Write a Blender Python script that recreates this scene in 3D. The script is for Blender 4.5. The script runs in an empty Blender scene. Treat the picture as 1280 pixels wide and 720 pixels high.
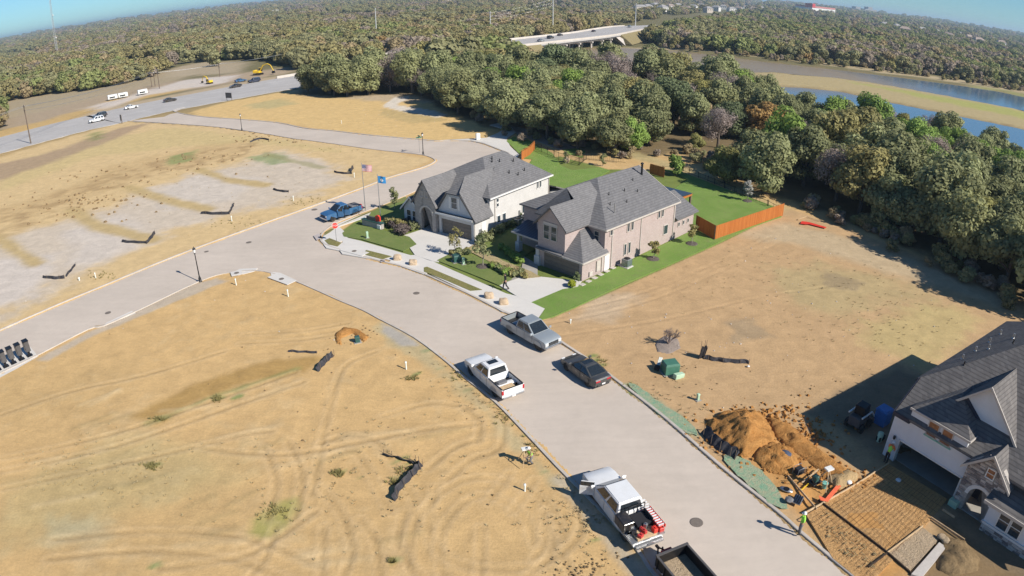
import bpy, bmesh, math, random
import numpy as np
from mathutils import Vector, Matrix
random.seed(7)
rng = np.random.default_rng(7)
sc = bpy.context.scene
col = sc.collection
# ---------------------------------------------------------------- camera
F_, K_, PT, RO, CH = 839.745, -0.05248401, 0.436565, -0.0061715, 29.0
cd = bpy.data.cameras.new('camera'); cam = bpy.data.objects.new('camera', cd); col.objects.link(cam)
cd.type = 'PANO'; cd.panorama_type = 'FISHEYE_LENS_POLYNOMIAL'
cd.sensor_width = 36.0; cd.sensor_fit = 'HORIZONTAL'
MM = 36.0 / 1280.0
cd.fisheye_fov = math.radians(170)
cd.fisheye_polynomial_k0 = 0.0
cd.fisheye_polynomial_k1 = -1.0 / (F_ * MM)
cd.fisheye_polynomial_k2 = 0.0
cd.fisheye_polynomial_k3 = -K_ / (F_ * MM) ** 3
cd.fisheye_polynomial_k4 = 0.0
cd.clip_start = 0.1; cd.clip_end = 60000
cam.location = (0, 0, CH)
cam.rotation_euler = (Matrix.Rotation(math.pi / 2 - PT, 4, 'X') @ Matrix.Rotation(RO, 4, 'Z')).to_euler()
sc.camera = cam
# ---------------------------------------------------------------- sky and sun
SAZ, SEL = math.radians(-35.0), math.radians(36.5)     # direction towards the sun, from +X counter-clockwise
sdir = Vector((math.cos(SAZ) * math.cos(SEL), math.sin(SAZ) * math.cos(SEL), math.sin(SEL)))
w = bpy.data.worlds.new('World'); sc.world = w; w.use_nodes = True
nt = w.node_tree; sky = nt.nodes.new('ShaderNodeTexSky'); sky.sky_type = 'NISHITA'; sky.sun_disc = False
sky.sun_elevation = SEL; sky.sun_rotation = math.atan2(sdir.x, sdir.y)
sky.air_density = 1.0; sky.dust_density = 0.0; sky.ozone_density = 1.6; sky.altitude = 1500
bg = nt.nodes['Background']; bg.inputs['Strength'].default_value = 0.078
tint = nt.nodes.new('ShaderNodeMix'); tint.data_type = 'RGBA'; tint.blend_type = 'MULTIPLY'; tint.inputs[0].default_value = 1.0; tint.inputs[7].default_value = (.47, .77, 1.0, 1)
nt.links.new(sky.outputs[0], tint.inputs[6]); nt.links.new(tint.outputs[2], bg.inputs['Color'])
sl = bpy.data.lights.new('sun', 'SUN'); sl.energy = 5.0; sl.angle = math.radians(0.55); sl.color = (1.0, 0.935, 0.83)
so = bpy.data.objects.new('sun', sl); col.objects.link(so); so.rotation_euler = sdir.to_track_quat('Z', 'Y').to_euler()
so.location = sdir * 200
sc.view_settings.view_transform = 'Standard'; sc.view_settings.look = 'None'; sc.view_settings.exposure = 0.40; sc.view_settings.gamma = 1
sc.cycles.volume_bounces = 0; sc.cycles.max_bounces = 6; sc.cycles.transparent_max_bounces = 8
sc.cycles.use_denoising = True

# ---------------------------------------------------------------- points of the place
def _ray(x, y):
    X = x - 640.0; Y = -(y - 360.0); r = math.hypot(X, Y) / F_; th = r + K_ * r ** 3
    s = math.sin(th) / (r * F_ + 1e-12); c = (s * X, s * Y, math.cos(th))
    up = (math.sin(RO) * math.cos(PT), math.cos(RO) * math.cos(PT), -math.sin(PT))
    n = math.sqrt(max(1e-9, 1 - up[2] ** 2)); f = (-up[2] * up[0] / n, -up[2] * up[1] / n, (1 - up[2] ** 2) / n)
    xw = (f[1] * up[2] - f[2] * up[1], f[2] * up[0] - f[0] * up[2], f[0] * up[1] - f[1] * up[0])
    if xw[0] < 0: xw = tuple(-q for q in xw)
    d = lambda a: sum(p * q for p, q in zip(c, a))
    return d(xw), d(f), d(up)
def P(x, y, z=0.0):
    """the point of the place at height z that the photograph shows at pixel x, y"""
    r = _ray(x, y); t = (z - CH) / r[2]; return Vector((r[0] * t, r[1] * t, z))
def PP(l, z=0.0): return [P(a, b, z) for a, b in l]
def height_at(base, top):
    r = _ray(*top); b = P(*base); return CH + r[2] * math.hypot(b.x, b.y) / math.hypot(r[0], r[1])
def smooth_line(pts, n=6, closed=False):
    out = []; m = len(pts)
    for i in range(m if closed else m - 1):
        g = (lambda k: pts[k % m]) if closed else (lambda k: pts[max(0, min(m - 1, k))])
        p0, p1, p2, p3 = g(i - 1), g(i), g(i + 1), g(i + 2)
        for k in range(n):
            t = k / n
            out.append(tuple(.5 * (2 * p1[j] + (p2[j] - p0[j]) * t + (2 * p0[j] - 5 * p1[j] + 4 * p2[j] - p3[j]) * t * t + (3 * p1[j] - p0[j] - 3 * p2[j] + p3[j]) * t ** 3) for j in range(len(p1))))
    if not closed: out.append(tuple(pts[-1]))
    return out

# ---------------------------------------------------------------- bookkeeping
def tag(o, label=None, cat=None, group=None, kind=None):
    if label: o['label'] = label
    if cat: o['category'] = cat
    if group: o['group'] = group
    if kind: o['kind'] = kind
    return o
def empty(name, loc=(0, 0, 0), rz=0.0, label=None, cat=None, group=None):
    o = bpy.data.objects.new(name, None); col.objects.link(o); o.location = loc; o.rotation_euler = (0, 0, rz); o.empty_display_size = .3
    return tag(o, label, cat, group)
def copy_tree(o, parent=None):
    c = o.copy(); col.objects.link(c); c.parent = parent
    for ch in o.children: copy_tree(ch, c)
    return c
# ---------------------------------------------------------------- mesh builder
class MB:
    def __init__(s): s.v = []; s.f = []; s.m = []; s.sm = []
    def add(s, vs, fs, m=0, smooth=False):
        b = len(s.v); s.v += [tuple(q) for q in vs]
        for f in fs: s.f.append(tuple(b + i for i in f)); s.m.append(m); s.sm.append(smooth)
        return s
    def box(s, c, d, rz=0, m=0, rot=None, taper=1.0):
        hx, hy, hz = d[0] / 2, d[1] / 2, d[2] / 2; vs = []
        R = rot if rot is not None else Matrix.Rotation(rz, 3, 'Z')
        for k, z in ((1, -hz), (taper, hz)):
            for x, y in ((-hx, -hy), (hx, -hy), (hx, hy), (-hx, hy)): vs.append(Vector(c) + R @ Vector((x * k, y * k, z)))
        return s.add(vs, [(0, 3, 2, 1), (4, 5, 6, 7), (0, 1, 5, 4), (1, 2, 6, 5), (2, 3, 7, 6), (3, 0, 4, 7)], m)
    def bb(s, x0, x1, y0, y1, z0, z1, m=0): return s.box(((x0 + x1) / 2, (y0 + y1) / 2, (z0 + z1) / 2), (abs(x1 - x0), abs(y1 - y0), abs(z1 - z0)), m=m)
    def tube(s, a, b, r0, r1=None, n=8, m=0, caps=True, smooth=True):
        a = Vector(a); b = Vector(b); r1 = r0 if r1 is None else r1; d = (b - a).normalized()
        x = d.orthogonal().normalized(); y = d.cross(x); vs = []
        for p, r in ((a, r0), (b, r1)):
            for i in range(n): t = 2 * math.pi * i / n; vs.append(p + x * (r * math.cos(t)) + y * (r * math.sin(t)))
        s.add(vs, [(i, (i + 1) % n, n + (i + 1) % n, n + i) for i in range(n)], m, smooth)
        if caps: s.add(vs, [tuple(range(n - 1, -1, -1)), tuple(range(n, 2 * n))], m)
        return s
    def path(s, pts, r, n=6, m=0):
        pts = [Vector(p) for p in pts]
        rr = r if isinstance(r, (list, tuple)) else [r] * len(pts); vs = []; x = None
        for i, p in enumerate(pts):
            d = (pts[min(i + 1, len(pts) - 1)] - pts[max(i - 1, 0)]).normalized()
            x = d.orthogonal().normalized() if x is None else (x - d * x.dot(d)).normalized(); y = d.cross(x)
            for k in range(n): t = 2 * math.pi * k / n; vs.append(p + x * (rr[i] * math.cos(t)) + y * (rr[i] * math.sin(t)))
        fs = [(i * n + k, i * n + (k + 1) % n, (i + 1) * n + (k + 1) % n, (i + 1) * n + k) for i in range(len(pts) - 1) for k in range(n)]
        s.add(vs, fs, m, True); s.add(vs, [tuple(range(n - 1, -1, -1)), tuple(range((len(pts) - 1) * n, len(pts) * n))], m)
        return s
    def lathe(s, prof, c=(0, 0, 0), n=12, m=0, smooth=True):
        vs = []
        for r, z in prof:
            for i in range(n): t = 2 * math.pi * i / n; vs.append((c[0] + r * math.cos(t), c[1] + r * math.sin(t), c[2] + z))
        L = len(prof); fs = [(j * n + i, j * n + (i + 1) % n, (j + 1) * n + (i + 1) % n, (j + 1) * n + i) for j in range(L - 1) for i in range(n)]
        s.add(vs, fs, m, smooth); s.add(vs, [tuple(range(n - 1, -1, -1)), tuple(range((L - 1) * n, L * n))], m)
        return s
    def prism(s, poly, vec, m=0):
        """flat polygon (3-D points) pushed along vec"""
        n = len(poly); vec = Vector(vec); a = [Vector(p) for p in poly]; vs = a + [p + vec for p in a]
        s.add(vs, [tuple(range(n)), tuple(range(2 * n - 1, n - 1, -1))] + [(i, n + i, n + (i + 1) % n, (i + 1) % n) for i in range(n)], m)
        return s
    def loft(s, rings, m=0, smooth=True, caps=True, closed=True):
        n = len(rings[0]); vs = [p for r in rings for p in r]
        fs = [(j * n + i, j * n + (i + 1) % n, (j + 1) * n + (i + 1) % n, (j + 1) * n + i) for j in range(len(rings) - 1) for i in range(n if closed else n - 1)]
        s.add(vs, fs, m, smooth)
        if caps: s.add(vs, [tuple(range(n - 1, -1, -1)), tuple(range((len(rings) - 1) * n, len(rings) * n))], m)
        return s
    def build(s, name, mats, parent=None, bevel=0.0, seg=1, loc=None, kind=None, label=None):
        me = bpy.data.meshes.new(name); me.from_pydata(s.v, [], s.f)
        mats = mats if isinstance(mats, (list, tuple)) else [mats]
        for q in mats: me.materials.append(q)
        me.polygons.foreach_set('material_index', s.m); me.polygons.foreach_set('use_smooth', s.sm)
        bm = bmesh.new(); bm.from_mesh(me); bmesh.ops.recalc_face_normals(bm, faces=bm.faces); bm.to_mesh(me); bm.free(); me.update()
        o = bpy.data.objects.new(name, me); col.objects.link(o)
        if parent is not None: o.parent = parent
        if loc is not None: o.location = loc
        if bevel:
            b = o.modifiers.new('bevel', 'BEVEL'); b.width = bevel; b.segments = seg; b.limit_method = 'ANGLE'; b.angle_limit = math.radians(35)
        if kind: o['kind'] = kind
        if label: o['label'] = label
        return o
def sheet(name, pts, mat, z=0.0, thick=0.0, kind='structure', parent=None):
    """flat polygon with n corners, triangulated properly"""
    bm = bmesh.new(); vs = [bm.verts.new((p[0], p[1], z)) for p in pts]; f = bm.faces.new(vs)
    if f.normal.z < 0: f.normal_flip()
    bm.normal_update()
    if f.normal.z < 0: bmesh.ops.reverse_faces(bm, faces=[f])
    if thick:
        r = bmesh.ops.extrude_face_region(bm, geom=[f]); vv = [e for e in r['geom'] if isinstance(e, bmesh.types.BMVert)]
        bmesh.ops.translate(bm, verts=vv, vec=(0, 0, -thick))
        bmesh.ops.recalc_face_normals(bm, faces=bm.faces)
    bmesh.ops.triangulate(bm, faces=[q for q in bm.faces if len(q.verts) > 4], ngon_method='EAR_CLIP')
    me = bpy.data.meshes.new(name); bm.to_mesh(me); bm.free(); me.materials.append(mat)
    o = bpy.data.objects.new(name, me); col.objects.link(o)
    if kind: o['kind'] = kind
    if parent is not None: o.parent = parent
    return o

# ---------------------------------------------------------------- materials
class N:
    def __init__(s, name, rough=.7, metal=0.0, spec=.4):
        s.mat = bpy.data.materials.new(name); s.mat.use_nodes = True; s.t = s.mat.node_tree; s.b = s.t.nodes['Principled BSDF']
        s.b.inputs['Roughness'].default_value = rough; s.b.inputs['Metallic'].default_value = metal; s.b.inputs['Specular IOR Level'].default_value = spec
    def n(s, typ, **k):
        q = s.t.nodes.new(typ)
        for a, b in k.items():
            if a.startswith('i_'):
                key = a[2:]; key = int(key) if key.isdigit() else key.replace('_', ' ')
                if hasattr(b, 'links') or isinstance(b, bpy.types.NodeSocket): s.t.links.new(b, q.inputs[key])
                else: q.inputs[key].default_value = b
            else: setattr(q, a, b)
        return q
    def link(s, a, b): s.t.links.new(a, b)
    def coord(s, kind='Object'): return s.n('ShaderNodeTexCoord').outputs[kind]
    def pos(s): return s.n('ShaderNodeNewGeometry').outputs['Position']
    def noise(s, vec, scale, detail=3, rough=.55, dist=0): return s.n('ShaderNodeTexNoise', i_Vector=vec, i_Scale=scale, i_Detail=detail, i_Roughness=rough, i_Distortion=dist).outputs['Fac']
    def ramp(s, fac, stops):
        r = s.n('ShaderNodeValToRGB', i_Fac=fac); e = r.color_ramp.elements
        while len(e) < len(stops): e.new(.5)
        for q, (p, c) in zip(e, stops): q.position = p; q.color = (*c, 1) if len(c) == 3 else c
        return r.outputs['Color']
    def mix(s, fac, a, b, typ='MIX'):
        q = s.n('ShaderNodeMix', data_type='RGBA', blend_type=typ)
        for key, v in ((0, fac), (6, a), (7, b)):
            if isinstance(v, bpy.types.NodeSocket): s.t.links.new(v, q.inputs[key])
            else: q.inputs[key].default_value = (*v, 1) if isinstance(v, tuple) and len(v) == 3 else v
        return q.outputs[2]
    def math(s, op, a, b=0.0, c=0.0):
        q = s.n('ShaderNodeMath', operation=op)
        for k, v in enumerate((a, b, c)):
            if isinstance(v, bpy.types.NodeSocket): s.t.links.new(v, q.inputs[k])
            else: q.inputs[k].default_value = v
        return q.outputs[0]
    def mr(s, v, a, b, c, d): return s.n('ShaderNodeMapRange', i_Value=v, i_1=a, i_2=b, i_3=c, i_4=d).outputs[0]
    def gray(s, fac, lo, hi): return s.ramp(fac, [(0, (lo,) * 3), (1, (hi,) * 3)])
    def color(s, v):
        if isinstance(v, bpy.types.NodeSocket): s.t.links.new(v, s.b.inputs['Base Color'])
        else: s.b.inputs['Base Color'].default_value = (*v, 1)
        return s
    def bump(s, h, strength=.4, dist=.02):
        q = s.n('ShaderNodeBump', i_Strength=strength, i_Distance=dist, i_Height=h); s.link(q.outputs[0], s.b.inputs['Normal']); return s
M = {}
def plain(name, c, rough=.6, metal=0.0, var=.18, scale=3.0, spec=.4, bump=0.0, dirt=0.0, dirtc=(.25, .19, .12)):
    """one colour broken up by fine wear"""
    n = N(name, rough, metal, spec); co = n.coord(); a = n.noise(co, scale, 4, .6)
    f = n.gray(n.mr(a, .3, .7, 0, 1), 1 - var, 1 + var * .6)
    k = n.mix(1.0, tuple(c), f, 'MULTIPLY')
    if dirt: k = n.mix(n.mr(n.noise(co, scale * .4, 5, .65), .45, .75, 0, dirt), k, dirtc)
    n.color(k)
    if bump: n.bump(n.noise(co, scale * 6, 3), bump, .01)
    M[name] = n.mat; return n.mat
def paint(name, c, metal=.0, rough=.28):
    n = N(name, rough, metal, .5); co = n.coord(); a = n.noise(co, 2.5, 5, .6); dz = n.n('ShaderNodeSeparateXYZ', i_Vector=co).outputs[2]
    dust = n.math('MULTIPLY', n.mr(a, .4, .75, 0, 1), n.mr(dz, .2, .9, .6, .12))
    n.color(n.mix(dust, tuple(c), (.32, .26, .19))); n.link(n.mr(a, .3, .7, rough, rough + .2), n.b.inputs['Roughness'])
    n.b.inputs['Coat Weight'].default_value = .5; n.b.inputs['Coat Roughness'].default_value = .12
    M[name] = n.mat; return n.mat
def glass(name, c=(.02, .03, .04), rough=.06):
    n = N(name, rough, 0, .8); n.color(n.mix(n.noise(n.coord(), 1.2, 2), tuple(c), tuple(q * 2.2 for q in c))); M[name] = n.mat; return n.mat
# soil: colour comes from the 'soil' attribute of the ground (what lies where, plus one painted house shadow), fine grain from noise
def soil_mat():
    n = N('soil', .95, 0, .1); p = n.pos(); a = n.n('ShaderNodeVertexColor', layer_name='soil').outputs['Color']
    f1 = n.noise(p, .55, 6, .68, .6); f2 = n.noise(p, 6.0, 5, .7); f3 = n.noise(p, 31.0, 3, .6)
    st = n.n('ShaderNodeMapping', i_Vector=p); st.inputs['Scale'].default_value = (.5, 2.6, 1); st.inputs['Rotation'].default_value = (0, 0, .35)
    f4 = n.noise(st.outputs[0], 1.1, 6, .72, .8)
    k = n.mix(1.0, a, n.gray(n.mr(f1, .28, .72, 0, 1), .84, 1.12), 'MULTIPLY')
    k = n.mix(1.0, k, n.gray(n.mr(f4, .3, .7, 0, 1), .95, 1.05), 'MULTIPLY')
    k = n.mix(1.0, k, n.gray(n.mr(f2, .3, .7, 0, 1), .88, 1.1), 'MULTIPLY')
    spots = n.mr(n.noise(p, 2.3, 6, .75, .3), .66, .72, 0, .5); k = n.mix(spots, k, (.17, .125, .06))
    n.color(k)
    h = n.math('ADD', n.math('MULTIPLY', f2, .6), n.math('MULTIPLY', f3, .2)); h = n.math('ADD', h, n.math('MULTIPLY', f4, .3)); h = n.math('ADD', h, n.math('MULTIPLY', f1, .7))
    n.bump(h, .6, .08); M['soil'] = n.mat
soil_mat()
def lawn_mat(name, c1, c2, c3):
    n = N(name, .9, 0, .2); p = n.pos(); f1 = n.noise(p, .35, 5, .65, .5); f2 = n.noise(p, 5, 5, .7); f3 = n.noise(p, 45, 2)
    k = n.mix(n.mr(f1, .35, .65, 0, 1), c1, c2); k = n.mix(n.mr(f2, .45, .7, 0, .7), k, c3); k = n.mix(n.mr(n.noise(p, 1.1, 6, .75, .6), .52, .72, 0, .7), k, c3)
    k = n.mix(1.0, k, n.gray(f3, .75, 1.25), 'MULTIPLY'); n.color(k); n.bump(n.math('ADD', f3, f2), .8, .05); M[name] = n.mat
lawn_mat('lawn', (.13, .19, .05), (.18, .225, .065), (.2, .21, .08))
lawn_mat('lawn_bright', (.145, .26, .045), (.2, .30, .07), (.2, .22, .085))
lawn_mat('lawn_dry', (.2, .19, .07), (.26, .22, .09), (.13, .15, .04))
def concrete(name, c, var=.1, joint=0.0, ang=0.0, stain=.25):
    n = N(name, .85, 0, .25); p = n.pos(); f1 = n.noise(p, .12, 5, .6, .4); f2 = n.noise(p, 1.4, 6, .7); f3 = n.noise(p, 25, 3, .6)
    k = n.mix(1.0, tuple(c), n.gray(n.mr(f1, .3, .7, 0, 1), 1 - var, 1 + var), 'MULTIPLY')
    k = n.mix(1.0, k, n.gray(n.mr(f2, .3, .7, 0, 1), 1 - var * .6, 1 + var * .5), 'MULTIPLY')
    k = n.mix(1.0, k, n.gray(f3, .93, 1.07), 'MULTIPLY')
    mp2 = n.n('ShaderNodeMapping', i_Vector=p); mp2.inputs['Rotation'].default_value = (0, 0, 1.1); mp2.inputs['Scale'].default_value = (.35, 2.2, 1); k = n.mix(1.0, k, n.gray(n.mr(n.noise(mp2.outputs[0], .5, 5, .65, .4), .3, .7, 0, 1), 1 - var * .9, 1 + var * .4), 'MULTIPLY')
    k = n.mix(n.mr(n.noise(p, .45, 7, .72, 1.2), .6, .8, 0, stain), k, (.34, .27, .19))
    if joint:
        mp = n.n('ShaderNodeMapping', i_Vector=p); mp.inputs['Rotation'].default_value = (0, 0, ang); s = n.n('ShaderNodeSeparateXYZ', i_Vector=mp.outputs[0])
        for ax in (0, 1):
            q = n.math('PINGPONG', s.outputs[ax], joint / 2); k = n.mix(n.mr(q, 0, .035, .55, 0), k, (.2, .17, .15))
    n.color(k); n.bump(f3, .25, .01); M[name] = n.mat
concrete('street', (.52, .45, .385), .07, 0)
concrete('kerb', (.5, .45, .4), .12)
concrete('walk', (.6, .575, .54), .05, 0, stain=.08)
concrete('highway', (.42, .40, .385), .08)
concrete('bridge_concrete', (.55, .5, .45), .1)
concrete('slab', (.33, .31, .28), .15, stain=.5)
def shingle(name, c1, c2, row=.13, line=.55, lw=.22):
    n = N(name, .92, 0, .2); co = n.coord(); s = n.n('ShaderNodeSeparateXYZ', i_Vector=co); xy = n.math('ADD', s.outputs[0], s.outputs[1])
    z = n.math('DIVIDE', s.outputs[2], row); fr = n.math('FRACT', z); rowi = n.math('FLOOR', z)
    u = n.math('ADD', n.math('DIVIDE', xy, .3), n.math('MULTIPLY', rowi, 3.37)); cell = n.n('ShaderNodeCombineXYZ', i_0=n.math('FLOOR', u), i_1=rowi)
    wn = n.n('ShaderNodeTexWhiteNoise', noise_dimensions='2D', i_Vector=cell.outputs[0]).outputs['Value']
    k = n.mix(wn, c1, c2); k = n.mix(1.0, k, n.gray(n.noise(co, 1.2, 5, .7), .8, 1.2), 'MULTIPLY')
    k = n.mix(n.mr(fr, 0, lw, line, 0), k, tuple(q * .45 for q in c1)); n.color(k)
    n.bump(n.math('SUBTRACT', 1.0, fr), .8, .03); M[name] = n.mat
shingle('shingle_grey', (.15, .148, .153), (.185, .181, .185), .16, .6, .3)
shingle('shingle_brown', (.125, .117, .115), (.175, .163, .157), .17, .6, .34)
def brick(name, c1, c2, mortar, wd=.24, ht=.08, ms=.012, wash=0.0):
    n = N(name, .85, 0, .25); co = n.coord(); s = n.n('ShaderNodeSeparateXYZ', i_Vector=co)
    v = n.n('ShaderNodeCombineXYZ', i_0=n.math('ADD', s.outputs[0], s.outputs[1]), i_1=s.outputs[2]).outputs[0]
    b = n.n('ShaderNodeTexBrick', i_Vector=v, i_Scale=1.0, i_3=(*mortar, 1)); b.inputs['Color1'].default_value = (*c1, 1); b.inputs['Color2'].default_value = (*c2, 1)
    b.inputs['Brick Width'].default_value = wd; b.inputs['Row Height'].default_value = ht; b.inputs['Mortar Size'].default_value = ms; b.inputs['Mortar'].default_value = (*mortar, 1)
    k = n.mix(1.0, b.outputs['Color'], n.gray(n.noise(co, .9, 6, .75), .78, 1.2), 'MULTIPLY')
    k = n.mix(n.mr(n.noise(co, 3.5, 5, .7), .5, .7, 0, .35), k, mortar); n.color(k); n.bump(b.outputs['Fac'], -.5, .01); M[name] = n.mat
brick('brick_rose', (.355, .268, .25), (.43, .34, .318), (.43, .385, .37))
brick('brick_white', (.53, .52, .51), (.6, .59, .58), (.55, .54, .53))
brick('stone_grey', (.30, .28, .26), (.42, .385, .35), (.36, .33, .31), .45, .2, .03)
plain('stucco', (.66, .68, .72), .9, var=.06, scale=1.5, bump=.2)
plain('board_siding', (.56, .58, .60), .8, var=.08)
plain('trim_white', (.72, .71, .69), .6, var=.06); plain('trim_beige', (.5, .46, .42), .7, var=.1)
plain('trim_dark', (.09, .085, .085), .6); plain('garage_taupe', (.17, .145, .125), .6, var=.1)
plain('flash_navy', (.03, .035, .06), .6, var=.2)
glass('window_glass'); glass('car_glass', (.012, .016, .02), .04)
plain('room_amber', (.35, .16, .07), .8, var=.4, scale=4)
def metal_roof():
    n = N('metal_roof', .32, .35, .6); co = n.coord(); s = n.n('ShaderNodeSeparateXYZ', i_Vector=co); q = n.math('PINGPONG', s.outputs[0], .2)
    n.color(n.mix(n.mr(q, 0, .03, 1, 0), (.05, .075, .115), (.08, .11, .16))); n.bump(n.mr(q, 0, .03, 1, 0), .8, .03); M['metal_roof'] = n.mat
metal_roof()
def cedar():
    n = N('cedar', .85, 0, .2); co = n.coord(); s = n.n('ShaderNodeSeparateXYZ', i_Vector=co)
    wn = n.n('ShaderNodeTexWhiteNoise', noise_dimensions='1D', i_W=n.math('FLOOR', n.math('DIVIDE', s.outputs[0], .145))).outputs['Value']
    k = n.mix(wn, (.38, .12, .028), (.48, .175, .045)); mp = n.n('ShaderNodeMapping', i_Vector=co); mp.inputs['Scale'].default_value = (8, 8, .8)
    k = n.mix(n.mr(n.noise(mp.outputs[0], 1.5, 5, .7), .4, .8, 0, .5), k, (.2, .075, .025)); n.color(k); M['cedar'] = n.mat
cedar()
plain('lumber', (.55, .40, .24), .85, var=.25, scale=5); plain('wood_pole', (.16, .12, .09), .9, var=.3)
plain('black_metal', (.018, .018, .02), .45, .3, var=.3); plain('galv', (.42, .43, .44), .4, .7); plain('mast_grey', (.55, .55, .54), .5, .2)
plain('rubber', (.02, .02, .021), .85, var=.3, dirt=.4); plain('rim', (.38, .38, .39), .35, .8); plain('plastic_black', (.02, .02, .022), .5)
plain('chrome', (.6, .6, .6), .15, .9); plain('lamp_red', (.45, .02, .03), .25); plain('lamp_clear', (.7, .7, .7), .15); plain('plate_white', (.75, .75, .75), .4)
def silt():
    n = N('silt_fabric', .75, 0, .35); co = n.coord(); n.color(n.mix(n.mr(n.noise(co, 3, 5, .7), .45, .75, 0, .55), (.03, .03, .038), (.12, .115, .115))); n.bump(n.noise(co, 3, 3, .6, 1), .5, .05); M['silt_fabric'] = n.mat
silt()
def netting():
    n = N('green_netting', .9, 0, .2); p = n.pos(); a = n.noise(p, 2.2, 6, .75, .8); n.color(n.mix(n.mr(a, .38, .66, 0, 1), (.19, .34, .22), (.40, .36, .24))); n.bump(n.noise(p, 9, 4, .7), .9, .08); M['green_netting'] = n.mat
netting()
def dirt(name, c1, c2, bs=1.0):
    n = N(name, .95, 0, .1); p = n.pos(); f = n.noise(p, 1.3 * bs, 7, .72, .7); g = n.noise(p, 9 * bs, 5, .75)
    k = n.mix(n.mr(f, .3, .7, 0, 1), c1, c2); k = n.mix(1.0, k, n.gray(n.mr(g, .3, .7, 0, 1), .78, 1.18), 'MULTIPLY'); n.color(k); n.bump(n.math('ADD', n.math('MULTIPLY', f, 1.5), g), 1.0, .12); M[name] = n.mat
dirt('dirt_orange', (.36, .16, .045), (.55, .29, .10)); dirt('dirt_tan', (.43, .30, .15), (.5, .36, .2)); dirt('sand_load', (.42, .32, .21), (.5, .39, .27)); dirt('mulch', (.1, .085, .075), (.2, .17, .15), 3)
dirt('dirt_brown', (.22, .155, .085), (.34, .24, .13), 1.5); dirt('straw', (.42, .33, .17), (.5, .41, .24), 2); dirt('rubble_mauve', (.33, .27, .24), (.42, .35, .3), 3)
dirt('sand_forms', (.5, .285, .115), (.57, .35, .16), .8)
dirt('embankment_grass', (.2, .17, .085), (.27, .22, .12))
plain('limestone', (.5, .38, .26), .9, var=.25, scale=2, bump=.5); plain('joint_dark', (.05, .033, .022), .8)
def water():
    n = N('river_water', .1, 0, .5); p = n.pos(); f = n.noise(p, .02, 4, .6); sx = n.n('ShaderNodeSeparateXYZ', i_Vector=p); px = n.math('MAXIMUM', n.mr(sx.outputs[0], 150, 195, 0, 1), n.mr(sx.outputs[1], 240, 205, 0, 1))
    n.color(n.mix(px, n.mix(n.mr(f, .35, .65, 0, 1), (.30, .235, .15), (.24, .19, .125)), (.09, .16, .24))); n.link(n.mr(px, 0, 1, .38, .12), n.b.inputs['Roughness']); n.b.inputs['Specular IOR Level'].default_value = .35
    n.bump(n.noise(p, .9, 4, .6), .12, .06); M['river_water'] = n.mat
water()
def leaf(name, c, spread=.35, hue=(1.0, 1.0, 1.0), lo=.72, hi=1.3):
    n = N(name, .75, 0, .2); oi = n.n('ShaderNodeObjectInfo').outputs['Random']; a = n.n('ShaderNodeAttribute', attribute_name='tone').outputs['Fac']
    k = n.mix(1.0, tuple(c), n.gray(a, lo, hi), 'MULTIPLY'); k = n.mix(1.0, k, n.gray(oi, 1 - spread, 1 + spread), 'MULTIPLY')
    k = n.mix(n.mr(n.math('FRACT', n.math('MULTIPLY', oi, 7.13)), .5, 1, 0, .45), k, tuple(min(1, c[i] * hue[i]) for i in range(3)))
    n.color(k)
    tr = n.n('ShaderNodeBsdfTranslucent'); n.link(k, tr.inputs['Color']); mx = n.n('ShaderNodeMixShader', i_0=.3); n.link(n.b.outputs[0], mx.inputs[1]); n.link(tr.outputs[0], mx.inputs[2])
    out = [q for q in n.t.nodes if q.type == 'OUTPUT_MATERIAL'][0]; n.link(mx.outputs[0], out.inputs['Surface']); M[name] = n.mat
leaf('leaf_oak', (.265, .28, .135), .2, (1.12, 1.02, .9)); leaf('leaf_green', (.23, .33, .08), .15, (1.1, 1.0, .9)); leaf('leaf_yellow', (.31, .30, .11), .2, (1.1, .95, .8))
leaf('leaf_orange', (.40, .26, .10), .2, (1.0, .85, .8)); leaf('leaf_bare', (.34, .28, .25), .2, (1.0, .95, .9)); leaf('leaf_dark', (.15, .18, .09), .2, (1.1, 1.1, 1))
leaf('leaf_tan', (.37, .29, .165), .2, (1.0, .9, .8)); leaf('leaf_olive', (.31, .285, .12), .2, (1.1, .98, .85)); leaf('leaf_pale', (.42, .41, .38), .2); leaf('leaf_lime', (.32, .36, .04), .2)
leaf('leaf_purple', (.15, .12, .11), .3)
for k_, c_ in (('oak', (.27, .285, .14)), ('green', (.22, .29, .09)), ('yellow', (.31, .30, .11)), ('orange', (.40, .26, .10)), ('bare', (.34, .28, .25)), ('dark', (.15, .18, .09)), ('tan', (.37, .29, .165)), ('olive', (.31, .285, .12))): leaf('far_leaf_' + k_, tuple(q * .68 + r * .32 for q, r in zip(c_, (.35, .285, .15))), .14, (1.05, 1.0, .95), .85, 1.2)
plain('bark', (.14, .11, .09), .95, var=.35, scale=5); plain('bark_pale', (.3, .27, .23), .9, var=.3)
plain('skin', (.4, .24, .17), .6, var=.1); plain('cloth_black', (.02, .02, .025), .9); plain('cloth_grey', (.16, .16, .17), .9); plain('hivis', (.33, .75, .08), .7, var=.1)
plain('hivis_orange', (.8, .2, .05), .7); plain('hat_white', (.75, .75, .72), .4); plain('denim', (.06, .08, .13), .9); plain('shoe', (.05, .04, .03), .8)
plain('util_green', (.06, .17, .12), .5, var=.15); plain('util_pale', (.42, .58, .42), .5, var=.12); plain('util_dark', (.035, .10, .09), .5)
plain('pvc_white', (.72, .76, .72), .4, var=.05); plain('red_paint', (.55, .05, .045), .45, var=.15, dirt=.2); plain('red_bright', (.7, .05, .03), .45, var=.1)
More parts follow.
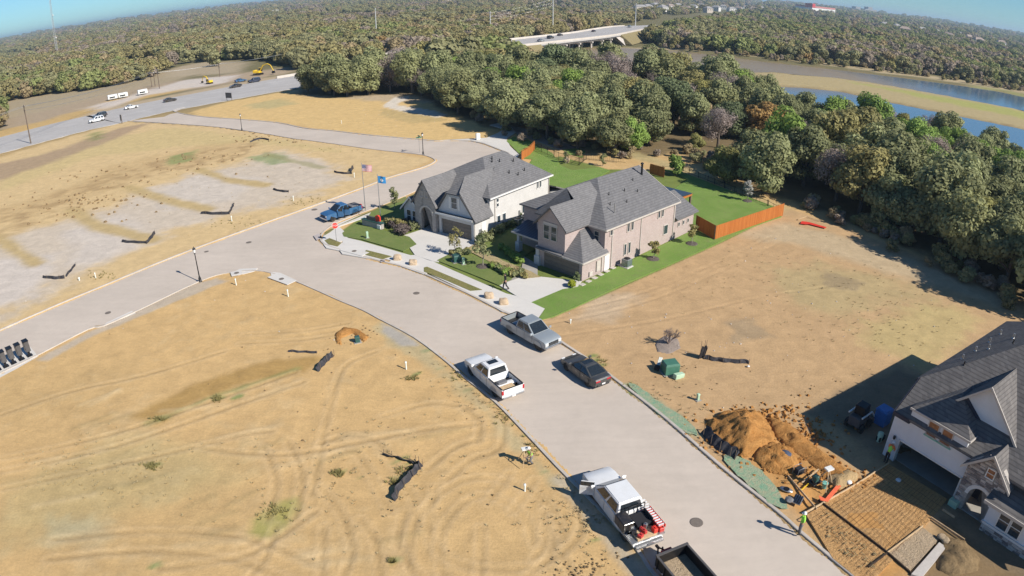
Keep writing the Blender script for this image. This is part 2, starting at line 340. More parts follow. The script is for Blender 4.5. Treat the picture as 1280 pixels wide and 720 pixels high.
plain('yellow', (.75, .5, .03), .45, var=.1); plain('orange_paint', (.85, .16, .07), .8, var=.3); plain('teal', (.2, .5, .42), .5); plain('blue_paint', (.05, .17, .45), .4)
plain('rebar', (.16, .07, .035), .8, .3, var=.3); plain('iron', (.2, .17, .145), .8, .2, var=.25, scale=12)
# ================================================================ the lie of the land, traced on the ground plane
RIGHT_KERB = [(1090, 742), (1060, 718), (1030, 693), (1000, 668), (970, 641), (900, 585), (830, 524), (772, 479), (740, 455), (705, 432), (668, 407), (629, 391), (584, 368), (559, 357), (529, 343.5), (500, 333.5), (475, 327.5), (452, 321.5), (425, 313.5), (407.5, 307.5), (400, 301), (402, 292), (412, 284), (424, 277), (452, 266), (470, 259.5), (509, 243.5), (525, 236), (552, 225), (590, 214), (622, 205), (637, 198), (635, 192), (622, 187), (605, 180.5), (588, 177), (560, 176), (545, 176.5), (522, 174.5), (492, 172), (455, 168.5), (417, 164), (380, 160.5), (347, 153.7), (300, 149.6), (261, 147), (240, 144.5), (228, 142.5), (216, 138.5), (231, 134.5)]
LEFT_KERB = [(860, 748), (820, 718), (795, 682.5), (750, 635), (700, 585), (657.5, 540), (620, 502), (582, 472), (560, 452.5), (520, 422.5), (475, 398.7), (455, 388), (427, 376.5), (399, 364), (371, 352), (345, 343), (324, 338.7), (296, 340), (270, 344.5), (240, 356), (207, 371.5), (175, 387), (130, 407.5), (110, 412), (47.5, 444), (0, 467), (-45, 490)]
TOP_KERB = [(-45, 432), (0, 414), (75, 381), (135, 356), (217, 322), (320, 283.7), (395, 257), (460, 233), (485, 223), (526, 211), (543, 203.5), (543, 199), (528, 194), (492, 190), (455, 185.5), (417, 180), (380, 175), (366, 173.4), (329, 167), (272, 159), (216, 154.7), (190, 153), (160, 151.5)]
rk = [tuple(p[:2]) for p in smooth_line([tuple(P(*q)) for q in RIGHT_KERB], 3)]
lk = [tuple(p[:2]) for p in smooth_line([tuple(P(*q)) for q in LEFT_KERB], 3)]
tk = [tuple(p[:2]) for p in smooth_line([tuple(P(*q)) for q in TOP_KERB], 3)]
STREET = rk + [tuple(P(205, 146)[:2]), tuple(P(170, 150)[:2])] + tk[::-1] + lk[::-1]
HN = [(-220, 34), (-135, 148), (-121, 168), (-113, 176), (-104, 189), (-88, 204), (-72, 221), (-36, 258), (-2, 293), (29, 336), (58, 384), (80, 436), (110, 505), (150, 600)]
HW = 25.0
HNs = [p for p in smooth_line(HN, 4)]
def off_line(l, d):
    o = []
    for i, p in enumerate(l):
        a = l[max(i - 1, 0)]; b = l[min(i + 1, len(l) - 1)]; dx, dy = b[0] - a[0], b[1] - a[1]; L = math.hypot(dx, dy)
        o.append((p[0] - dy / L * d, p[1] + dx / L * d))
    return o
HFs = [(p[0] + (q[0] - p[0]) * k, p[1] + (q[1] - p[1]) * k) for p, q in zip(HNs, off_line(HNs, 1.0)) for k in [27 + 6 * max(0, min(1, (295 - p[1]) / 40)) + 3 * max(0, 1 - abs(p[1] - 235) / 45)]]
HIGH = HNs + HFs[::-1]
def wpts(l, z=0): return [tuple(P(a, b, z)[:2]) for a, b in l]
RIVER = wpts([(690, 62), (760, 58), (850, 63), (960, 77), (1100, 93), (1240, 112), (1330, 131), (1340, 160), (1280, 137), (1200, 122), (1100, 104), (1040, 96), (960, 89), (860, 92), (740, 88)])
RIVER2 = wpts([(940, 106), (1000, 108), (1050, 113), (1100, 124), (1150, 134), (1200, 144), (1280, 160), (1340, 175), (1340, 205), (1280, 192), (1200, 178), (1100, 160), (1000, 150)])
BELOW = wpts([(640, 62), (700, 54), (790, 44), (850, 60), (820, 95), (700, 85)])

# ------------------------------------------------ distance to a polygon (+ inside) or a line
def sd(X, Y, poly, margin=12.0, line=False):
    poly = np.array([p[:2] for p in poly], float); out = np.full(X.shape, -1e3)
    m = (X > poly[:, 0].min() - margin) & (X < poly[:, 0].max() + margin) & (Y > poly[:, 1].min() - margin) & (Y < poly[:, 1].max() + margin)
    x = X[m]; y = Y[m]
    if x.size == 0: return out
    best = np.full(x.shape, 1e9); ins = np.zeros(x.shape, bool); n = len(poly)
    for i in range(n - 1 if line else n):
        a = poly[i]; b = poly[(i + 1) % n]; d = b - a; L = d @ d + 1e-12
        t = np.clip(((x - a[0]) * d[0] + (y - a[1]) * d[1]) / L, 0, 1)
        best = np.minimum(best, (x - a[0] - t * d[0]) ** 2 + (y - a[1] - t * d[1]) ** 2)
        if not line and a[1] != b[1]:
            c = ((a[1] > y) != (b[1] > y)) & (x < (b[0] - a[0]) * (y - a[1]) / (b[1] - a[1]) + a[0]); ins ^= c
    r = np.sqrt(best); out[m] = -r if line else np.where(ins, r, -r)
    return out
def vnoise(x, y, seed):
    xi = np.floor(x).astype(np.int64); yi = np.floor(y).astype(np.int64); fx = x - xi; fy = y - yi; fx = fx * fx * (3 - 2 * fx); fy = fy * fy * (3 - 2 * fy)
    def h(a, b):
        n = (a * 374761393 + b * 668265263 + seed * 1442695041) & 0xffffffff; n = ((n ^ (n >> 13)) * 1274126177) & 0xffffffff; return ((n ^ (n >> 16)) & 0xffff) / 65535.0
    return (h(xi, yi) * (1 - fx) + h(xi + 1, yi) * fx) * (1 - fy) + (h(xi, yi + 1) * (1 - fx) + h(xi + 1, yi + 1) * fx) * fy
def fbm(x, y, sc_, seed, o=4):
    r = 0; a = 1; t = 0
    for k in range(o): r = r + a * vnoise(x * sc_ * 2 ** k, y * sc_ * 2 ** k, seed + k); t += a; a *= .55
    return r / t
def axis(fine, lo, hi, g, grow=1.05, mx=400):
    l = list(fine); s = g
    while l[-1] < hi: s = min(s * grow, mx); l.append(l[-1] + s)
    s = g; r = []
    v = fine[0]
    while v > lo: s = min(s * grow, mx); v -= s; r.append(v)
    return np.array(r[::-1] + l)
xs = axis(list(np.arange(-56, -38, .4)) + list(np.arange(-38, 36, .24)) + list(np.arange(36, 56, .4)), -9000, 9000, .4)
yf = list(np.arange(16, 62, .24)) + list(np.arange(62, 78, .34)) + list(np.arange(78, 125, .5))
ys = axis(np.array(yf), -300, 14000, .5, 1.035)
GX, GY = np.meshgrid(xs, ys); X = GX.ravel(); Y = GY.ravel(); R = np.hypot(X, Y)
nz = fbm(X, Y, .22, 3, 5) - .5; nzf = fbm(X, Y, 1.1, 11, 3) - .5; nzb = fbm(X, Y, .05, 23, 4) - .5
COL = np.empty((X.size, 3)); COL[:] = (.56, .375, .175)
def ss(v, a, b): t = np.clip((v - a) / (b - a), 0, 1); return t * t * (3 - 2 * t)
def lay(mask, c):
    COL[:] = COL * (1 - mask[:, None]) + np.array(c) * mask[:, None]
def patch(px, c, amt=1.0, feather=1.5, rag=2.0, z=0.0, line=False, width=0.0):
    pts = wpts(px) if not (px and px[0] == 'w') else px[1]
    d = sd(X, Y, pts, 15 + rag + feather, line) + (width if line else 0)
    d = d + nz * rag * 2 + nzf * rag * .8
    m = ss(d, -feather, feather) * amt; lay(m, c); return m
H = nz * .12 + nzf * .035 + .05
lay(ss(nzb, -.1, .3) * .35, (.40, .28, .13))
lay(ss(nzf + nz, .05, .5) * .3, (.56, .43, .25))
# far country: dull greens and browns under the woods
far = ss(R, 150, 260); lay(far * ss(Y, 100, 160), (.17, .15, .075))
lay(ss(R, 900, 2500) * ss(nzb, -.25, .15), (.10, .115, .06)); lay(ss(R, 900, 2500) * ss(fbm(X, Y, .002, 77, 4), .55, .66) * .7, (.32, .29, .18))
# far left lots
LL = [(-300, 480), (0, 414), (217, 322), (395, 257), (485, 223), (543, 200), (417, 180), (272, 159), (160, 151), (0, 197), (-300, 262)]
patch(LL, (.58, .425, .225), 1, 1, 1)
patch([(-60, 330), (0, 300), (130, 262), (230, 222), (300, 205), (350, 190), (420, 205), (440, 225), (330, 258), (215, 290), (120, 330), (60, 370), (0, 395), (-80, 420)], (.53, .46, .385), .85, 3, 4)
patch([(-60, 352), (0, 322), (70, 318), (40, 372), (-60, 400)], (.56, .50, .45), .75, 1.5, 2)
patch([(80, 290), (150, 268), (205, 300), (140, 325), (90, 330)], (.555, .495, .44), .7, 2, 2)
patch([(170, 240), (260, 215), (330, 222), (290, 250), (210, 262)], (.55, .49, .43), .65, 2, 2)
for l, wd in (([(-5, 296), (12, 308), (45, 330)], 1.2), ([(88, 262), (120, 282), (190, 300)], 1.5), ([(160, 234), (205, 250), (260, 262)], 1.3), ([(250, 213), (285, 225), (330, 232)], 1.2)):
    patch(l, (.47, .35, .17), .95, .8, .7, line=True, width=wd)
patch([(0, 262), (60, 245), (150, 205), (260, 180), (330, 172), (300, 195), (200, 215), (110, 245), (0, 290)], (.50, .355, .18), .7, 2, 4)
patch([(210, 196), (245, 188), (240, 200), (215, 206)], (.22, .27, .1), .8, 1, 2)
patch([(315, 197), (350, 192), (362, 203), (330, 210)], (.2, .27, .1), .7, 1, 2); patch([(330, 190), (410, 210), (400, 212), (330, 196)], (.28, .26, .12), .6, .6, 1)
patch([(0, 210), (120, 175), (215, 160), (350, 175), (420, 190), (300, 178), (120, 195), (0, 240)], (.50, .40, .19), .6, 2, 3)
patch([(-40, 212), (50, 195), (150, 160), (190, 153), (150, 172), (60, 205), (-40, 240)], (.36, .26, .17), .9, 1.5, 1.5)
patch([(112, 165), (128, 163), (125, 176), (114, 176)], (.2, .23, .08), .7, .6, 1)
sp_ = ss(fbm(X, Y, .55, 61, 3), .50, .60)
for l_ in ([(0, 262), (60, 245), (150, 212), (260, 188), (330, 176), (300, 200), (200, 218), (110, 248), (0, 285)], [(0, 300), (60, 275), (120, 250), (60, 262), (0, 280)]): lay(np.clip(ss(sd(X, Y, wpts(l_), 12), -1, 1.5) * sp_ * .55, 0, 1), (.33, .22, .11))
# verge beyond the highway
patch(['w', HFs], (.42, .33, .22), .95, 2.5, 2, line=True, width=9)
patch([('w')][0:0] or [(0, 172), (117, 140), (200, 119), (272, 107), (366, 91), (366, 84), (272, 95), (190, 105), (100, 120), (0, 145)], (.38, .295, .205), .95, 3, 3)
patch([(-40, 165), (0, 150), (60, 138), (140, 118), (235, 98), (235, 84), (150, 100), (70, 110), (-40, 128)], (.37, .30, .2), .9, 3, 4)
patch([(-20, 168), (60, 150), (150, 122), (245, 103), (235, 112), (150, 131), (60, 158), (-20, 180)], (.50, .34, .14), .9, 1.5, 2)
patch([(110, 134), (150, 124), (230, 100), (300, 94), (280, 104), (190, 118), (125, 138)], (.56, .50, .45), .9, 1.5, 2)
patch([(210, 88), (250, 77), (310, 78), (300, 92), (215, 96)], (.42, .34, .24), .8, 3, 3)
# top centre lot
patch([(240, 140), (291, 126), (372, 112), (520, 118), (560, 140), (640, 165), (600, 177), (545, 177), (455, 169), (347, 154), (250, 147)], (.60, .42, .19), 1, 1, 1.5)
patch([(360, 113), (440, 116), (520, 118), (560, 130), (470, 127), (390, 121)], (.40, .33, .25), .75, 2, 2.5)
patch([(310, 132), (350, 124), (370, 130), (330, 138)], (.36, .34, .18), .6, 2, 2.5); patch([(470, 136), (520, 140), (560, 150), (520, 156), (480, 148)], (.36, .29, .14), .5, 1, 3)
patch([(478, 133), (492, 122), (512, 120), (510, 124), (495, 131), (545, 139), (560, 144), (548, 147), (500, 139)], (.62, .56, .48), .95, .5, .6)
# foreground left lot
patch([(175, 520), (230, 485), (300, 462), (350, 452), (400, 448), (380, 465), (300, 480), (240, 505), (200, 528)], (.40, .255, .095), .95, .6, .9)
for l in ([(185, 530), (207, 522), (240, 508), (262, 498), (290, 490), (340, 472), (372, 462)],): patch(l, (.24, .25, .09), .75, .35, .5, line=True, width=.12)
patch([(320, 652), (345, 630), (372, 625), (365, 645), (335, 668), (318, 668)], (.34, .31, .1), .9, .4, .8)
for q in [(190, 584), (423, 592), (445, 599), (500, 575), (490, 580), (510, 592), (492, 598), (493, 610), (200, 525), (272, 500), (490, 703), (292, 499), (516, 470), (505, 582), (675, 592), (740, 677), (548, 462), (530, 440), (580, 490), (562, 476), (610, 508), (640, 530), (655, 545), (190, 710)]:
    patch([q, (q[0] + 9, q[1] - 3)], (.16, .24, .08), .8, .18, .28, line=True, width=.12)
patch([(475, 402), (560, 458), (600, 495), (652, 548), (700, 600), (690, 610), (640, 560), (590, 505), (545, 465), (470, 412)], (.40, .36, .22), .6, .5, 1.0)
patch([(478, 405), (505, 420), (520, 432), (505, 432), (480, 415)], (.38, .36, .34), .8, .3, .5)
patch([(700, 592), (760, 652), (800, 700), (830, 735), (800, 735), (740, 660), (690, 600)], (.45, .41, .33), .7, .4, .5)
patch([(45, 450), (110, 414), (180, 385), (240, 356), (270, 348), (285, 352), (200, 385), (110, 425), (60, 452)], (.44, .40, .35), .7, .3, .5)
patch([(0, 600), (130, 560), (260, 550), (300, 600), (150, 640), (0, 680)], (.40, .34, .17), .45, 2, 2)
patch([(60, 650), (130, 655), (140, 672), (70, 680)], (.36, .37, .26), .45, 1, 1)
# tyre tracks pressed into the loose soil
TR = [[(560, 735), (548, 690), (560, 650), (600, 620), (650, 640), (668, 680)], [(420, 735), (440, 690), (425, 640), (400, 610)], [(300, 735), (330, 700), (345, 660)], [(60, 700), (180, 690), (290, 700), (380, 735)], [(700, 690), (715, 720), (735, 745)], [(480, 520), (540, 505), (590, 512)], [(330, 560), (345, 600), (335, 650)], [(545, 610), (535, 650), (545, 685), (580, 707), (640, 712), (690, 700), (725, 668), (722, 640), (700, 618)], [(505, 640), (498, 680), (520, 715), (560, 735)], [(560, 600), (590, 575), (625, 560), (628, 520), (600, 500)], [(450, 650), (470, 680), (476, 735)], [(405, 660), (402, 735)], [(520, 630), (478, 560), (440, 545), (400, 555)], [(395, 640), (320, 690), (250, 705), (200, 712)],
      [(0, 612), (100, 592), (200, 570), (300, 545), (340, 540)], [(0, 590), (140, 560), (260, 520), (380, 478)], [(390, 620), (400, 570), (410, 520), (430, 460), (470, 440)], [(600, 660), (602, 700), (598, 735)], [(640, 640), (655, 620), (668, 600)], [(690, 650), (690, 690), (660, 720)], [(680, 640), (682, 675), (668, 700)], [(300, 430), (380, 425), (440, 415)], [(0, 520), (90, 490), (180, 470), (280, 440)],
      [(250, 560), (340, 570), (420, 560), (520, 540), (600, 530)], [(660, 410), (800, 380), (900, 340), (980, 300)], [(700, 420), (830, 400), (960, 370), (1100, 350)], [(860, 340), (930, 330), (1040, 330), (1180, 360)]]
for ti, t in enumerate(TR):
    w_ = [tuple(p) for p in smooth_line(wpts(t), 6)]
    for o_ in ((0.0, 1.75) if ti % 3 == 0 else (0.0,)):
        l = off_line(w_, o_); d = -sd(X, Y, l, 3, True); m = np.exp(-(d / .17) ** 2) * np.clip(.8 + nz * 3 + nzf, .1, 1); H -= .05 * m; H += .03 * np.exp(-((d - .36) / .14) ** 2)
        lay(m * .6, (.34, .235, .115)); lay(np.exp(-((d - .36) / .15) ** 2) * .22, (.6, .45, .27))
# grading ridges left of the utility stub and pile scrape
for k in range(26):
    a = random.random() * 560 + 20; b = random.random() * 230 + 480
    w_ = wpts([(a, b), (a + random.uniform(30, 90), b - random.uniform(5, 22))]); d = -sd(X, Y, w_, 3, True); lay(np.exp(-(d / .3) ** 2) * .3, (.32, .25, .12) if k % 2 else (.6, .47, .28)); H += .03 * np.exp(-(d / .25) ** 2)
# right lot
RL = wpts([(690, 425), (680, 395), (890, 305), (985, 260), (1280, 375), (1420, 440), (1420, 800), (1090, 742), (830, 525)])
patch(['w', RL], (.47, .315, .17), 1, .8, .6)
patch([(960, 330), (1090, 340), (1180, 375), (1060, 395), (980, 385)], (.40, .33, .17), .6, 2.5, 4); patch([(1080, 400), (1170, 380), (1230, 400), (1150, 455), (1080, 430)], (.46, .37, .17), .7, 2, 3)
patch([(1030, 340), (1080, 355), (1070, 365), (1040, 358)], (.26, .2, .13), .6, .6, 2); patch([(880, 290), (990, 280), (1100, 310), (1260, 370), (1270, 390), (1100, 340), (990, 305)], (.47, .38, .25), .7, 1.5, 1.5)
patch([(720, 400), (745, 370), (800, 370), (760, 400)], (.52, .41, .29), .6, 1, 1.5); patch([(905, 400), (940, 405), (965, 420), (920, 425)], (.27, .22, .15), .5, .4, 1.2)
for q in [(740, 452), (748, 458), (736, 447), (780, 484), (788, 492)]: patch([q, (q[0] + 7, q[1] - 2)], (.15, .24, .06), .9, .3, .35, line=True, width=.28)
patch([(770, 478), (790, 480), (850, 520), (870, 545), (850, 540)], (.30, .33, .22), .8, .3, .5)
ex = patch([(880, 530), (905, 515), (960, 512), (1010, 545), (1060, 590), (1105, 640), (1160, 680), (1110, 735), (1010, 660), (940, 580)], (.50, .27, .095), .95, .6, .8)
H += ex * nz * .5
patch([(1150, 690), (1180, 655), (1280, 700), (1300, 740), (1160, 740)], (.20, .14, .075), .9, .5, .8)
# ground of the finished lots: grass right up to walks and walls
patch([(440, 300), (425, 290), (450, 272), (520, 243), (600, 225), (660, 205), (700, 196), (760, 212), (830, 215), (893, 232), (978, 266), (900, 305), (690, 398), (660, 395), (560, 355), (470, 318)], (.15, .20, .05), .95, .15, .15)
patch([(1112, 582), (1040, 530), (1000, 518), (1118, 455), (1170, 480), (1300, 560), (1300, 740), (1230, 700), (1180, 630)], (.20, .155, .105), .8, .8, 1)  # cast shadow of the unfinished house, painted into the soil as darker brown
# woods floor
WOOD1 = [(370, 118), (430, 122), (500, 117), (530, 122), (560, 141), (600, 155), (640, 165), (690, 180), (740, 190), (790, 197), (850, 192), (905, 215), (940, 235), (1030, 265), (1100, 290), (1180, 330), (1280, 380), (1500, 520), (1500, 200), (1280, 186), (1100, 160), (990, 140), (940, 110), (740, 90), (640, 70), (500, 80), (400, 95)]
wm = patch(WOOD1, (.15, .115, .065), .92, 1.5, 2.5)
patch([(640, 168), (700, 185), (790, 200), (850, 215), (960, 262), (985, 262), (940, 240), (880, 215), (790, 190), (690, 178)], (.40, .33, .17), .8, 1.5, 2)
# river banks and bars
patch([(940, 88), (1040, 95), (1280, 135), (1340, 150), (1340, 180), (1280, 162), (1100, 128), (1000, 112), (930, 110)], (.40, .32, .17), 1, 3, 3)
patch([(1050, 100), (1160, 118), (1340, 152), (1340, 160), (1280, 149), (1150, 122)], (.34, .35, .1), .8, 2, 3)
patch([(1160, 104), (1230, 108), (1340, 130), (1340, 142), (1260, 122), (1180, 112)], (.33, .33, .13), .7, 3, 3); patch([(760, 57), (850, 61), (1100, 91), (1240, 110), (1340, 128), (1340, 125), (1240, 105), (1100, 87), (850, 57)], (.45, .36, .22), .9, 2, 2)
for l in (RIVER, RIVER2):
    d = sd(X, Y, l, 30); H -= 1.6 * ss(d + nz * 3, -3, 5); lay(ss(d, -2, .5), (.24, .18, .1))
d = sd(X, Y, BELOW, 20); H -= 1.2 * ss(d, -6, 2)
# sunk under the roads so that slabs and kerbs sit in it
ds = sd(X, Y, STREET, 10); H = np.where(ds > -.9, H * (1 - ss(ds, -1.1, -.25)) + .05 * ss(ds, -1.1, -.25), H); spill = (nzf + nz) * .35
H -= .34 * ss(ds + np.clip(spill, -.2, .1) - .12, 0, .4)
dh = sd(X, Y, HIGH, 12); H = np.where(dh > -3, H * (1 - ss(dh, -3, 0)), H) - .5 * ss(dh, .2, 2.5)
H[R > 700] *= .3
me = bpy.data.meshes.new('ground'); nx, ny = len(xs), len(ys)
me.vertices.add(X.size); co = np.empty((X.size, 3), np.float32); co[:, 0] = X; co[:, 1] = Y; co[:, 2] = H; me.vertices.foreach_set('co', co.ravel())
ii = (np.arange(ny - 1)[:, None] * nx + np.arange(nx - 1)[None, :]).ravel(); fa = np.stack([ii, ii + 1, ii + nx + 1, ii + nx], 1).astype(np.int32)
me.loops.add(fa.size); me.polygons.add(len(fa)); me.loops.foreach_set('vertex_index', fa.ravel()); me.polygons.foreach_set('loop_start', np.arange(0, fa.size, 4, dtype=np.int32))
me.polygons.foreach_set('use_smooth', np.ones(len(fa), bool)); me.update(calc_edges=True)
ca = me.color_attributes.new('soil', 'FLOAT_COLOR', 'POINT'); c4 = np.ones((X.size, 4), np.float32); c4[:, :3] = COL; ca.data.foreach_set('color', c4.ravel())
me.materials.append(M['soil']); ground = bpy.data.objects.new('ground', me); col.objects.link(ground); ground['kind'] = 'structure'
def ground_z(x, y):
    i = int(np.searchsorted(ys, y)); j = int(np.searchsorted(xs, x)); return float(H[min(i, ny - 1) * nx + min(j, nx - 1)])

# ------------------------------------------------ streets, kerbs, walks
street = sheet('street', STREET, M['street'], 0.0)
def kerb(name, line, w_=.22, h=.15, z=0.0, side=-1, mat='kerb', parent=None):
    b = MB(); o = off_line(line, side * w_); n = len(line); vs = []
    for (p, q) in zip(line, o): vs += [(p[0], p[1], z - .15), (p[0], p[1], z + h - .02), (p[0] + (q[0] - p[0]) * .15, p[1] + (q[1] - p[1]) * .15, z + h), (q[0], q[1], z + h), (q[0], q[1], z - .15)]
    b.add(vs, [(i * 5 + k, i * 5 + k + 1, (i + 1) * 5 + k + 1, (i + 1) * 5 + k) for i in range(n - 1) for k in range(4)])
    return tag(b.build(name, M[mat], parent), kind='structure')
kerb('kerb', rk, side=-1); kerb('kerb', lk, side=1); kerb('kerb', tk, side=1)
# control joints of the street slab: thin sunk lines
for l, k_ in ((rk, 1), ):
    pass
hz_ = lambda p: 5.0 * float(ss(np.array(p[1]), 262., 300.)) if p[1] < 440 else 5.0 * (1 - .7 * float(ss(np.array(p[1]), 460., 620.)))
b = MB(); n = len(HNs); vs = []
for p, q in zip(HNs, HFs): z = hz_(p) + .06; vs += [(p[0], p[1], z), (q[0], q[1], z), (p[0], p[1], z - .7), (q[0], q[1], z - .7)]
b.add(vs, [(4 * i, 4 * i + 4, 4 * i + 5, 4 * i + 1) for i in range(n - 1)] + [(4 * i, 4 * i + 2, 4 * i + 6, 4 * i + 4) for i in range(n - 1)] + [(4 * i + 1, 4 * i + 5, 4 * i + 7, 4 * i + 3) for i in range(n - 1)])
b.build('highway', M['highway'], kind='structure')
# embankment under the ramp up to the bridge
for name, rng_ in (('embankment', (268, 318)), ('embankment', (388, 620))):
    b = MB(); idx = [i for i, p in enumerate(HNs) if rng_[0] <= p[1] <= rng_[1]]; vs = []
    A_ = off_line(HNs, -7); B_ = off_line(HFs, 7)
    for i in idx: z = hz_(HNs[i]); k = min(1, z / 5 + .05); a = HNs[i]; c = HFs[i]; vs += [(a[0] + (A_[i][0] - a[0]) * k, a[1] + (A_[i][1] - a[1]) * k, -.6), (*a[:2], z - .05), (*c[:2], z - .05), (c[0] + (B_[i][0] - c[0]) * k, c[1] + (B_[i][1] - c[1]) * k, -.6)]
    b.add(vs, [(4 * i + k, 4 * i + 4 + k, 4 * i + 5 + k, 4 * i + 1 + k) for i in range(len(idx) - 1) for k in (0, 1, 2)]); b.add(vs, [(0, 1, 2, 3), tuple(4 * (len(idx) - 1) + k for k in range(4))])
    b.build(name, M['embankment_grass'], kind='structure')
def mark(off0, off1, i0, i1, dash=None):
    b = MB(); A_ = off_line(HNs, off0); B_ = off_line(HNs, off1)
    for i in range(i0, i1):
        if dash and i % 2: continue
        b.add([(*A_[i][:2], hz_(HNs[i]) + .085), (*A_[i + 1][:2], hz_(HNs[i + 1]) + .085), (*B_[i + 1][:2], hz_(HNs[i + 1]) + .085), (*B_[i][:2], hz_(HNs[i]) + .085)], [(0, 1, 2, 3)])
    b.build('lane_marking', M['trim_white'], kind='structure')
mark(1.2, 1.4, 0, n - 1); mark(25.6, 25.8, 0, n - 1); mark(13.4, 13.6, 0, n - 1)
river = sheet('river', RIVER, M['river_water'], -.45); sheet('river', RIVER2, M['river_water'], -.45)
for o_, l in ((river, RIVER),): pass

def zs(name, px, mat, z, thick=.1, smooth=0):
    pts = wpts(px)
    if smooth: pts = [tuple(p) for p in smooth_line(pts, smooth, True)]
    return sheet(name, pts, M[mat], z, thick)
# lots of the two finished houses: walks, drives, lawns
KB = [(402, 303), (425, 313.5), (452, 321.3), (475, 327.3), (500, 333.3), (529, 343.3), (559, 356.8), (584, 367.8), (629, 390.8), (645, 397)]
zs('sidewalk', [(430, 297.5), (452, 302.5), (503, 317.5), (541, 328), (560, 336.5), (600, 354), (640, 371.5), (681, 387), (668, 397), (655, 391), (629, 391), (606, 378), (588, 368), (560, 354.5), (530, 340.5), (505, 331), (470, 322), (438, 311), (428, 305)], 'walk', .14)
zs('sidewalk', [(402, 303), (408, 311), (425, 314.5), (428, 318.5), (478, 327), (478, 324), (438, 311), (425, 303), (436, 301), (431, 291), (424, 284), (500, 258.5), (507, 255.5), (507, 246), (504, 248.5), (470, 262.5), (452, 269), (424, 280), (413, 288), (405, 294)], 'walk', .132)
zs('driveway', [(502, 296.5), (528, 288), (548, 291.5), (592.5, 303.5), (594, 306), (585, 311.5), (563, 319), (548, 328.5), (541, 328), (519, 320.5)], 'walk', .155)
zs('driveway', [(592.5, 303.5), (592, 290), (540, 280), (528, 288), (548, 291.5)], 'walk', .15)
zs('driveway', [(519, 320), (541, 329), (534, 343), (529, 343.8), (500, 333.5), (486, 329.5), (494, 322)], 'walk', .147)
zs('driveway', [(672, 347), (727, 353), (722, 360), (703, 363), (664, 379.5), (648, 373), (624, 358), (660, 345)], 'walk', .155)
zs('driveway', [(664, 378.5), (681, 387.5), (671, 401), (646, 396), (628, 391), (606, 378.5), (622, 366), (648, 372)], 'walk', .149)
zs('front_walk', [(672, 347), (660, 345), (624, 357.5), (650, 345), (652, 336), (655, 322), (672, 332)], 'slab', .162)
zs('lawn', [(428, 292.5), (443, 281.5), (462, 285), (512, 297.5), (521, 306.8), (504, 315.5), (452, 300.5), (430, 297)], 'lawn', .165)
zs('lawn', [(463, 318), (474, 315), (488, 322), (462, 328)][:0] or [(453, 319), (458, 314), (490, 322), (478, 325.5)], 'lawn_dry', .168)
zs('lawn', [(406, 302), (412, 299), (427, 305), (422, 309.5), (411, 307)], 'lawn_dry', .168)
zs('lawn', [(405, 296), (407, 291), (452, 269.5), (509, 248), (521, 242), (518, 247), (470, 264), (424, 283), (412, 292)], 'lawn_dry', .166)
zs('lawn', [(466, 264), (507, 247), (518, 268), (505, 279), (470, 284), (446, 280), (460, 272)], 'lawn', .16)
zs('lawn', [(546, 327), (562, 319), (590, 321), (606, 326), (632, 341), (640, 351), (624, 358.5), (604, 350)], 'lawn', .165)
zs('lawn', [(530, 336), (534, 335), (603, 364), (588, 365.2), (560, 353), (530, 341.2)], 'lawn_dry', .168)
zs('gravel_bed', [(582, 313), (594, 306), (628, 327), (664, 341), (676, 348), (655, 350), (628, 337), (603, 324)], 'straw', .17)
zs('lawn', [(592, 304), (640, 276), (684, 262), (672, 300), (655, 322), (650, 336), (628, 327)], 'lawn', .157)
zs('lawn', [(664, 379.5), (703, 363), (724, 358), (838, 303), (866, 289), (892, 301), (972, 269), (977, 272), (936, 286), (889, 309), (835, 333), (777, 358), (720, 385), (690, 398), (672, 402), (681, 387.5)], 'lawn_bright', .15)
zs('lawn', [(812, 246), (838, 240), (860, 225), (826, 212), (850, 215), (893, 232), (975, 262), (978, 268), (893, 298), (866, 285), (850, 278)], 'lawn_bright', .158)
zs('lawn', [(680, 228), (686, 206), (700, 210), (716, 214), (748, 210), (762, 214), (740, 228), (722, 245), (690, 262), (684, 255)], 'lawn_bright', .158)
zs('lawn', [(660, 208), (668, 196), (690, 203), (716, 214), (700, 218), (684, 225), (668, 215)], 'lawn_bright', .152)
zs('lawn', [(633, 177), (642, 171.5), (655, 173), (672, 182), (690, 192), (700, 205), (684, 208), (668, 200), (655, 199), (648, 192)], 'lawn_bright', .155)
zs('lawn', [(700, 186), (715, 184), (732, 190), (728, 198), (712, 194)], 'lawn_bright', .15)
zs('sidewalk', [(552, 176), (588, 174), (608, 173), (622, 167), (630, 162), (612, 157), (622, 154.5), (640, 159), (645, 166), (633, 174), (638, 184), (649, 194), (646, 198.5), (634, 191), (622, 186), (605, 179.5), (588, 176), (560, 175.3)], 'walk', .14)
zs('trail', [(625, 155), (660, 162), (700, 176), (722, 186), (700, 188), (668, 176), (646, 168), (640, 160)], 'rubble_mauve', .16)
for px in ([(392, 296), (399, 293), (403, 298), (396, 301.5)], [(475, 326), (482, 325), (481, 328.5), (476, 329)]): zs('kerb_ramp', px, 'brick_rose', .15, .02)
zs('apron', [(-10, 478), (-20, 462), (0, 452), (38, 434), (48, 446), (20, 462)], 'walk', .05, .05)
zs('apron', [(128, 409), (133, 404), (165, 389), (170, 392)], 'walk', .05, .05); zs('apron', [(338, 341), (350, 342), (372, 352), (362, 354), (340, 348)], 'walk', .12, .1); zs('apron', [(290, 342), (300, 337), (322, 336), (318, 340), (298, 345)], 'walk', .1, .1)
zs('side_yard', [(655, 322), (690, 262), (722, 245), (700, 290)], 'lawn', .154)
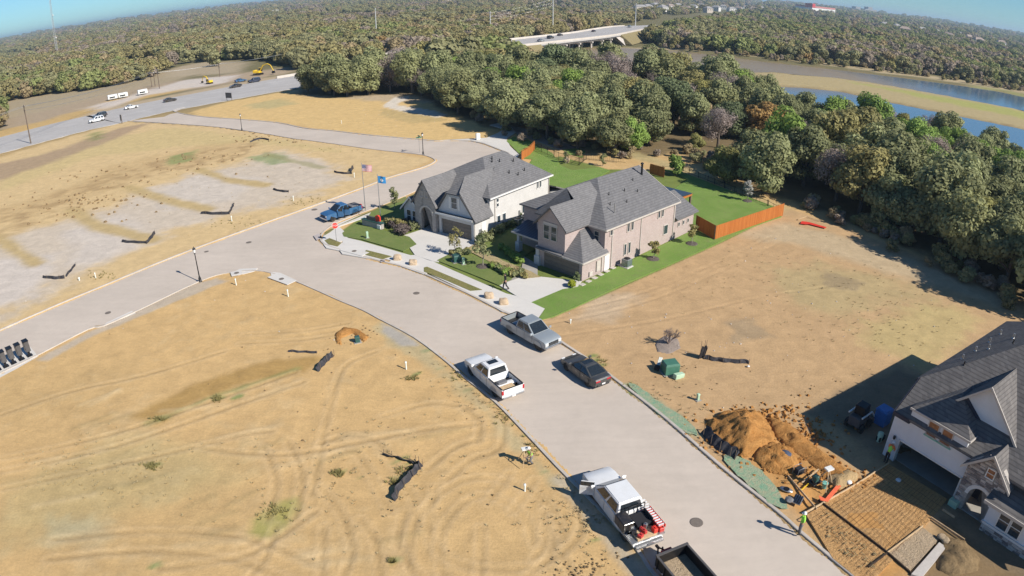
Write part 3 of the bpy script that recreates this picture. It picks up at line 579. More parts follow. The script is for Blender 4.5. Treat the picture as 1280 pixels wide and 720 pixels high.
# stepping stones along the brick house
ss_root = empty('stepping_path', P(740, 350), label='row of pale stepping stones along the brick house side', cat='stepping stones')
for i in range(9):
    a = P(728 + i * 7.6, 357.5 - i * 4.2); bb_ = MB(); bb_.box((a.x - ss_root.location.x, a.y - ss_root.location.y, .17), (.62, .5, .06), rz=.75); bb_.build('stone', M['trim_beige'], ss_root, bevel=.02)
# ================================================================ bridge
def at_line(l, y):
    for a, b in zip(l, l[1:]):
        if a[1] <= y <= b[1]: t = (y - a[1]) / (b[1] - a[1]); return Vector((a[0] + (b[0] - a[0]) * t, y, 0))
    return Vector((l[-1][0], l[-1][1], 0))
bt = empty('bridge', at_line(HNs, 350), label='long concrete road bridge on white column bents over the brown river', cat='bridge'); bo = bt.location.copy()
def bl(p, z): return (p[0] - bo.x, p[1] - bo.y, z)
for l, sgn in ((HNs, 1), (HFs, -1)):
    b = MB(); seg_ = [p for p in l if 250 < p[1] < 520]; o = off_line(seg_, .35 * sgn)
    for p, q, p2, q2 in zip(seg_, o, seg_[1:], o[1:]):
        z = hz_(p) + .06; z2 = hz_(p2) + .06
        b.add([bl(p, z), bl(q, z), bl(q2, z2), bl(p2, z2), bl(p, z + .9), bl(q, z + .9), bl(q2, z2 + .9), bl(p2, z2 + .9)], [(0, 3, 2, 1), (4, 5, 6, 7), (0, 4, 7, 3), (1, 2, 6, 5), (0, 1, 5, 4), (3, 7, 6, 2)])
    b.build('parapet', M['bridge_concrete'], bt)
b = MB()
for k in range(8):
    o1 = off_line(HNs, 1.5 + k * 3.1); seg_ = [p for p in o1 if 305 < p[1] < 400]
    for p, p2 in zip(seg_, seg_[1:]):
        d = (Vector(p2) - Vector(p)); c = (Vector(p) + Vector(p2)) / 2; b.box(bl(c, 3.95), (d.length + .1, .5, 1.1), rz=math.atan2(d.y, d.x))
b.build('girder', M['bridge_concrete'], bt)
for yy in (322, 334, 346, 358, 370, 382):
    a = at_line(HNs, yy); i = min(range(len(HNs)), key=lambda q: abs(HNs[q][1] - yy)); d = (Vector(HFs[i]) - Vector(HNs[i])).normalized(); ang = math.atan2(d.y, d.x); m_ = a + Vector((d.x, d.y, 0)) * 12.2
    b = MB(); b.box(bl(m_, 3.0), (24, 1.0, .8), rz=ang); o = b.build('bent_cap', M['bridge_concrete'], bt)
    for k in range(5):
        c = a + Vector((d.x, d.y, 0)) * (1.2 + k * 5.5); b = MB(); b.tube(bl(c, -1.5), bl(c, 2.65), .5, n=10); b.build('column', M['bridge_concrete'], bt)
b = MB(); A0 = at_line(HNs, 388)
pts = [P(757, 52, -.3), P(782, 57, -.3), P(778, 46, 3.5), P(768, 44.5, 4.6)]
b.prism([bl(p, p.z) for p in pts], (-2, 6, -.4)); b.build('slope_paving', M['bridge_concrete'], bt)
# ================================================================ trees
def crown_mesh(name, seed, Rr, Hh, ncl, nlf, ls, mat, low=.18, clr=(.26, .42), flat=1.0, hollow=.7):
    r = np.random.default_rng(seed); cs = []
    for _ in range(ncl):
        a = r.uniform(0, 2 * np.pi); zz = r.uniform(-.85, 1.0); rad = np.sqrt(max(0, 1 - zz * zz * .85)) * r.uniform(.35, .8)
        cs.append((np.cos(a) * rad * Rr, np.sin(a) * rad * Rr, Hh * (low + (1 - low) * (.5 + .5 * zz) * .86), Rr * r.uniform(*clr)))
    cs.append((0, 0, Hh * .62, Rr * .5)); cs = np.array(cs); cnt = np.maximum(8, (nlf * cs[:, 3] ** 2 / (cs[:, 3] ** 2).sum()).astype(int))
    ctr = np.repeat(cs, cnt, 0); n = len(ctr); d = r.normal(size=(n, 3)); d /= np.linalg.norm(d, axis=1)[:, None]
    rr = ctr[:, 3] * (hollow + (1.08 - hollow) * r.random(n) ** .7); p = ctr[:, :3] + d * rr[:, None] * np.array([1, 1, .82 * flat])
    p[:, 2] = np.maximum(p[:, 2], Hh * low * .4 + r.random(n) * .5)
    nrm = d + r.normal(size=(n, 3)) * .38 + np.array([0, 0, .3]); nrm /= np.linalg.norm(nrm, axis=1)[:, None]
    t = np.cross(nrm, r.normal(size=(n, 3))); t /= np.linalg.norm(t, axis=1)[:, None] + 1e-9; bb = np.cross(nrm, t); s = ls * (.55 + .9 * r.random(n))[:, None] * .5
    q = np.stack([p - t * s * 1.3 - bb * s * .5, p + t * s * .2 - bb * s, p + t * s * 1.3 + bb * s * .3, p - t * s * .3 + bb * s], 1).reshape(-1, 3)
    me = bpy.data.meshes.new(name); me.vertices.add(4 * n); me.vertices.foreach_set('co', q.astype(np.float32).ravel()); me.loops.add(4 * n); me.polygons.add(n)
    me.loops.foreach_set('vertex_index', np.arange(4 * n, dtype=np.int32)); me.polygons.foreach_set('loop_start', np.arange(0, 4 * n, 4, dtype=np.int32)); me.update(calc_edges=True)
    tone = np.repeat(r.random(len(cs)) * .6 + .2, cnt) + (r.random(n) - .5) * .5; a = me.attributes.new('tone', 'FLOAT', 'FACE'); a.data.foreach_set('value', np.clip(tone, 0, 1).astype(np.float32))
    me.materials.append(M[mat]); return me
def twig_mesh(name, seed, Rr, Hh, mat):
    """leafless crown: many forking twigs, a haze of fine branchlets"""
    r = random.Random(seed); b = MB()
    def grow(p, d, L, rad, lv):
        q = p + d * L; b.tube(p, q, rad, rad * .6, n=3, caps=False)
        if lv == 0: return
        for _ in range(r.choice((3, 3, 4))):
            e = (d + Vector((r.gauss(0, .5), r.gauss(0, .5), r.gauss(.12, .32)))).normalized(); grow(p + d * L * r.uniform(.55, 1), e, L * r.uniform(.6, .85), rad * .55, lv - 1)
    for _ in range(3): grow(Vector((0, 0, Hh * .15)), Vector((r.gauss(0, .35), r.gauss(0, .35), 1)).normalized(), Hh * .3, .1, 4)
    me = bpy.data.meshes.new(name); me.from_pydata(b.v, [], b.f)
    n = len(me.polygons); a = me.attributes.new('tone', 'FLOAT', 'FACE'); a.data.foreach_set('value', np.clip(.3 + .5 * rng.random(n), 0, 1).astype(np.float32)); me.materials.append(M[mat]); return me
def trunk_mesh(name, seed, Hh, rad, mat='bark', limbs=5, spread=.5):
    r = random.Random(seed); b = MB(); x, y = r.gauss(0, .15), r.gauss(0, .15)
    b.path([(0, 0, -.4), (x * .3, y * .3, Hh * .18), (x, y, Hh * .42), (x * 1.6, y * 1.4, Hh * .78)], [rad * 1.35, rad, rad * .75, rad * .2], n=7)
    for k in range(limbs):
        a = 6.283 * k / limbs + r.random(); z0 = Hh * r.uniform(.2, .5); L = Hh * spread * r.uniform(.6, 1)
        b.path([(x * z0 / Hh * 2, y * z0 / Hh * 2, z0), (math.cos(a) * L * .5, math.sin(a) * L * .5, z0 + L * .35), (math.cos(a) * L, math.sin(a) * L, z0 + L * .6)], [rad * .5, rad * .32, rad * .1], n=5)
    me = bpy.data.meshes.new(name); me.from_pydata(b.v, [], b.f); me.polygons.foreach_set('use_smooth', [True] * len(me.polygons)); me.materials.append(M[mat]); return me
KIND = {  # material, adjective, tree word, prototypes
 'oak': ('leaf_oak', 'dense grey-green', 'oak'), 'dark': ('leaf_dark', 'dark green', 'tree'), 'green': ('leaf_green', 'fresh green leafy', 'tree'), 'yellow': ('leaf_yellow', 'yellow-green', 'tree'),
 'orange': ('leaf_orange', 'orange autumn', 'tree'), 'bare': ('leaf_bare', 'bare grey twiggy', 'tree'), 'tan': ('leaf_tan', 'faded tan', 'tree'), 'olive': ('leaf_olive', 'olive-coloured', 'tree')}
CR = {}
for ki, (k, v) in enumerate(KIND.items()):
    if k == 'bare': CR[k] = [twig_mesh('bare_twigs', 50, 3.6, 8.0, v[0])] + [crown_mesh('twiggy_crown', 60 + j, 3.7, 8.2, 22, 7500, .15, v[0], hollow=.3) for j in range(3)]; continue
    CR[k] = [crown_mesh('leafy_crown', 100 + ki * 10 + j, 4.2, 8.4, 26 + 3 * j, 9500, .30, v[0], hollow=.6) for j in range(4 if k == 'oak' else 2)]
TK = [trunk_mesh('trunk', 5 + j, 7.5, .24) for j in range(3)]
FAR = {k: [crown_mesh('far_crown', 300 + ki * 10 + j, 4.6, 7.6, 18, 1500, .7, 'far_' + v[0], flat=.85) for j in range(2)] for ki, (k, v) in enumerate(KIND.items())}
def inside(p, poly):
    c = False; n = len(poly)
    for i in range(n):
        a, b_ = poly[i], poly[(i + 1) % n]
        if (a[1] > p[1]) != (b_[1] > p[1]) and p[0] < (b_[0] - a[0]) * (p[1] - a[1]) / (b_[1] - a[1]) + a[0]: c = not c
    return c
def scatter(poly, sep, seed, tries=9000):
    r = random.Random(seed); xs_ = [p[0] for p in poly]; ys_ = [p[1] for p in poly]; out = []; grid = {}
    for _ in range(tries):
        p = (r.uniform(min(xs_), max(xs_)), r.uniform(min(ys_), max(ys_)))
        if not inside(p, poly): continue
        g_ = (int(p[0] // sep), int(p[1] // sep))
        if any(math.hypot(p[0] - q[0], p[1] - q[1]) < sep for dx in (-1, 0, 1) for dy in (-1, 0, 1) for q in grid.get((g_[0] + dx, g_[1] + dy), ())): continue
        grid.setdefault(g_, []).append(p); out.append(p)
    return out
WA = wpts([(378, 117), (430, 121), (500, 116), (530, 121), (562, 141), (600, 156), (640, 166), (690, 181), (740, 192), (790, 197), (820, 188), (850, 186), (900, 205), (930, 190), (962, 135), (860, 116), (740, 108), (690, 96), (640, 88)]) + [(-6, 268), (-30, 246), (-66, 216)]
WB = wpts([(915, 212), (950, 238), (1000, 248), (1050, 259), (1105, 286), (1180, 325), (1280, 376)]) + [(76, 34), (110, 60), (128, 90)] + wpts([(1290, 222), (1200, 190), (1110, 158), (1000, 150), (962, 150), (930, 200)])
sp = [(p, 'A') for p in scatter(WA, 5.9, 1)] + [(p, 'B') for p in scatter(WB, 5.6, 2)]
def kind_for(p, z, r):
    u = r.random()
    if z == 'A':
        back = p[0] - .2 * (p[1] - 150) > 38
        if p[1] < 175 and p[0] > 30: return 'oak' if u < .25 else 'bare' if u < .62 else 'yellow' if u < .78 else 'tan' if u < .9 else 'orange' if u < .94 else 'dark'
        if p[1] > 215 or back: return 'oak' if u < .45 else 'green' if u < .6 else 'tan' if u < .72 else 'olive' if u < .86 else 'yellow'
        return 'oak' if u < .68 else 'dark' if u < .78 else 'green' if u < .85 else 'olive' if u < .92 else 'bare'
    if p[0] - .5 * (110 - p[1]) > 78: return 'oak' if u < .4 else 'green' if u < .55 else 'tan' if u < .68 else 'bare' if u < .82 else 'yellow'
    return 'oak' if u < .7 else 'dark' if u < .78 else 'green' if u < .84 else 'bare' if u < .89 else 'olive' if u < .93 else 'yellow'
sp.sort(key=lambda q: q[0][0] ** 2 + q[0][1] ** 2)
# single trees placed as the photograph shows them (pixel of the foot, kind, scale)
HAND = [((958, 243), 'oak', 1.08, 'big round grey-green oak standing clear behind the back lawn'), ((905, 228), 'yellow', .78, 'yellow-green tree left of the big round oak behind the lawn'), ((952, 176), 'orange', 1.15, 'orange autumn tree glowing among bare trees in the woods'),
        ((1088, 170), 'green', 1.3, 'bright green broad-crowned tree at the river end of the woods'), ((1040, 165), 'green', 1.2, 'second bright green tree, left of the broad-crowned one by the river'), ((990, 192), 'bare', 1.05, 'bare mauve-grey tree beside the orange autumn tree'), ((1003, 205), 'yellow', .75, 'small golden tree between bare trees right of the orange one'),
        ((897, 185), 'bare', 1.1, 'bare grey tree in the middle of the near woods'), ((870, 190), 'yellow', .45, 'low yellow-green thicket tree at the near woods edge'), ((385, 116), 'oak', 1.1, 'round grey-green oak at the left tip of the near woods'), ((418, 120), 'oak', 1.1, 'second oak from the left tip of the near woods, by the road end'),
        ((700, 80), 'yellow', .8, 'yellow-green tree below the bridge deck'), ((760, 88), 'green', .9, 'bright green tree in front of the bridge abutment'), ((790, 190), 'green', .75, 'vivid green tree at the near woods edge above the brick house'), ((1200, 250), 'yellow', .8, 'yellow-green tree inside the right-hand woods')]
hp = [P(*q[0]) for q in HAND]
def add_tree(p, k, s, label, group, r, j=None):
    j = r.randrange(10) if j is None else j; t = empty(k_name[k], (p[0], p[1], ground_z(p[0], p[1])), 0, label, 'tree', group)
    c = bpy.data.objects.new('crown', CR[k][j % len(CR[k])]); col.objects.link(c); c.parent = t; c.rotation_euler = (0, 0, r.uniform(0, 6.28)); c.scale = (s * r.uniform(.9, 1.12), s * r.uniform(.9, 1.12), s * r.uniform(.85, 1.08))
    tr = bpy.data.objects.new('trunk', TK[j % 3]); col.objects.link(tr); tr.parent = t; tr.rotation_euler = (0, 0, r.uniform(0, 6.28)); tr.scale = (s, s, s); return t
k_name = {'oak': 'oak_tree', 'dark': 'dark_green_tree', 'green': 'green_tree', 'yellow': 'yellow_green_tree', 'orange': 'autumn_tree', 'bare': 'bare_tree', 'tan': 'tan_tree', 'olive': 'olive_tree'}
r_ = random.Random(5); NEAR = []; REST = []
for (px_, k, s, lb), p in zip(HAND, hp): add_tree(p, k, s, lb, None, r_)
for p, z in sp:
    if any(math.hypot(p[0] - q.x, p[1] - q.y) < (4.2 if h[1] in ('oak', 'green') else 6.5) or (h[1] != 'oak' and h[2] > 1 and abs(p[0] * q.y - p[1] * q.x) / q.length < 4.5 and 0 < q.length - math.hypot(*p) < 17) for q, h in zip(hp, HAND)): continue
    k = kind_for(p, z, r_); s = r_.uniform(.92, 1.3) * (1 if z == 'A' else .78 if p[0] + .35 * p[1] > 128 else .9 if p[0] + .35 * p[1] > 112 else 1.1) * (.8 if k in ('yellow', 'tan') else 1) * ((1.6 if p[1] > 238 else 1.25 if p[1] > 195 else 1) if z == 'A' and p[0] < 22 else 1.25 if z == 'A' and p[1] > 185 else 1)
    if len(NEAR) < 262:
        d = math.hypot(p[0], p[1]); az = math.degrees(math.atan2(p[0], p[1])); where = next(t for lim, t in ((-13, 'of woods by the highway end'), (-8, 'of woods behind the upper lot'), (-4, 'of woods above the pale track'), (0, 'of woods behind the cul-de-sac'), (5, 'of woods behind the garden fence'), (10, 'of woods over the brick roof'), (16, 'of woods behind the cone evergreen'), (21.5, 'behind the big round oak'), (26, 'of woods above the red arrow'), (32, 'of woods along the shaded lot edge'), (40, 'of woods above the unfinished house'), (90, 'of woods right of everything else')) if az < lim)
        fr_ = {-13: 205, -8: 195, -4: 170, 0: 150}.get(next(l for l in (-13, -8, -4, 0, 90) if az < l), 128 if az < 16 else 112 if az < 21.5 else 100 if az < 32 else 84); row = 'in the front row' if d < fr_ + 8 else 'in the middle rows' if d < fr_ + 26 else 'in the back rows'; where = row + ' ' + where
        size = 'tall ' if s > 1.18 else 'low ' if s < .97 else ''
        NEAR.append(add_tree(p, k, s, f'{size}{KIND[k][1]} {KIND[k][2]} {where}', f'{size}{KIND[k][1]} {KIND[k][2]}s {where}', r_))
    else: REST.append((p, k, s))
# ---- far woods: one mass for each stretch, trees instanced on points
def woods(name, pts, label, cat='woods'):
    """pts: (x, y, z, scale, kind)"""
    kinds = sorted({q[4] for q in pts}); m = bpy.data.meshes.new(name); m.from_pydata([q[:3] for q in pts], [], [])
    a = m.attributes.new('size', 'FLOAT', 'POINT'); a.data.foreach_set('value', [q[3] for q in pts])
    srcs = [(k, j) for k in kinds for j in range(2)]; a = m.attributes.new('pick', 'INT', 'POINT'); a.data.foreach_set('value', [srcs.index((q[4], i % 2)) for i, q in enumerate(pts)])
    o = bpy.data.objects.new(name, m); col.objects.link(o); tag(o, label, cat, kind='stuff')
    g = bpy.data.node_groups.new(name, 'GeometryNodeTree'); g.interface.new_socket('Geometry', in_out='INPUT', socket_type='NodeSocketGeometry'); g.interface.new_socket('Geometry', in_out='OUTPUT', socket_type='NodeSocketGeometry')
    gi = g.nodes.new('NodeGroupInput'); go = g.nodes.new('NodeGroupOutput'); ip = g.nodes.new('GeometryNodeInstanceOnPoints'); L = g.links.new
    jn = g.nodes.new('GeometryNodeJoinGeometry')
    for k, j in srcs[::-1]:
        ob = SRC[(k, j)]; oi = g.nodes.new('GeometryNodeObjectInfo'); oi.inputs['Object'].default_value = ob; gti = g.nodes.new('GeometryNodeGeometryToInstance'); L(oi.outputs['Geometry'], gti.inputs[0]); L(gti.outputs[0], jn.inputs[0])
    L(gi.outputs[0], ip.inputs['Points']); L(jn.outputs[0], ip.inputs['Instance']); ip.inputs['Pick Instance'].default_value = True
    for nm, sock, ty in (('size', 'Scale', 'FLOAT'), ('pick', 'Instance Index', 'INT')):
        na = g.nodes.new('GeometryNodeInputNamedAttribute'); na.data_type = ty; na.inputs['Name'].default_value = nm; L([x for x in na.outputs if x.enabled and x.name == 'Attribute'][0], ip.inputs[sock])
    rv = g.nodes.new('FunctionNodeRandomValue'); rv.data_type = 'FLOAT_VECTOR'; rv.inputs['Min'].default_value = (-.08, -.08, 0); rv.inputs['Max'].default_value = (.08, .08, 6.283); L(rv.outputs[0], ip.inputs['Rotation'])
    L(ip.outputs[0], go.inputs[0]); md = o.modifiers.new('woods', 'NODES'); md.node_group = g; return o
# the sources are real trees standing in the far woods themselves
SRC = {}; si = 0
for k in KIND:
    for j in range(2):
        ob = bpy.data.objects.new('far_' + k_name[k], FAR[k][j]); col.objects.link(ob); p = (-150 + si * 9.0, 330 + (si * 37) % 60, 0); ob.location = p; si += 1; SRC[(k, j)] = ob
        tag(ob, f'{KIND[k][1]} {KIND[k][2]} in the woods beyond the highway', 'tree', f'{KIND[k][1]} {KIND[k][2]}s in the woods beyond the highway')
def mixk(r, tbl):
    u = r.random() * sum(tbl.values())
    for k, v in tbl.items():
        u -= v
        if u <= 0: return k
r_ = random.Random(9)
woods('woodland', [(p[0], p[1], ground_z(*p), s * r_.uniform(.8, 1), k) for p, k, s in REST], 'back rows of the near woods between the houses and the river')
def seg_ok(x, y, d0=14):
    """left of the highway's far edge by more than d0"""
    for a, b_ in zip(HFs, HFs[1:]):
        if a[1] <= y <= b_[1]: t = (y - a[1]) / (b_[1] - a[1]); return x < a[0] + (b_[0] - a[0]) * t - d0
    return (y > HFs[-1][1] and x < HFs[-1][0] + (y - HFs[-1][1]) * .4 - d0) or y < HFs[0][1]
pts = []; T4 = {'olive': 3, 'tan': 1.6, 'oak': 3, 'bare': 1.6, 'green': .8, 'yellow': .9, 'dark': 1.0, 'orange': .03}
clump = lambda x, y, sc_, sd_: float(fbm(np.array([x]), np.array([y]), sc_, sd_, 3)[0])
for _ in range(26000):
    d = 235 * (26 ** r_.random()); a = r_.uniform(-.82, .50); x = math.sin(a) * d; y = math.cos(a) * d
    if not seg_ok(x, y, 30): continue
    if inside((x, y), wpts([(0, 162), (60, 150), (120, 138), (200, 117), (300, 100), (372, 92), (372, 84), (310, 74), (225, 80), (190, 98), (120, 112), (60, 118), (0, 130)])): continue
    c = clump(x, y, .02, 41)
    if d > 900 and c < .465: continue
    if c < .40: continue
    g_ = clump(x, y, .012, 91); k = mixk(r_, T4) if r_.random() < .25 else ('bare' if g_ < .38 else 'tan' if g_ < .43 else 'olive' if g_ < .54 else 'oak' if g_ < .64 else ('green' if r_.random() < .4 else 'olive') if d < 700 else 'oak')
    pts.append((x, y, -d * .0004, r_.uniform(.75, 1.25) * (1 if d < 450 else 1.2) * max(1, d / 1100), k))
woods('woodland', pts, 'mixed autumn woodland stretching to the horizon beyond the highway')
pts = []; F3 = wpts([(825, 58), (960, 73), (1100, 88), (1240, 106), (1330, 122)])
FB = [tuple(p) for p in F3]
for _ in range(13000):
    d = 280 * (20 ** r_.random()); a = r_.uniform(.12, .86); x = math.sin(a) * d; y = math.cos(a) * d
    if seg_ok(x, y, -35): continue
    ok = False
    for p, q in zip(FB, FB[1:]):
        a0, a1, aa = math.atan2(p[0], p[1]), math.atan2(q[0], q[1]), math.atan2(x, y)
        if aa < math.atan2(FB[0][0], FB[0][1]): ok = d > 430; break
        if a0 <= aa <= a1: t = (aa - a0) / (a1 - a0); ok = d > math.hypot(*p) * (1 - t) + math.hypot(*q) * t + 4
    if not ok: continue
    c = clump(x, y, .02, 47)
    if d > 620 and c < .43: continue
    g_ = clump(x, y, .014, 95); edge = d < 420; k = mixk(r_, {'bare': 2, 'tan': 1.6, 'oak': 2.6, 'green': 1.2, 'olive': 1.4, 'yellow': .8, 'dark': 1.0, 'orange': .2}) if r_.random() < .45 else ('bare' if g_ < .42 else 'oak' if g_ < .55 else 'green')
    pts.append((x, y, -d * .0004, r_.uniform(.8, 1.3) * (1 if d < 500 else 1.2) * max(1, d / 1100), k))
woods('woodland', pts, 'mixed autumn woods on the far bank of the river')
# scrub at the water edge and along the near woods
scr = []
for l, n_, sp_ in ((wpts([(830, 59), (960, 74), (1100, 90), (1240, 108), (1280, 115)]), 150, 5), (wpts([(560, 143), (640, 168), (700, 185), (800, 200), (880, 200), (930, 230)]), 40, 2), (wpts([(1000, 262), (1100, 296), (1180, 336), (1280, 386)]), 50, 1.5)):
    for _ in range(n_):
        i = r_.randrange(len(l) - 1); t = r_.random(); x = l[i][0] * (1 - t) + l[i + 1][0] * t + r_.gauss(0, sp_); y = l[i][1] * (1 - t) + l[i + 1][1] * t + r_.gauss(0, sp_) + sp_
        scr.append((x, y, 0, r_.uniform(.16, .36) * (1.3 if y > 200 else .8), mixk(r_, {'olive': 1, 'tan': 2, 'bare': 1.5, 'oak': .7, 'yellow': .6, 'dark': .6})))
woods('scrub', scr, 'low scrub along the woods edges and the river bank', 'scrub')
# ================================================================ houses
def house_root(name, O, u, label):
    return empty(name, (O[0], O[1], 0), math.atan2(u[1], u[0]), label, 'house')
def roof(parent, faces, mat, name='roof', th=.16):
    """each face: corner points of one pitched plane, given depth downwards"""
    b = MB()
    for f in faces: b.prism([Vector(p) for p in f], (0, 0, -th))
    return b.build(name, M[mat], parent)
def pipes(rf, pts, h=.35, r=.05, mat='black_metal', name='vent_pipe'):
    for p in pts: b = MB(); b.tube((p[0], p[1], p[2] - .1), (p[0], p[1], p[2] + h), r, n=8); b.tube((p[0], p[1], p[2] - .02), (p[0], p[1], p[2] + .06), r * 2.2, r * 1.2, n=8); b.build(name, M[mat], rf)
def window(parent, s, z, w_, h, t=None, side=None, frame='trim_white', pane='window_glass', mull=1, sill=True, fw=.07):
    """front windows lie in the plane y = t and face -y; side windows in the plane x = side and face +x"""
    b = MB(); g_ = MB()
    def bx(q, a0, a1, z0, z1, d0, d1):
        if side is None: q.bb(a0, a1, t - d1, t - d0, z0, z1)
        else: q.bb(side + d0, side + d1, a0, a1, z0, z1)
    bx(b, s - w_ / 2 - fw, s + w_ / 2 + fw, z + h, z + h + fw, -.02, .08); bx(b, s - w_ / 2 - fw, s + w_ / 2 + fw, z - fw, z, -.02, .1 if sill else .08)
    bx(b, s - w_ / 2 - fw, s - w_ / 2, z, z + h, -.02, .08); bx(b, s + w_ / 2, s + w_ / 2 + fw, z, z + h, -.02, .08)
    if mull: bx(b, s - w_ / 2, s + w_ / 2, z + h * .5 - .025, z + h * .5 + .025, .0, .06)
    bx(g_, s - w_ / 2, s + w_ / 2, z, z + h, .0, .035)
    f = b.build('window', M[frame], parent); g_.build('pane', M[pane], f); return f
def arch_pts(s, w_, spring, n=12):
    """outline of an arched opening, from lower left round to lower right"""
    r = w_ / 2; return [(s - r, 0)] + [(s - r * math.cos(math.pi * k / n), spring + r * math.sin(math.pi * k / n)) for k in range(n + 1)] + [(s + r, 0)]
def wall_arch(parent, outline, s, w_, spring, t, depth, mat, name='wall', ring='trim_beige'):
    """front wall piece (outline in s, z) with an arched doorway cut through it, and the arch ring proud of it"""
    bm = bmesh.new(); ap = arch_pts(s, w_, spring); lo = min(p[1] for p in outline)
    # outline must start at lower left and run clockwise to lower right
    loop = [(p[0], p[1]) for p in outline] + [(s + w_ / 2, lo)] + ap[::-1][1:-1] + [(s - w_ / 2, lo)]
    vs = [bm.verts.new((p[0], t, p[1])) for p in loop]; f = bm.faces.new(vs); bmesh.ops.triangulate(bm, faces=[f], ngon_method='EAR_CLIP')
    r = bmesh.ops.extrude_face_region(bm, geom=bm.faces[:]); bmesh.ops.translate(bm, verts=[e for e in r['geom'] if isinstance(e, bmesh.types.BMVert)], vec=(0, depth, 0)); bmesh.ops.recalc_face_normals(bm, faces=bm.faces)
    me = bpy.data.meshes.new(name); bm.to_mesh(me); bm.free(); me.materials.append(M[mat]); o = bpy.data.objects.new(name, me); col.objects.link(o); o.parent = parent
    b = MB(); q = arch_pts(s, w_, spring); Q = arch_pts(s, w_ + .5, spring)
    for k in range(1, len(q) - 2): b.add([(q[k][0], t - .05, q[k][1]), (q[k + 1][0], t - .05, q[k + 1][1]), (Q[k + 1][0], t - .05, Q[k + 1][1]), (Q[k][0], t - .05, Q[k][1]), (q[k][0], t + .1, q[k][1]), (q[k + 1][0], t + .1, q[k + 1][1]), (Q[k + 1][0], t + .1, Q[k + 1][1]), (Q[k][0], t + .1, Q[k][1])], [(0, 3, 2, 1), (4, 5, 6, 7), (0, 1, 5, 4), (1, 2, 6, 5), (2, 3, 7, 6), (3, 0, 4, 7)])
    b.build('arch_ring', M[ring], parent); return o
def gable(parent, s0, s1, t, z_e, z_p, depth, mat, name='gable_wall', z0=None):
    z0 = z_e if z0 is None else z0; b = MB(); b.prism([(s0, t, z0), (s0, t, z_e), ((s0 + s1) / 2, t, z_p), (s1, t, z_e), (s1, t, z0)], (0, depth, 0)); return b.build(name, M[mat], parent)
def garage_door(parent, s0, s1, t, h, mat='garage_taupe', rows=4):
    b = MB()
    for k in range(rows): b.bb(s0, s1, t, t + .06, h * k / rows + .015, h * (k + 1) / rows - .015)
    b.bb(s0, s1, t + .03, t + .08, 0, h); o = b.build('garage_door', M[mat], parent)
    p = MB(); n_ = int((s1 - s0) / .6)
    for r in range(rows):
        for c in range(n_): x0 = s0 + (s1 - s0) * (c + .12) / n_; x1 = s0 + (s1 - s0) * (c + .88) / n_; p.bb(x0, x1, t - .02, t + .01, h * (r + .2) / rows, h * (r + .8) / rows)
    p.build('raised_panels', M[mat], o, kind='stuff'); return o
def ac_unit(root_frame, x, y, label):
    R_ = root_frame.matrix_basis @ Vector((x, y, 0)); t = empty('air_conditioner', (R_.x, R_.y, .15), root_frame.rotation_euler.z, label, 'air conditioner')
    b = MB(); b.bb(-.42, .42, -.42, .42, .08, .95); b.build('casing', M['galv'], t, bevel=.03)
    b = MB()
    for k in range(9): b.bb(-.44, .44, -.44, .44, .16 + k * .085, .18 + k * .085)
    b.build('louvres', M['util_dark'], t); b = MB(); b.lathe([(.36, .95), (.36, 1.0), (.1, 1.03)], n=16); b.build('fan_grille', M['black_metal'], t)
    b = MB(); b.bb(-.55, .55, -.55, .55, 0, .08); b.build('pad', M['walk'], t); return t
def downspout(parent, x, y, h): b = MB(); b.bb(x, x + .09, y - .05, y + .05, .2, h); b.build('downspout', M['trim_beige'], parent)

# ---------------------------------------------------------------- brick house (second finished house)
B = house_root('brick_house', P(727, 352.5), (.7021, -.7121), 'two-storey pinkish brick house with grey shingle roof and dark taupe garage door')
b = MB(); b.bb(-12, -.002, 3.66, 17.6, 0, 5.1); b.build('main_wall', M['brick_rose'], B)
gable(B, -12, -.004, 17.35, 5.1, 8.0, .25, 'brick_rose')
b = MB(); b.bb(-5.5, -.0, .32, 3.7, 0, 2.3); b.bb(-6.3, -5.5, .15, 3.7, 0, 2.5); b.bb(-.38, .002, .0, .34, 0, 2.3); b.bb(-5.6, -.3, .02, .34, 1.98, 2.3); b.build('garage_wall', M['brick_rose'], B)
garage_door(B, -5.5, -.38, .2, 1.98)
b = MB(); b.bb(-6.28, -2.42, -.02, 6.5, 2.3, 5.45); b.build('upper_wall', M['brick_rose'], B); gable(B, -6.28, -2.42, -.02, 5.4, 7.15, .3, 'brick_rose')
for s in (-5.0, -3.95): window(B, s, 3.55, .72, 1.5, t=-.02, frame='trim_beige')
b = MB(); b.bb(-5.5, -3.45, -.07, 0, 5.12, 5.4); b.build('window_head', M['trim_beige'], B)
roof(B, [[(-6.75, -.35, 5.0), (-4.35, -.35, 7.28), (-4.35, 4.2, 7.28), (-6.75, 4.2, 5.0)], [(-2.0, -.35, 5.08), (-2.0, 4.3, 5.08), (-4.35, 4.3, 7.28), (-4.35, -.35, 7.28)]], 'shingle_grey', 'gable_roof')
r1 = roof(B, [[(-5.45, 3.6, 8.25), (-5.45, 7.6, 8.25), (-2.0, 7.6, 5.02), (-2.0, 3.6, 5.02)], [(-5.45, 3.6, 8.25), (-8.9, 2.2, 5.0), (-8.9, 7.6, 5.0), (-5.45, 7.6, 8.25)], [(-8.9, 2.2, 5.0), (-2.3, 2.2, 5.0), (-5.45, 3.6, 8.25)]], 'shingle_grey', 'upper_roof')
b = MB(); b.prism([(-8.9, 2.6, 2.4), (-8.9, 2.6, 5.0), (-6.2, 2.6, 5.0), (-6.2, 2.6, 2.4)], (0, 5, 0)); b.build('upper_wall', M['brick_rose'], B)
z5, zr = 5.0, 8.2
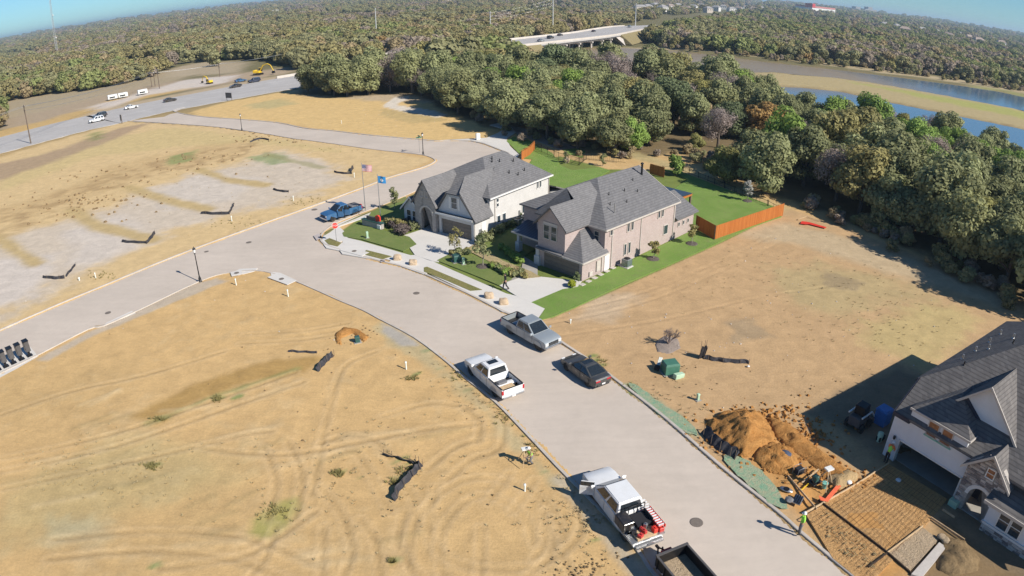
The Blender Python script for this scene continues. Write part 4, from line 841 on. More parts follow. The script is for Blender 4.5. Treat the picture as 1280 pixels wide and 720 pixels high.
main_roof = roof(B, [[(.4, 3.3, z5), (.4, 17.9, z5), (-6, 17.9, zr), (-6, 9.6, zr)], [(-12.4, 3.3, z5), (.4, 3.3, z5), (-6, 9.6, zr)], [(-12.4, 17.9, z5), (-12.4, 3.3, z5), (-6, 9.6, zr), (-6, 17.9, zr)]], 'shingle_grey')
pipes(main_roof, [(-3.2, 11.2, 6.85), (-2.2, 7.2, 6.3), (-1.8, 9.8, 6.1), (-4.2, 14.2, 7.3), (-3.4, 8.5, 6.9), (-2.6, 13.0, 6.5)], .32, .05)
b = MB(); b.tube((-4.6, 16.6, 7.3), (-4.6, 16.6, 8.9), .13, n=10); b.lathe([(.2, 1.55), (.2, 1.66), (.05, 1.75)], (-4.6, 16.6, 7.3), 10); b.build('flue', M['black_metal'], main_roof)
b = MB(); b.tube((-1.1, 6.6, 5.5), (-1.1, 6.6, 6.9), .06, n=8); b.build('flue', M['galv'], main_roof)
b = MB(); b.bb(.4, .46, 3.3, 17.9, z5 - .2, z5 - .02); b.bb(-2.1, .4, 3.24, 3.3, z5 - .2, z5 - .02); b.build('fascia', M['trim_beige'], B)
b = MB(); b.prism([(.46, 17.9, z5 - .24), (.46, 17.9, z5 + .02), (-6, 17.9, zr + .04), (-6, 17.9, zr - .2)], (0, .07, 0)); b.build('rake_board', M['trim_beige'], B)
# hip over the garage
g0 = 2.32
roof(B, [[(-2.4, -.38, g0), (.38, -.38, g0), (-2.4, 2.35, 4.5)], [(.38, -.38, g0), (.38, 4.0, g0), (-2.4, 4.0, 4.62), (-2.4, 2.35, 4.5)]], 'shingle_grey', 'garage_roof')
b = MB(); b.bb(-6.3, -2.38, -.5, .02, 2.2, 2.34); b.build('garage_canopy', M['shingle_grey'], B); b = MB(); b.bb(-6.3, .4, -.46, -.4, 2.14, 2.32); b.bb(.4, .46, -.4, 4.1, 2.14, 2.32); b.build('fascia', M['trim_beige'], B)
# side windows
for y_, z_, w1, h1 in ((7.8, 3.62, .34, 1.15), (8.55, 3.62, .34, 1.15), (4.75, 4.0, .5, .9), (13.9, 3.75, .34, 1.05), (14.65, 3.75, .34, 1.05), (7.4, .95, .34, 1.25), (8.2, .95, .34, 1.25), (15.6, 1.3, .8, 1.1)): window(B, y_, z_, w1, h1, side=0.0, frame='trim_beige', mull=0)
window(B, -1.1, 3.4, .6, 1.0, t=3.66, frame='trim_beige')
b = MB(); b.bb(-.01, .06, 3.72, 4.55, .1, 2.1); b.build('side_door', M['trim_white'], B); b = MB(); b.bb(.0, .14, 2.3, 2.9, .5, 1.7); b.bb(0, .1, 3.2, 3.35, .2, 1.9); b.bb(0, .16, 1.1, 1.6, .3, .8); b.build('meter_box', M['trim_beige'], B)
downspout(B, .0, 10.3, 5.0); downspout(B, .0, 17.3, 5.0); downspout(B, 0, 4.9, 5.0)
# single-storey back wing and blue patio roof
b = MB(); b.bb(-7, -.0, 17.6, 22.2, 0, 2.75); b.build('back_wall', M['brick_rose'], B); gable(B, -7, 0, 21.9, 2.75, 4.4, .3, 'brick_rose')
roof(B, [[(.4, 17.6, 2.7), (.4, 22.7, 2.7), (-3.5, 22.7, 4.6), (-3.5, 17.6, 4.6)], [(-7.4, 22.7, 2.7), (-7.4, 17.6, 2.7), (-3.5, 17.6, 4.6), (-3.5, 22.7, 4.6)]], 'shingle_grey', 'back_roof')
for y_ in (18.6, 19.7, 20.8): window(B, y_, 1.55, .3, .45, side=0.0, frame='trim_beige', mull=0)
roof(B, [[(-10.5, 22.2, 3.3), (-3.9, 22.2, 3.3), (-3.9, 28.2, 2.9), (-10.5, 28.2, 2.9)]], 'metal_roof', 'patio_roof', .12); b = MB(); b.bb(-10.5, -3.9, 28.0, 28.25, 2.55, 2.86); b.bb(-4.15, -3.9, 22.7, 28.0, 2.55, 2.8); b.build('patio_beam', M['cedar'], B)
for x_ in (-4.15, -7.2, -10.4): b = MB(); b.bb(x_, x_ + .25, 27.9, 28.15, 0, 2.6); b.build('patio_post', M['wood_pole'], B)
# entry porch on the left with its blue metal roof
b = MB(); b.bb(-12, -6.3, 3.3, 5.2, 0, 2.9); b.build('entry_wall', M['brick_rose'], B)
roof(B, [[(-11.4, 1.0, 2.45), (-6.3, 1.0, 2.45), (-6.3, 4.0, 3.3), (-11.4, 4.0, 3.3)]], 'metal_roof', 'porch_roof', .1); b = MB(); b.bb(-11.4, -6.3, .94, 1.0, 2.28, 2.46); b.build('porch_fascia', M['trim_beige'], B)
b = MB(); b.bb(-10.9, -10.3, 1.1, 1.7, 0, 1.3); b.bb(-10.75, -10.45, 1.25, 1.55, 1.3, 2.4); b.build('porch_column', M['brick_white'], B); b = MB(); b.bb(-6.75, -6.0, -.12, .5, 0, 1.15); b.bb(-6.6, -6.15, -.02, .4, 1.15, 2.3); b.build('porch_column', M['brick_white'], B)
b = MB(); b.bb(-9.4, -8.5, 3.22, 3.3, 0, 2.1); b.build('front_door', M['trim_dark'], B); window(B, -7.4, 1.9, .6, .35, t=3.3, mull=0, frame='trim_beige')
ac_unit(B, 1.1, 6.4, 'grey air conditioner beside the brick house side wall')

# ---------------------------------------------------------------- white house (first finished house)
W = house_root('white_house', P(592.5, 303.2), (.8, -.6), 'white-painted two-storey house with grey stone entry tower and grey shingle roof')
b = MB(); b.bb(-11.2, -.02, 3.15, 16.0, 0, 4.9); b.build('main_wall', M['brick_white'], W)
b = MB(); b.bb(-.36, .04, .0, 3.2, 0, 3.0); b.bb(-5.6, -5.2, .0, 3.2, 0, 3.0); b.bb(-5.2, -.36, .0, .3, 2.1, 3.0); b.bb(-5.2, -.36, .28, 3.2, 0, 3.0); b.build('garage_wall', M['brick_white'], W)
garage_door(W, -5.2, -.36, .2, 2.1)
b = MB(); b.prism([(-5.6, -.01, 2.9), (.1, -.01, 2.9), (.1, -.01, 3.0), (-1.75, -.01, 5.5), (-3.95, -.01, 5.5), (-5.6, -.01, 3.1)], (0, .3, 0)); b.build('gable_wall', M['board_siding'], W)
b = MB(); b.bb(-5.7, .25, -.5, .05, 2.85, 2.97); b.build('garage_canopy', M['shingle_grey'], W); b = MB(); b.bb(-5.7, .25, -.56, -.5, 2.72, 2.96); b.build('fascia', M['trim_white'], W)
window(W, -2.9, 3.75, .85, 1.35, t=-.01)
for s in (-3.6, -2.2): b = MB(); b.bb(s - .16, s + .16, -.08, 0, 3.65, 5.15); b.build('shutter', M['trim_white'], W)
roof(W, [[(.6, -.35, 2.78), (.6, 3.1, 2.78), (-.06, 3.12, 3.74), (-2.6, 7.2, 7.45), (-2.6, 1.7, 7.45), (-1.75, -.35, 6.0)], [(-1.75, -.35, 5.65), (-2.6, 1.7, 7.45), (-3.95, -.35, 5.65)], [(-6.0, -.35, 2.85), (-3.95, -.35, 5.65), (-2.6, 1.7, 7.45), (-2.6, 7.6, 7.45), (-6.0, 7.6, 2.9)]], 'shingle_grey', 'garage_roof')
b = MB(); b.prism([(.62, -.4, 2.55), (.62, -.4, 2.78), (-1.72, -.4, 5.68), (-1.72, -.4, 5.45)], (0, .06, 0)); b.prism([(-6.0, -.4, 2.62), (-6.0, -.4, 2.88), (-3.95, -.4, 5.68), (-3.95, -.4, 5.42)], (0, .06, 0)); b.build('rake_board', M['trim_dark'], W)
# stone entry tower
wall_arch(W, [(-9.2, 0), (-9.2, 4.1), (-7.45, 6.65), (-5.7, 4.1), (-5.7, 0)], -7.2, 1.9, 2.3, -.5, .4, 'stone_grey', 'tower_wall', 'trim_beige')
b = MB(); b.bb(-9.2, -8.8, -.12, 3.3, 0, 4.1); b.bb(-6.1, -5.7, -.12, 3.3, 0, 4.1); b.build('tower_wall', M['stone_grey'], W); b = MB(); b.bb(-8.8, -6.1, 1.6, 1.8, 0, 3.6); b.build('entry_recess', M['trim_dark'], W); b = MB(); b.bb(-7.8, -6.7, 1.5, 1.6, 0, 2.3); b.build('front_door', M['wood_pole'], W)
roof(W, [[(-9.6, -.8, 3.6), (-7.45, -.8, 6.8), (-7.45, 5.2, 6.8), (-9.6, 5.2, 3.6)], [(-5.3, -.8, 3.6), (-5.3, 5.2, 3.6), (-7.45, 5.2, 6.8), (-7.45, -.8, 6.8)]], 'shingle_grey', 'tower_roof')
for s in (-7.85, -7.05): window(W, s, 4.55, .42, .7, t=-.5, frame='trim_beige', pane='stone_grey', mull=0)
# left wing
b = MB(); b.bb(-11.8, -8.95, .1, 3.3, 0, 2.5); b.build('wing_wall', M['board_siding'], W); gable(W, -11.8, -8.95, .1, 2.45, 3.8, .3, 'board_siding')
roof(W, [[(-12.15, -.25, 2.15), (-10.37, -.25, 4.0), (-10.37, 4.2, 4.0), (-12.15, 4.2, 2.15)], [(-8.6, -.25, 2.15), (-8.6, 4.2, 2.15), (-10.37, 4.2, 4.0), (-10.37, -.25, 4.0)]], 'shingle_grey', 'wing_roof')
b = MB(); b.prism([(-8.58, -.3, 1.95), (-8.58, -.3, 2.18), (-10.37, -.3, 4.06), (-10.37, -.3, 3.83)], (0, .07, 0)); b.prism([(-12.18, -.3, 1.95), (-12.18, -.3, 2.18), (-10.37, -.3, 4.06), (-10.37, -.3, 3.83)], (0, .07, 0)); b.build('rake_board', M['trim_white'], W)
for s in (-10.9, -9.85): window(W, s, .55, .72, 1.5, t=.1)
# main hips
mr_ = roof(W, [[(.4, 2.75, 4.85), (.4, 16.4, 4.85), (-5.4, 12.7, 8.05), (-5.4, 8.6, 8.05)], [(-11.6, 2.75, 4.85), (.4, 2.75, 4.85), (-5.4, 8.6, 8.05)], [(-11.6, 16.4, 4.85), (-11.6, 2.75, 4.85), (-5.4, 8.6, 8.05), (-5.4, 12.7, 8.05)], [(.4, 16.4, 4.85), (-11.6, 16.4, 4.85), (-5.4, 12.7, 8.05)]], 'shingle_grey')
pipes(mr_, [(-3.9, 10.2, 7.3), (-3.3, 12.4, 7.0), (-1.9, 9.6, 6.2), (-1.2, 10.6, 5.85), (-1.5, 12.4, 6.0), (-4.6, 9.5, 7.7), (-4.2, 9.0, 7.5)], .35, .06)
b = MB(); b.bb(.4, .46, 2.75, 16.4, 4.66, 4.86); b.build('fascia', M['trim_white'], W)
for y_, z_, w1, h1 in ((13.3, 3.6, .32, 1.0), (13.95, 3.6, .32, 1.0), (12.9, 1.2, .4, .9), (10.2, 1.0, .75, 1.3), (5.95, 1.2, .6, .85), (4.85, 1.2, .6, .85), (4.65, 3.9, .4, .42), (4.65, 3.3, .4, .4)): window(W, y_, z_, w1, h1, side=-.02, mull=0, frame='trim_white')
b = MB(); b.bb(-.02, .07, 1.5, 2.3, .1, 2.1); b.build('side_door', M['trim_white'], W); b = MB(); b.bb(.04, .2, .9, 1.3, .6, 1.4); b.bb(.0, .14, 9.0, 9.25, .5, 1.6); b.build('meter_box', M['galv'], W, kind='stuff')
downspout(W, .0, 4.1, 4.8); downspout(W, .0, 15.9, 4.8); downspout(W, .04, .1, 2.8)
b = MB(); b.bb(-5, .8, 16.0, 18.4, 0, 2.4); b.build('back_wall', M['brick_white'], W); roof(W, [[(-5.3, 16.0, 3.4), (1.2, 16.0, 3.4), (1.2, 18.9, 2.3), (-5.3, 18.9, 2.3)]], 'shingle_grey', 'back_roof')
for y_, lb in ((7.6, 'nearer grey air conditioner in the hedge along the white wall'), (9.1, 'farther grey air conditioner in the hedge along the white wall')): ac_unit(W, 1.0, y_, lb)

# ---------------------------------------------------------------- house under construction (lower right)
Hh = house_root('unfinished_house', (26.7, 32.9), (.482, -.876), 'white stucco and stone house under construction with open garage at lower right')
b = MB(); b.bb(-.98, 0, 0, .3, 0, 3.85); b.bb(5.06, 5.75, 0, .3, 0, 3.85); b.bb(0, 5.06, 0, .3, 1.86, 3.85); b.bb(.15, 4.65, .0, .3, 3.85, 4.7); b.build('front_wall', M['stucco'], Hh)
b = MB(); b.prism([(-.98, .3, 0), (-.98, .3, 4.05), (-.98, 2.3, 5.35), (-.98, 18, 5.4), (-.98, 18, 0)], (.28, 0, 0)); b.build('side_wall', M['stucco'], Hh); b = MB(); b.bb(-.98, 14, 17.8, 18, 0, 5.4); b.build('back_wall', M['stucco'], Hh)
b = MB(); b.bb(-.7, 5.4, .3, 7.2, -.05, .06); b.build('garage_floor', M['slab'], Hh); b = MB(); b.bb(-.7, 5.5, 6.9, 7.1, 0, 3); b.bb(5.2, 5.4, .3, 7, 0, 3); b.build('garage_lining', M['lumber'], Hh); b = MB(); b.bb(-.7, 5.4, .3, 7, 2.9, 3.0); b.build('garage_ceiling', M['lumber'], Hh)
b = MB(); b.bb(-.09, .0, -.05, .33, 0, 1.95); b.bb(5.06, 5.16, -.05, .33, 0, 1.95); b.bb(-.09, 5.16, -.05, .33, 1.86, 1.96); b.build('garage_jamb', M['trim_white'], Hh)
b = MB(); b.lathe([(.05, 0), (.09, .05), (.11, .25), (.02, .33)], (-.45, -.12, 1.75), 8); b.build('wall_lamp', M['black_metal'], Hh)
for s in (2.02, 3.12): window(Hh, s, 3.5, .74, 1.0, t=0, pane='room_amber', frame='trim_beige'); 
b = MB(); b.bb(1.5, 3.65, -.1, 0, 3.32, 3.4); b.build('window_sill', M['teal'], Hh)
k_ = .7
rm = roof(Hh, [[(-.95, -.25, 3.93), (-.95, 2.3, 5.72), (5.45, 8.7, 10.2), (14.5, 8.7, 10.2), (14.5, -.25, 3.93)]], 'shingle_brown', 'front_roof', .2)
rs = roof(Hh, [[(-1.2, 2.1, 5.55), (5.45, 8.7, 10.2), (5.45, 12, 10.2), (-1.2, 18.6, 5.55)], [(-1.2, 18.6, 5.55), (5.45, 12, 10.2), (14.5, 12, 10.2), (14.5, 18.6, 5.55)], [(5.45, 8.7, 10.2), (14.5, 8.7, 10.2), (14.5, 12, 10.2), (5.45, 12, 10.2)]], 'shingle_brown', 'side_roof', .2)
pipes(rs, [(.2, 6.2, 6.5), (.3, 8.2, 6.6), (.4, 10.6, 6.65), (.3, 13.0, 6.6), (1.3, 8.0, 7.3), (2.2, 10.2, 7.95)], .38, .07, 'galv'); pipes(rm, [(1.1, 4.3, 7.1), (3.2, 7.0, 9.0)], .3, .05)
b = MB(); b.prism([(-1.0, -.3, 3.7), (-1.0, -.3, 3.95), (-1.0, 2.3, 5.75), (-1.0, 2.3, 5.5)], (-.05, 0, 0)); b.bb(-1.0, .25, -.33, -.27, 3.6, 3.9); b.build('rake_board', M['flash_navy'], Hh); b = MB(); b.bb(-.95, .3, -.25, .0, 3.55, 3.75); b.build('soffit', M['flash_navy'], Hh)
# first gable block over the garage: clipped front, ridge running back
roof(Hh, [[(.02, -.14, 4.72), (4.78, -.14, 4.72), (2.45, 2.0, 6.45)], [(4.78, -.14, 4.72), (4.78, 1.2, 4.72), (2.45, 3.6, 6.45), (2.45, 2.0, 6.45)], [(.02, -.14, 4.72), (2.45, 2.0, 6.45), (2.45, 3.6, 6.45), (.02, 1.0, 4.72)]], 'shingle_brown', 'garage_roof', .16)
b = MB(); b.bb(.02, 4.78, -.19, -.14, 4.58, 4.74); b.bb(4.78, 4.83, -.19, 1.0, 4.58, 4.74); b.build('fascia', M['trim_beige'], Hh)
# tall white gable between
gz, gs, gt = 8.05, 4.4, 1.8
b = MB(); b.prism([(gs - 3.1, gt, gz - 3.1), (gs, gt, gz - .1), (gs + 2.7, gt, gz - 2.8), (gs + 2.7, gt, 4.0), (gs - 1, gt, 4.0)], (0, .3, 0)); b.build('gable_wall', M['stucco'], Hh)
b = MB(); b.prism([(gs - 2.1, gt - .06, 6.0), (gs - 1.5, gt - .06, 6.45), (gs + .1, gt - .06, 5.25), (gs + 2.5, gt - .06, 5.25), (gs + 2.5, gt - .06, 4.6), (gs - .3, gt - .06, 4.6)], (0, .05, 0)); b.build('flashing', M['flash_navy'], Hh)
roof(Hh, [[(gs, gt - .35, gz), (gs, 5.75, gz), (gs + 4.1, 1.0, gz - 4.1 + .3), (gs + 3.05, gt - .35, gz - 3.05)], [(gs, gt - .35, gz), (gs - 3.2, gt - .35, gz - 3.2), (gs - 3.2, 2.0, gz - 3.2), (gs, 5.75, gz)]], 'shingle_brown', 'gable_roof', .16)
b = MB()
for sg in (-1, 1): b.prism([(gs, gt - .4, gz + .02), (gs + sg * 3.05, gt - .4, gz - 3.03), (gs + sg * 3.05, gt - .4, gz - 3.25), (gs, gt - .4, gz - .2)], (0, .06, 0))
b.build('rake_board', M['trim_beige'], Hh)
# stone entry with arched door
es = 6.8
wall_arch(Hh, [(5.3, 0), (5.3, 3.7), (es, 5.05), (8.3, 3.7), (8.3, 0)], 6.85, 1.6, 1.45, -.45, .4, 'stone_grey', 'entry_wall', 'trim_white')
roof(Hh, [[(5.0, -.8, 3.35), (es, -.8, 5.12), (es, 2.9, 5.12), (5.0, 1.0, 3.35)], [(8.6, -.8, 3.35), (8.6, .0, 3.35), (es, 2.9, 5.12), (es, -.8, 5.12)]], 'shingle_brown', 'entry_roof', .14)
b = MB()
for sg in (-1, 1): b.prism([(es, -.86, 5.16), (es + sg * 1.85, -.86, 3.34), (es + sg * 1.85, -.86, 3.14), (es, -.86, 4.94)], (0, .06, 0))
b.build('rake_board', M['trim_beige'], Hh)
window(Hh, 6.95, 3.35, .5, .62, t=-.45, frame='trim_white', pane='room_amber'); b = MB(); b.bb(5.7, 7.9, 1.4, 1.5, 0, 3.1); b.build('entry_recess', M['flash_navy'], Hh); b = MB(); b.bb(6.4, 7.3, 1.3, 1.4, 0, 2.1); b.build('front_door', M['trim_dark'], Hh)
b = MB(); b.bb(5.4, 8.2, -.4, 1.4, -.05, .12); b.build('porch_floor', M['slab'], Hh); b = MB(); b.bb(5.15, 5.8, -.8, -.3, 0, .55); b.build('pier_base', M['util_pale'], Hh)
# stones laid on the entry wall and the wing base: real blocks
def stones(name, parent, s0, s1, z0, z1, t, holes, sd_, size=(.34, .15), top=None):
    r = random.Random(sd_); b = MB(); z = z0
    while z < z1 - .05:
        h = size[1] * r.choice((.7, 1, 1, 1.3)); s = s0 - r.random() * .2
        while s < s1:
            w_ = size[0] * r.uniform(.6, 1.6); c = s + w_ / 2; a0 = max(s, s0) + .012; a1 = min(s + w_, s1) - .012
            lim = top(c) if top else z1
            if a1 - a0 > .05 and z + h < lim and not any(hh(c, z + h / 2) for hh in holes): b.bb(a0, a1, t - r.uniform(.02, .07), t + .02, z + .01, z + h - .012, m=r.choice((0, 0, 1, 1, 2)))
            s += w_
        z += h
    return b.build(name, [M['stone_light'], M['stone_mid'], M['stone_dark']], parent, kind='stuff')
plain('stone_light', (.5, .46, .43), .9, var=.15); plain('stone_mid', (.33, .29, .27), .9, var=.2); plain('stone_dark', (.2, .175, .17), .9, var=.2)
stones('stone_facing', Hh, 5.3, 8.3, 0, 5.0, -.45, [lambda s, z: abs(s - 6.85) < 1.1 and z < 1.45, lambda s, z: math.hypot(s - 6.85, z - 1.45) < 1.12, lambda s, z: abs(s - 6.95) < .38 and 3.25 < z < 4.05], 3, top=lambda s: 5.0 - abs(s - es) * .9)
# right wing
wf = -1.1
b = MB(); b.bb(7.9, 13.5, wf, .6, .0, 2.55); b.build('wing_wall', M['stucco'], Hh); stones('stone_facing', Hh, 7.9, 13.5, 0, .75, wf, [], 8)
b = MB(); b.bb(7.82, 13.5, wf - .12, wf + .05, .75, .84); b.build('stone_cap', M['trim_white'], Hh)
for s in (9.15, 10.05, 12.0): window(Hh, s, 1.0, .72, 1.25, t=wf, frame='trim_white')
roof(Hh, [[(7.5, wf - .4, 2.5), (13.9, wf - .4, 2.5), (13.9, 1.6, 4.2), (8.6, 1.2, 4.0), (7.5, .0, 3.0)]], 'shingle_brown', 'wing_roof', .14); b = MB(); b.bb(7.5, 13.9, wf - .46, wf - .4, 2.3, 2.52); b.build('fascia', M['trim_beige'], Hh)
# ================================================================ vehicles (x forward, y left, z up)
def hull(b, prof, wf, m=0, cols=(-1, -.86, -.4, 0, .4, .86, 1), smooth=True):
    """side outline (x, z) swept across the width; wf(x, z) gives the half width there"""
    n = len(prof); vs = []
    for c in cols:
        for x, z in prof: vs.append((x, c * wf(x, z), z - (.035 if abs(c) == 1 and z > .9 else 0)))
    L = len(cols); b.add(vs, [(j * n + i, j * n + (i + 1) % n, (j + 1) * n + (i + 1) % n, (j + 1) * n + i) for j in range(L - 1) for i in range(n)], m, smooth)
    bm = bmesh.new()
    for j in (0, L - 1):
        v_ = [bm.verts.new(vs[j * n + i]) for i in range(n)]; bm.faces.new(v_)
    bmesh.ops.triangulate(bm, faces=bm.faces[:], ngon_method='EAR_CLIP'); bm.verts.index_update(); b.add([v.co[:] for v in bm.verts], [tuple(v.index for v in f.verts) for f in bm.faces], m); bm.free()
def arch(cx, r, z0, n=7): return [(cx + r * math.cos(math.pi * k / n), z0 + r * math.sin(math.pi * k / n)) for k in range(n + 1)]
def wheel(t, x, y, r=.39, w_=.26, rim='rim', front=False):
    s = 1 if y > 0 else -1; b = MB(); pr = [(r * .62, -w_ / 2), (r * .93, -w_ / 2), (r, -w_ * .36), (r, w_ * .36), (r * .93, w_ / 2), (r * .62, w_ / 2)]
    R_ = Matrix.Rotation(math.pi / 2, 4, 'X'); q = MB(); q.lathe(pr, n=20); b.add([R_ @ Vector(v) for v in q.v], q.f, 0, True); o = b.build('wheel', M['rubber'], t, loc=(x, y, r))
    q = MB(); q.lathe([(r * .64, -w_ * .45), (r * .64, w_ * .4), (r * .52, w_ * .44), (r * .5, w_ * .3), (r * .15, w_ * .3), (r * .13, w_ * .45)], n=20)
    sx = Matrix.Rotation(-math.pi / 2 * s, 4, 'X'); b = MB(); b.add([sx @ Vector(v) for v in q.v], q.f, 0, False)
    for k in range(6): a = k * math.pi / 3; c = sx @ Vector((math.cos(a) * r * .33, math.sin(a) * r * .33, w_ * .38)); b.box(c, (.05, .05, .05))
    b.build('rim', M[rim], o); return o
def quad(b, pts, off, m=0):
    """thin pane on the plane of pts, standing off by off along its normal"""
    p = [Vector(q) for q in pts]; nrm = (p[1] - p[0]).cross(p[2] - p[0]).normalized() * off
    c = sum(p, Vector()) / len(p)
    if nrm.dot(c - Vector((-.25, 0, c.z - .25))) < 0: nrm = -nrm
    b.prism([q + nrm for q in p], -nrm * .6, m)
def vehicle(name, label, cat, front_px, rear_px, side, paintm, kind='pickup', wb=3.7, group=None, opts=()):
    """front_px / rear_px: where the near side's front and rear tyres touch the ground; side +1 when the vehicle's left side is the near one"""
    f, r = P(*front_px), P(*rear_px); d = (f - r).normalized(); n = Vector((-d.y, d.x, 0)); trk = .84 if kind != 'car' else .78
    mid = (f + r) / 2 - n * side * trk; t = empty(name, (mid.x, mid.y, .0), math.atan2(d.y, d.x), label, cat, group)
    hw = wb / 2
    if kind == 'pickup':
        R = .41; fx, rx = hw, -hw; fe = hw + .98; re = -hw - 1.22; W_ = .99
        wf = lambda x, z: W_ * (1 - .10 * max(0, (x - fx - .2)) ** 1.3) * (1 if z < 1.05 else 1 - .05 * (z - 1.05))
        cabb = -hw + .85
        prof = [(re, .55), (rx - R - .12, .5)] + arch(rx, R + .1, .45)[::-1] + [(rx + R + .16, .4), (fx - R - .16, .4)] + arch(fx, R + .1, .45)[::-1] + [(fx + R + .14, .45), (fe - .05, .42), (fe, .6), (fe - .02, .98), (fe - .18, 1.1), (fx + .2, 1.17), (fx - .75, 1.22), (cabb, 1.2), (cabb - .02, .66), (re + .08, .66), (re + .08, .62), (re, .6)]
        b = MB(); hull(b, prof, wf); body = b.build('body', M[paintm], t, bevel=.03, seg=2)
        # bed walls
        b = MB(); b.bb(re, cabb, W_ - .1, W_ - .0, .62, 1.2); b.bb(re, cabb, -W_ + .0, -W_ + .1, .62, 1.2); b.bb(re, re + .09, -W_ + .1, W_ - .1, .6, 1.19); b.build('bed_wall', M[paintm], t, bevel=.025, seg=2)
        b = MB(); b.bb(re + .1, cabb, W_ - .13, W_ - .02, 1.19, 1.225); b.bb(re + .1, cabb, -W_ + .02, -W_ + .13, 1.19, 1.225); b.bb(re + .0, re + .1, -W_ + .1, W_ - .1, 1.19, 1.22); b.build('bed_rail', M['plastic_black'], t)
        b = MB(); b.bb(re + .1, cabb - .02, -W_ + .1, W_ - .1, .66, .69)
        for k in range(8): b.bb(re + .1, cabb - .02, -W_ + .2 + k * .22, -W_ + .27 + k * .22, .69, .705)
        for sg in (-1, 1): b.bb(rx - .35, rx + .35, sg * (W_ - .3) - .12, sg * (W_ - .3) + .12, .69, .85)
        b.build('bed_floor', M['plastic_black'], t)
        # cab
        A = (fx - .55, 1.19); Bp = (fx - 1.45, 1.86); C = (cabb + .2, 1.88); Dd = (cabb + .02, 1.2); tw = .76
    elif kind == 'car':
        R = .34; fx, rx = hw, -hw; fe = hw + .88; re = -hw - .98; W_ = .91
        wf = lambda x, z: W_ * (1 - .17 * max(0, abs(x) - hw) ** 1.6) * (1 if z < .8 else .97)
        prof = [(re + .06, .35), (rx - R - .12, .3)] + arch(rx, R + .07, .34)[::-1] + [(rx + R + .14, .26), (fx - R - .14, .26)] + arch(fx, R + .07, .34)[::-1] + [(fx + R + .1, .28), (fe - .06, .28), (fe, .45), (fe - .08, .66), (fx + .1, .84), (fx - .65, .94), (-.2, .93), (rx + .1, .97), (re + .1, .98), (re, .88), (re + .02, .55)]
        b = MB(); hull(b, prof, wf); body = b.build('body', M[paintm], t, bevel=.05, seg=3)
        A = (fx - .6, .93); Bp = (fx - 1.38, 1.36); C = (rx + .55, 1.35); Dd = (rx - .42, .98); tw = .60
    elif kind == 'suv':
        R = .38; fx, rx = hw, -hw; fe = hw + .9; re = -hw - .95; W_ = .95
        wf = lambda x, z: W_ * (1 - .1 * max(0, abs(x) - hw) ** 1.5)
        prof = [(re, .5), (rx - R - .12, .42)] + arch(rx, R + .08, .38)[::-1] + [(rx + R + .14, .34), (fx - R - .14, .34)] + arch(fx, R + .08, .38)[::-1] + [(fx + R + .12, .36), (fe, .45), (fe - .03, .85), (fe - .2, .98), (fx - .5, 1.05), (re + .02, 1.05)]
        b = MB(); hull(b, prof, wf); body = b.build('body', M[paintm], t, bevel=.03, seg=2)
        A = (fx - .5, 1.04); Bp = (fx - 1.2, 1.68); C = (re + .3, 1.7); Dd = (re + .05, 1.04); tw = .74
    bw = W_ - .06
    # greenhouse: roof panel, pillars as body colour, panes set on it
    b = MB(); b.loft([[(A[0], -bw, A[1]), (A[0], bw, A[1]), (Dd[0], bw, Dd[1]), (Dd[0], -bw, Dd[1])], [(Bp[0], -tw, Bp[1]), (Bp[0], tw, Bp[1]), (C[0], tw, C[1]), (C[0], -tw, C[1])]], smooth=False)
    b.bb(C[0] + .05, Bp[0] - .05, -tw + .05, tw - .05, C[1], C[1] + .03); cab = b.build('cab' if kind == 'pickup' else 'roof', M[paintm], t, bevel=.07 if kind != 'car' else .1, seg=3)
    L3 = lambda p, q, k: tuple(p[i] + (q[i] - p[i]) * k for i in range(3))
    def inset(p4, k=.07, kz=.1):
        a, b_, c, d_ = p4; ab = lambda u, v: L3(L3(a, b_, u), L3(d_, c, u), v); return [ab(k, kz), ab(1 - k, kz), ab(1 - k, 1 - kz * .8), ab(k, 1 - kz * .8)]
    g_ = MB(); quad(g_, inset([(A[0], bw, A[1]), (A[0], -bw, A[1]), (Bp[0], -tw, Bp[1]), (Bp[0], tw, Bp[1])][::-1][::-1], .06, .06), -.03 if False else .03); g_.build('windscreen', M['car_glass'], t)
    g_ = MB(); quad(g_, inset([(Dd[0], -bw, Dd[1]), (Dd[0], bw, Dd[1]), (C[0], tw, C[1]), (C[0], -tw, C[1])], .09, .16 if kind != 'car' else .08), .03); g_.build('rear_window', M['car_glass'], t)
    for sg in (-1, 1):
        p = [(A[0], sg * bw, A[1]), (Dd[0], sg * bw, Dd[1]), (C[0], sg * tw, C[1]), (Bp[0], sg * tw, Bp[1])]; cuts = ((.05, .47), (.50, .93)) if kind != 'suv' else ((.05, .36), (.39, .66), (.69, .95))
        if sg < 0: pass
        for k0, k1 in cuts:
            q = [L3(p[0], p[1], k0 + .05), L3(p[0], p[1], k1), L3(p[3], p[2], k1), L3(p[3], p[2], k0 + .02)]; q = [L3(q[0], q[3], .08), L3(q[1], q[2], .08), L3(q[1], q[2], .86), L3(q[0], q[3], .86)]
            if sg > 0: q = q[::-1]
            q = q if True else q; g_ = MB(); quad(g_, q, .028 if sg < 0 else .028); g_.build('side_window', M['car_glass'], t)
        b = MB(); b.box((A[0] - .12, sg * (bw + .16), A[1] + .12), (.12, .26, .2)); b.build('wing_mirror', M[paintm], t, bevel=.02)
        for dx in (.32, .62): b = MB(); xx = A[0] + (Dd[0] - A[0]) * dx; b.bb(xx - .12, xx + .04, sg * (W_ - .005), sg * (W_ + .02), A[1] - .2, A[1] - .16); b.build('door_handle', M['chrome' if kind != 'pickup' else paintm], t)
        b = MB()
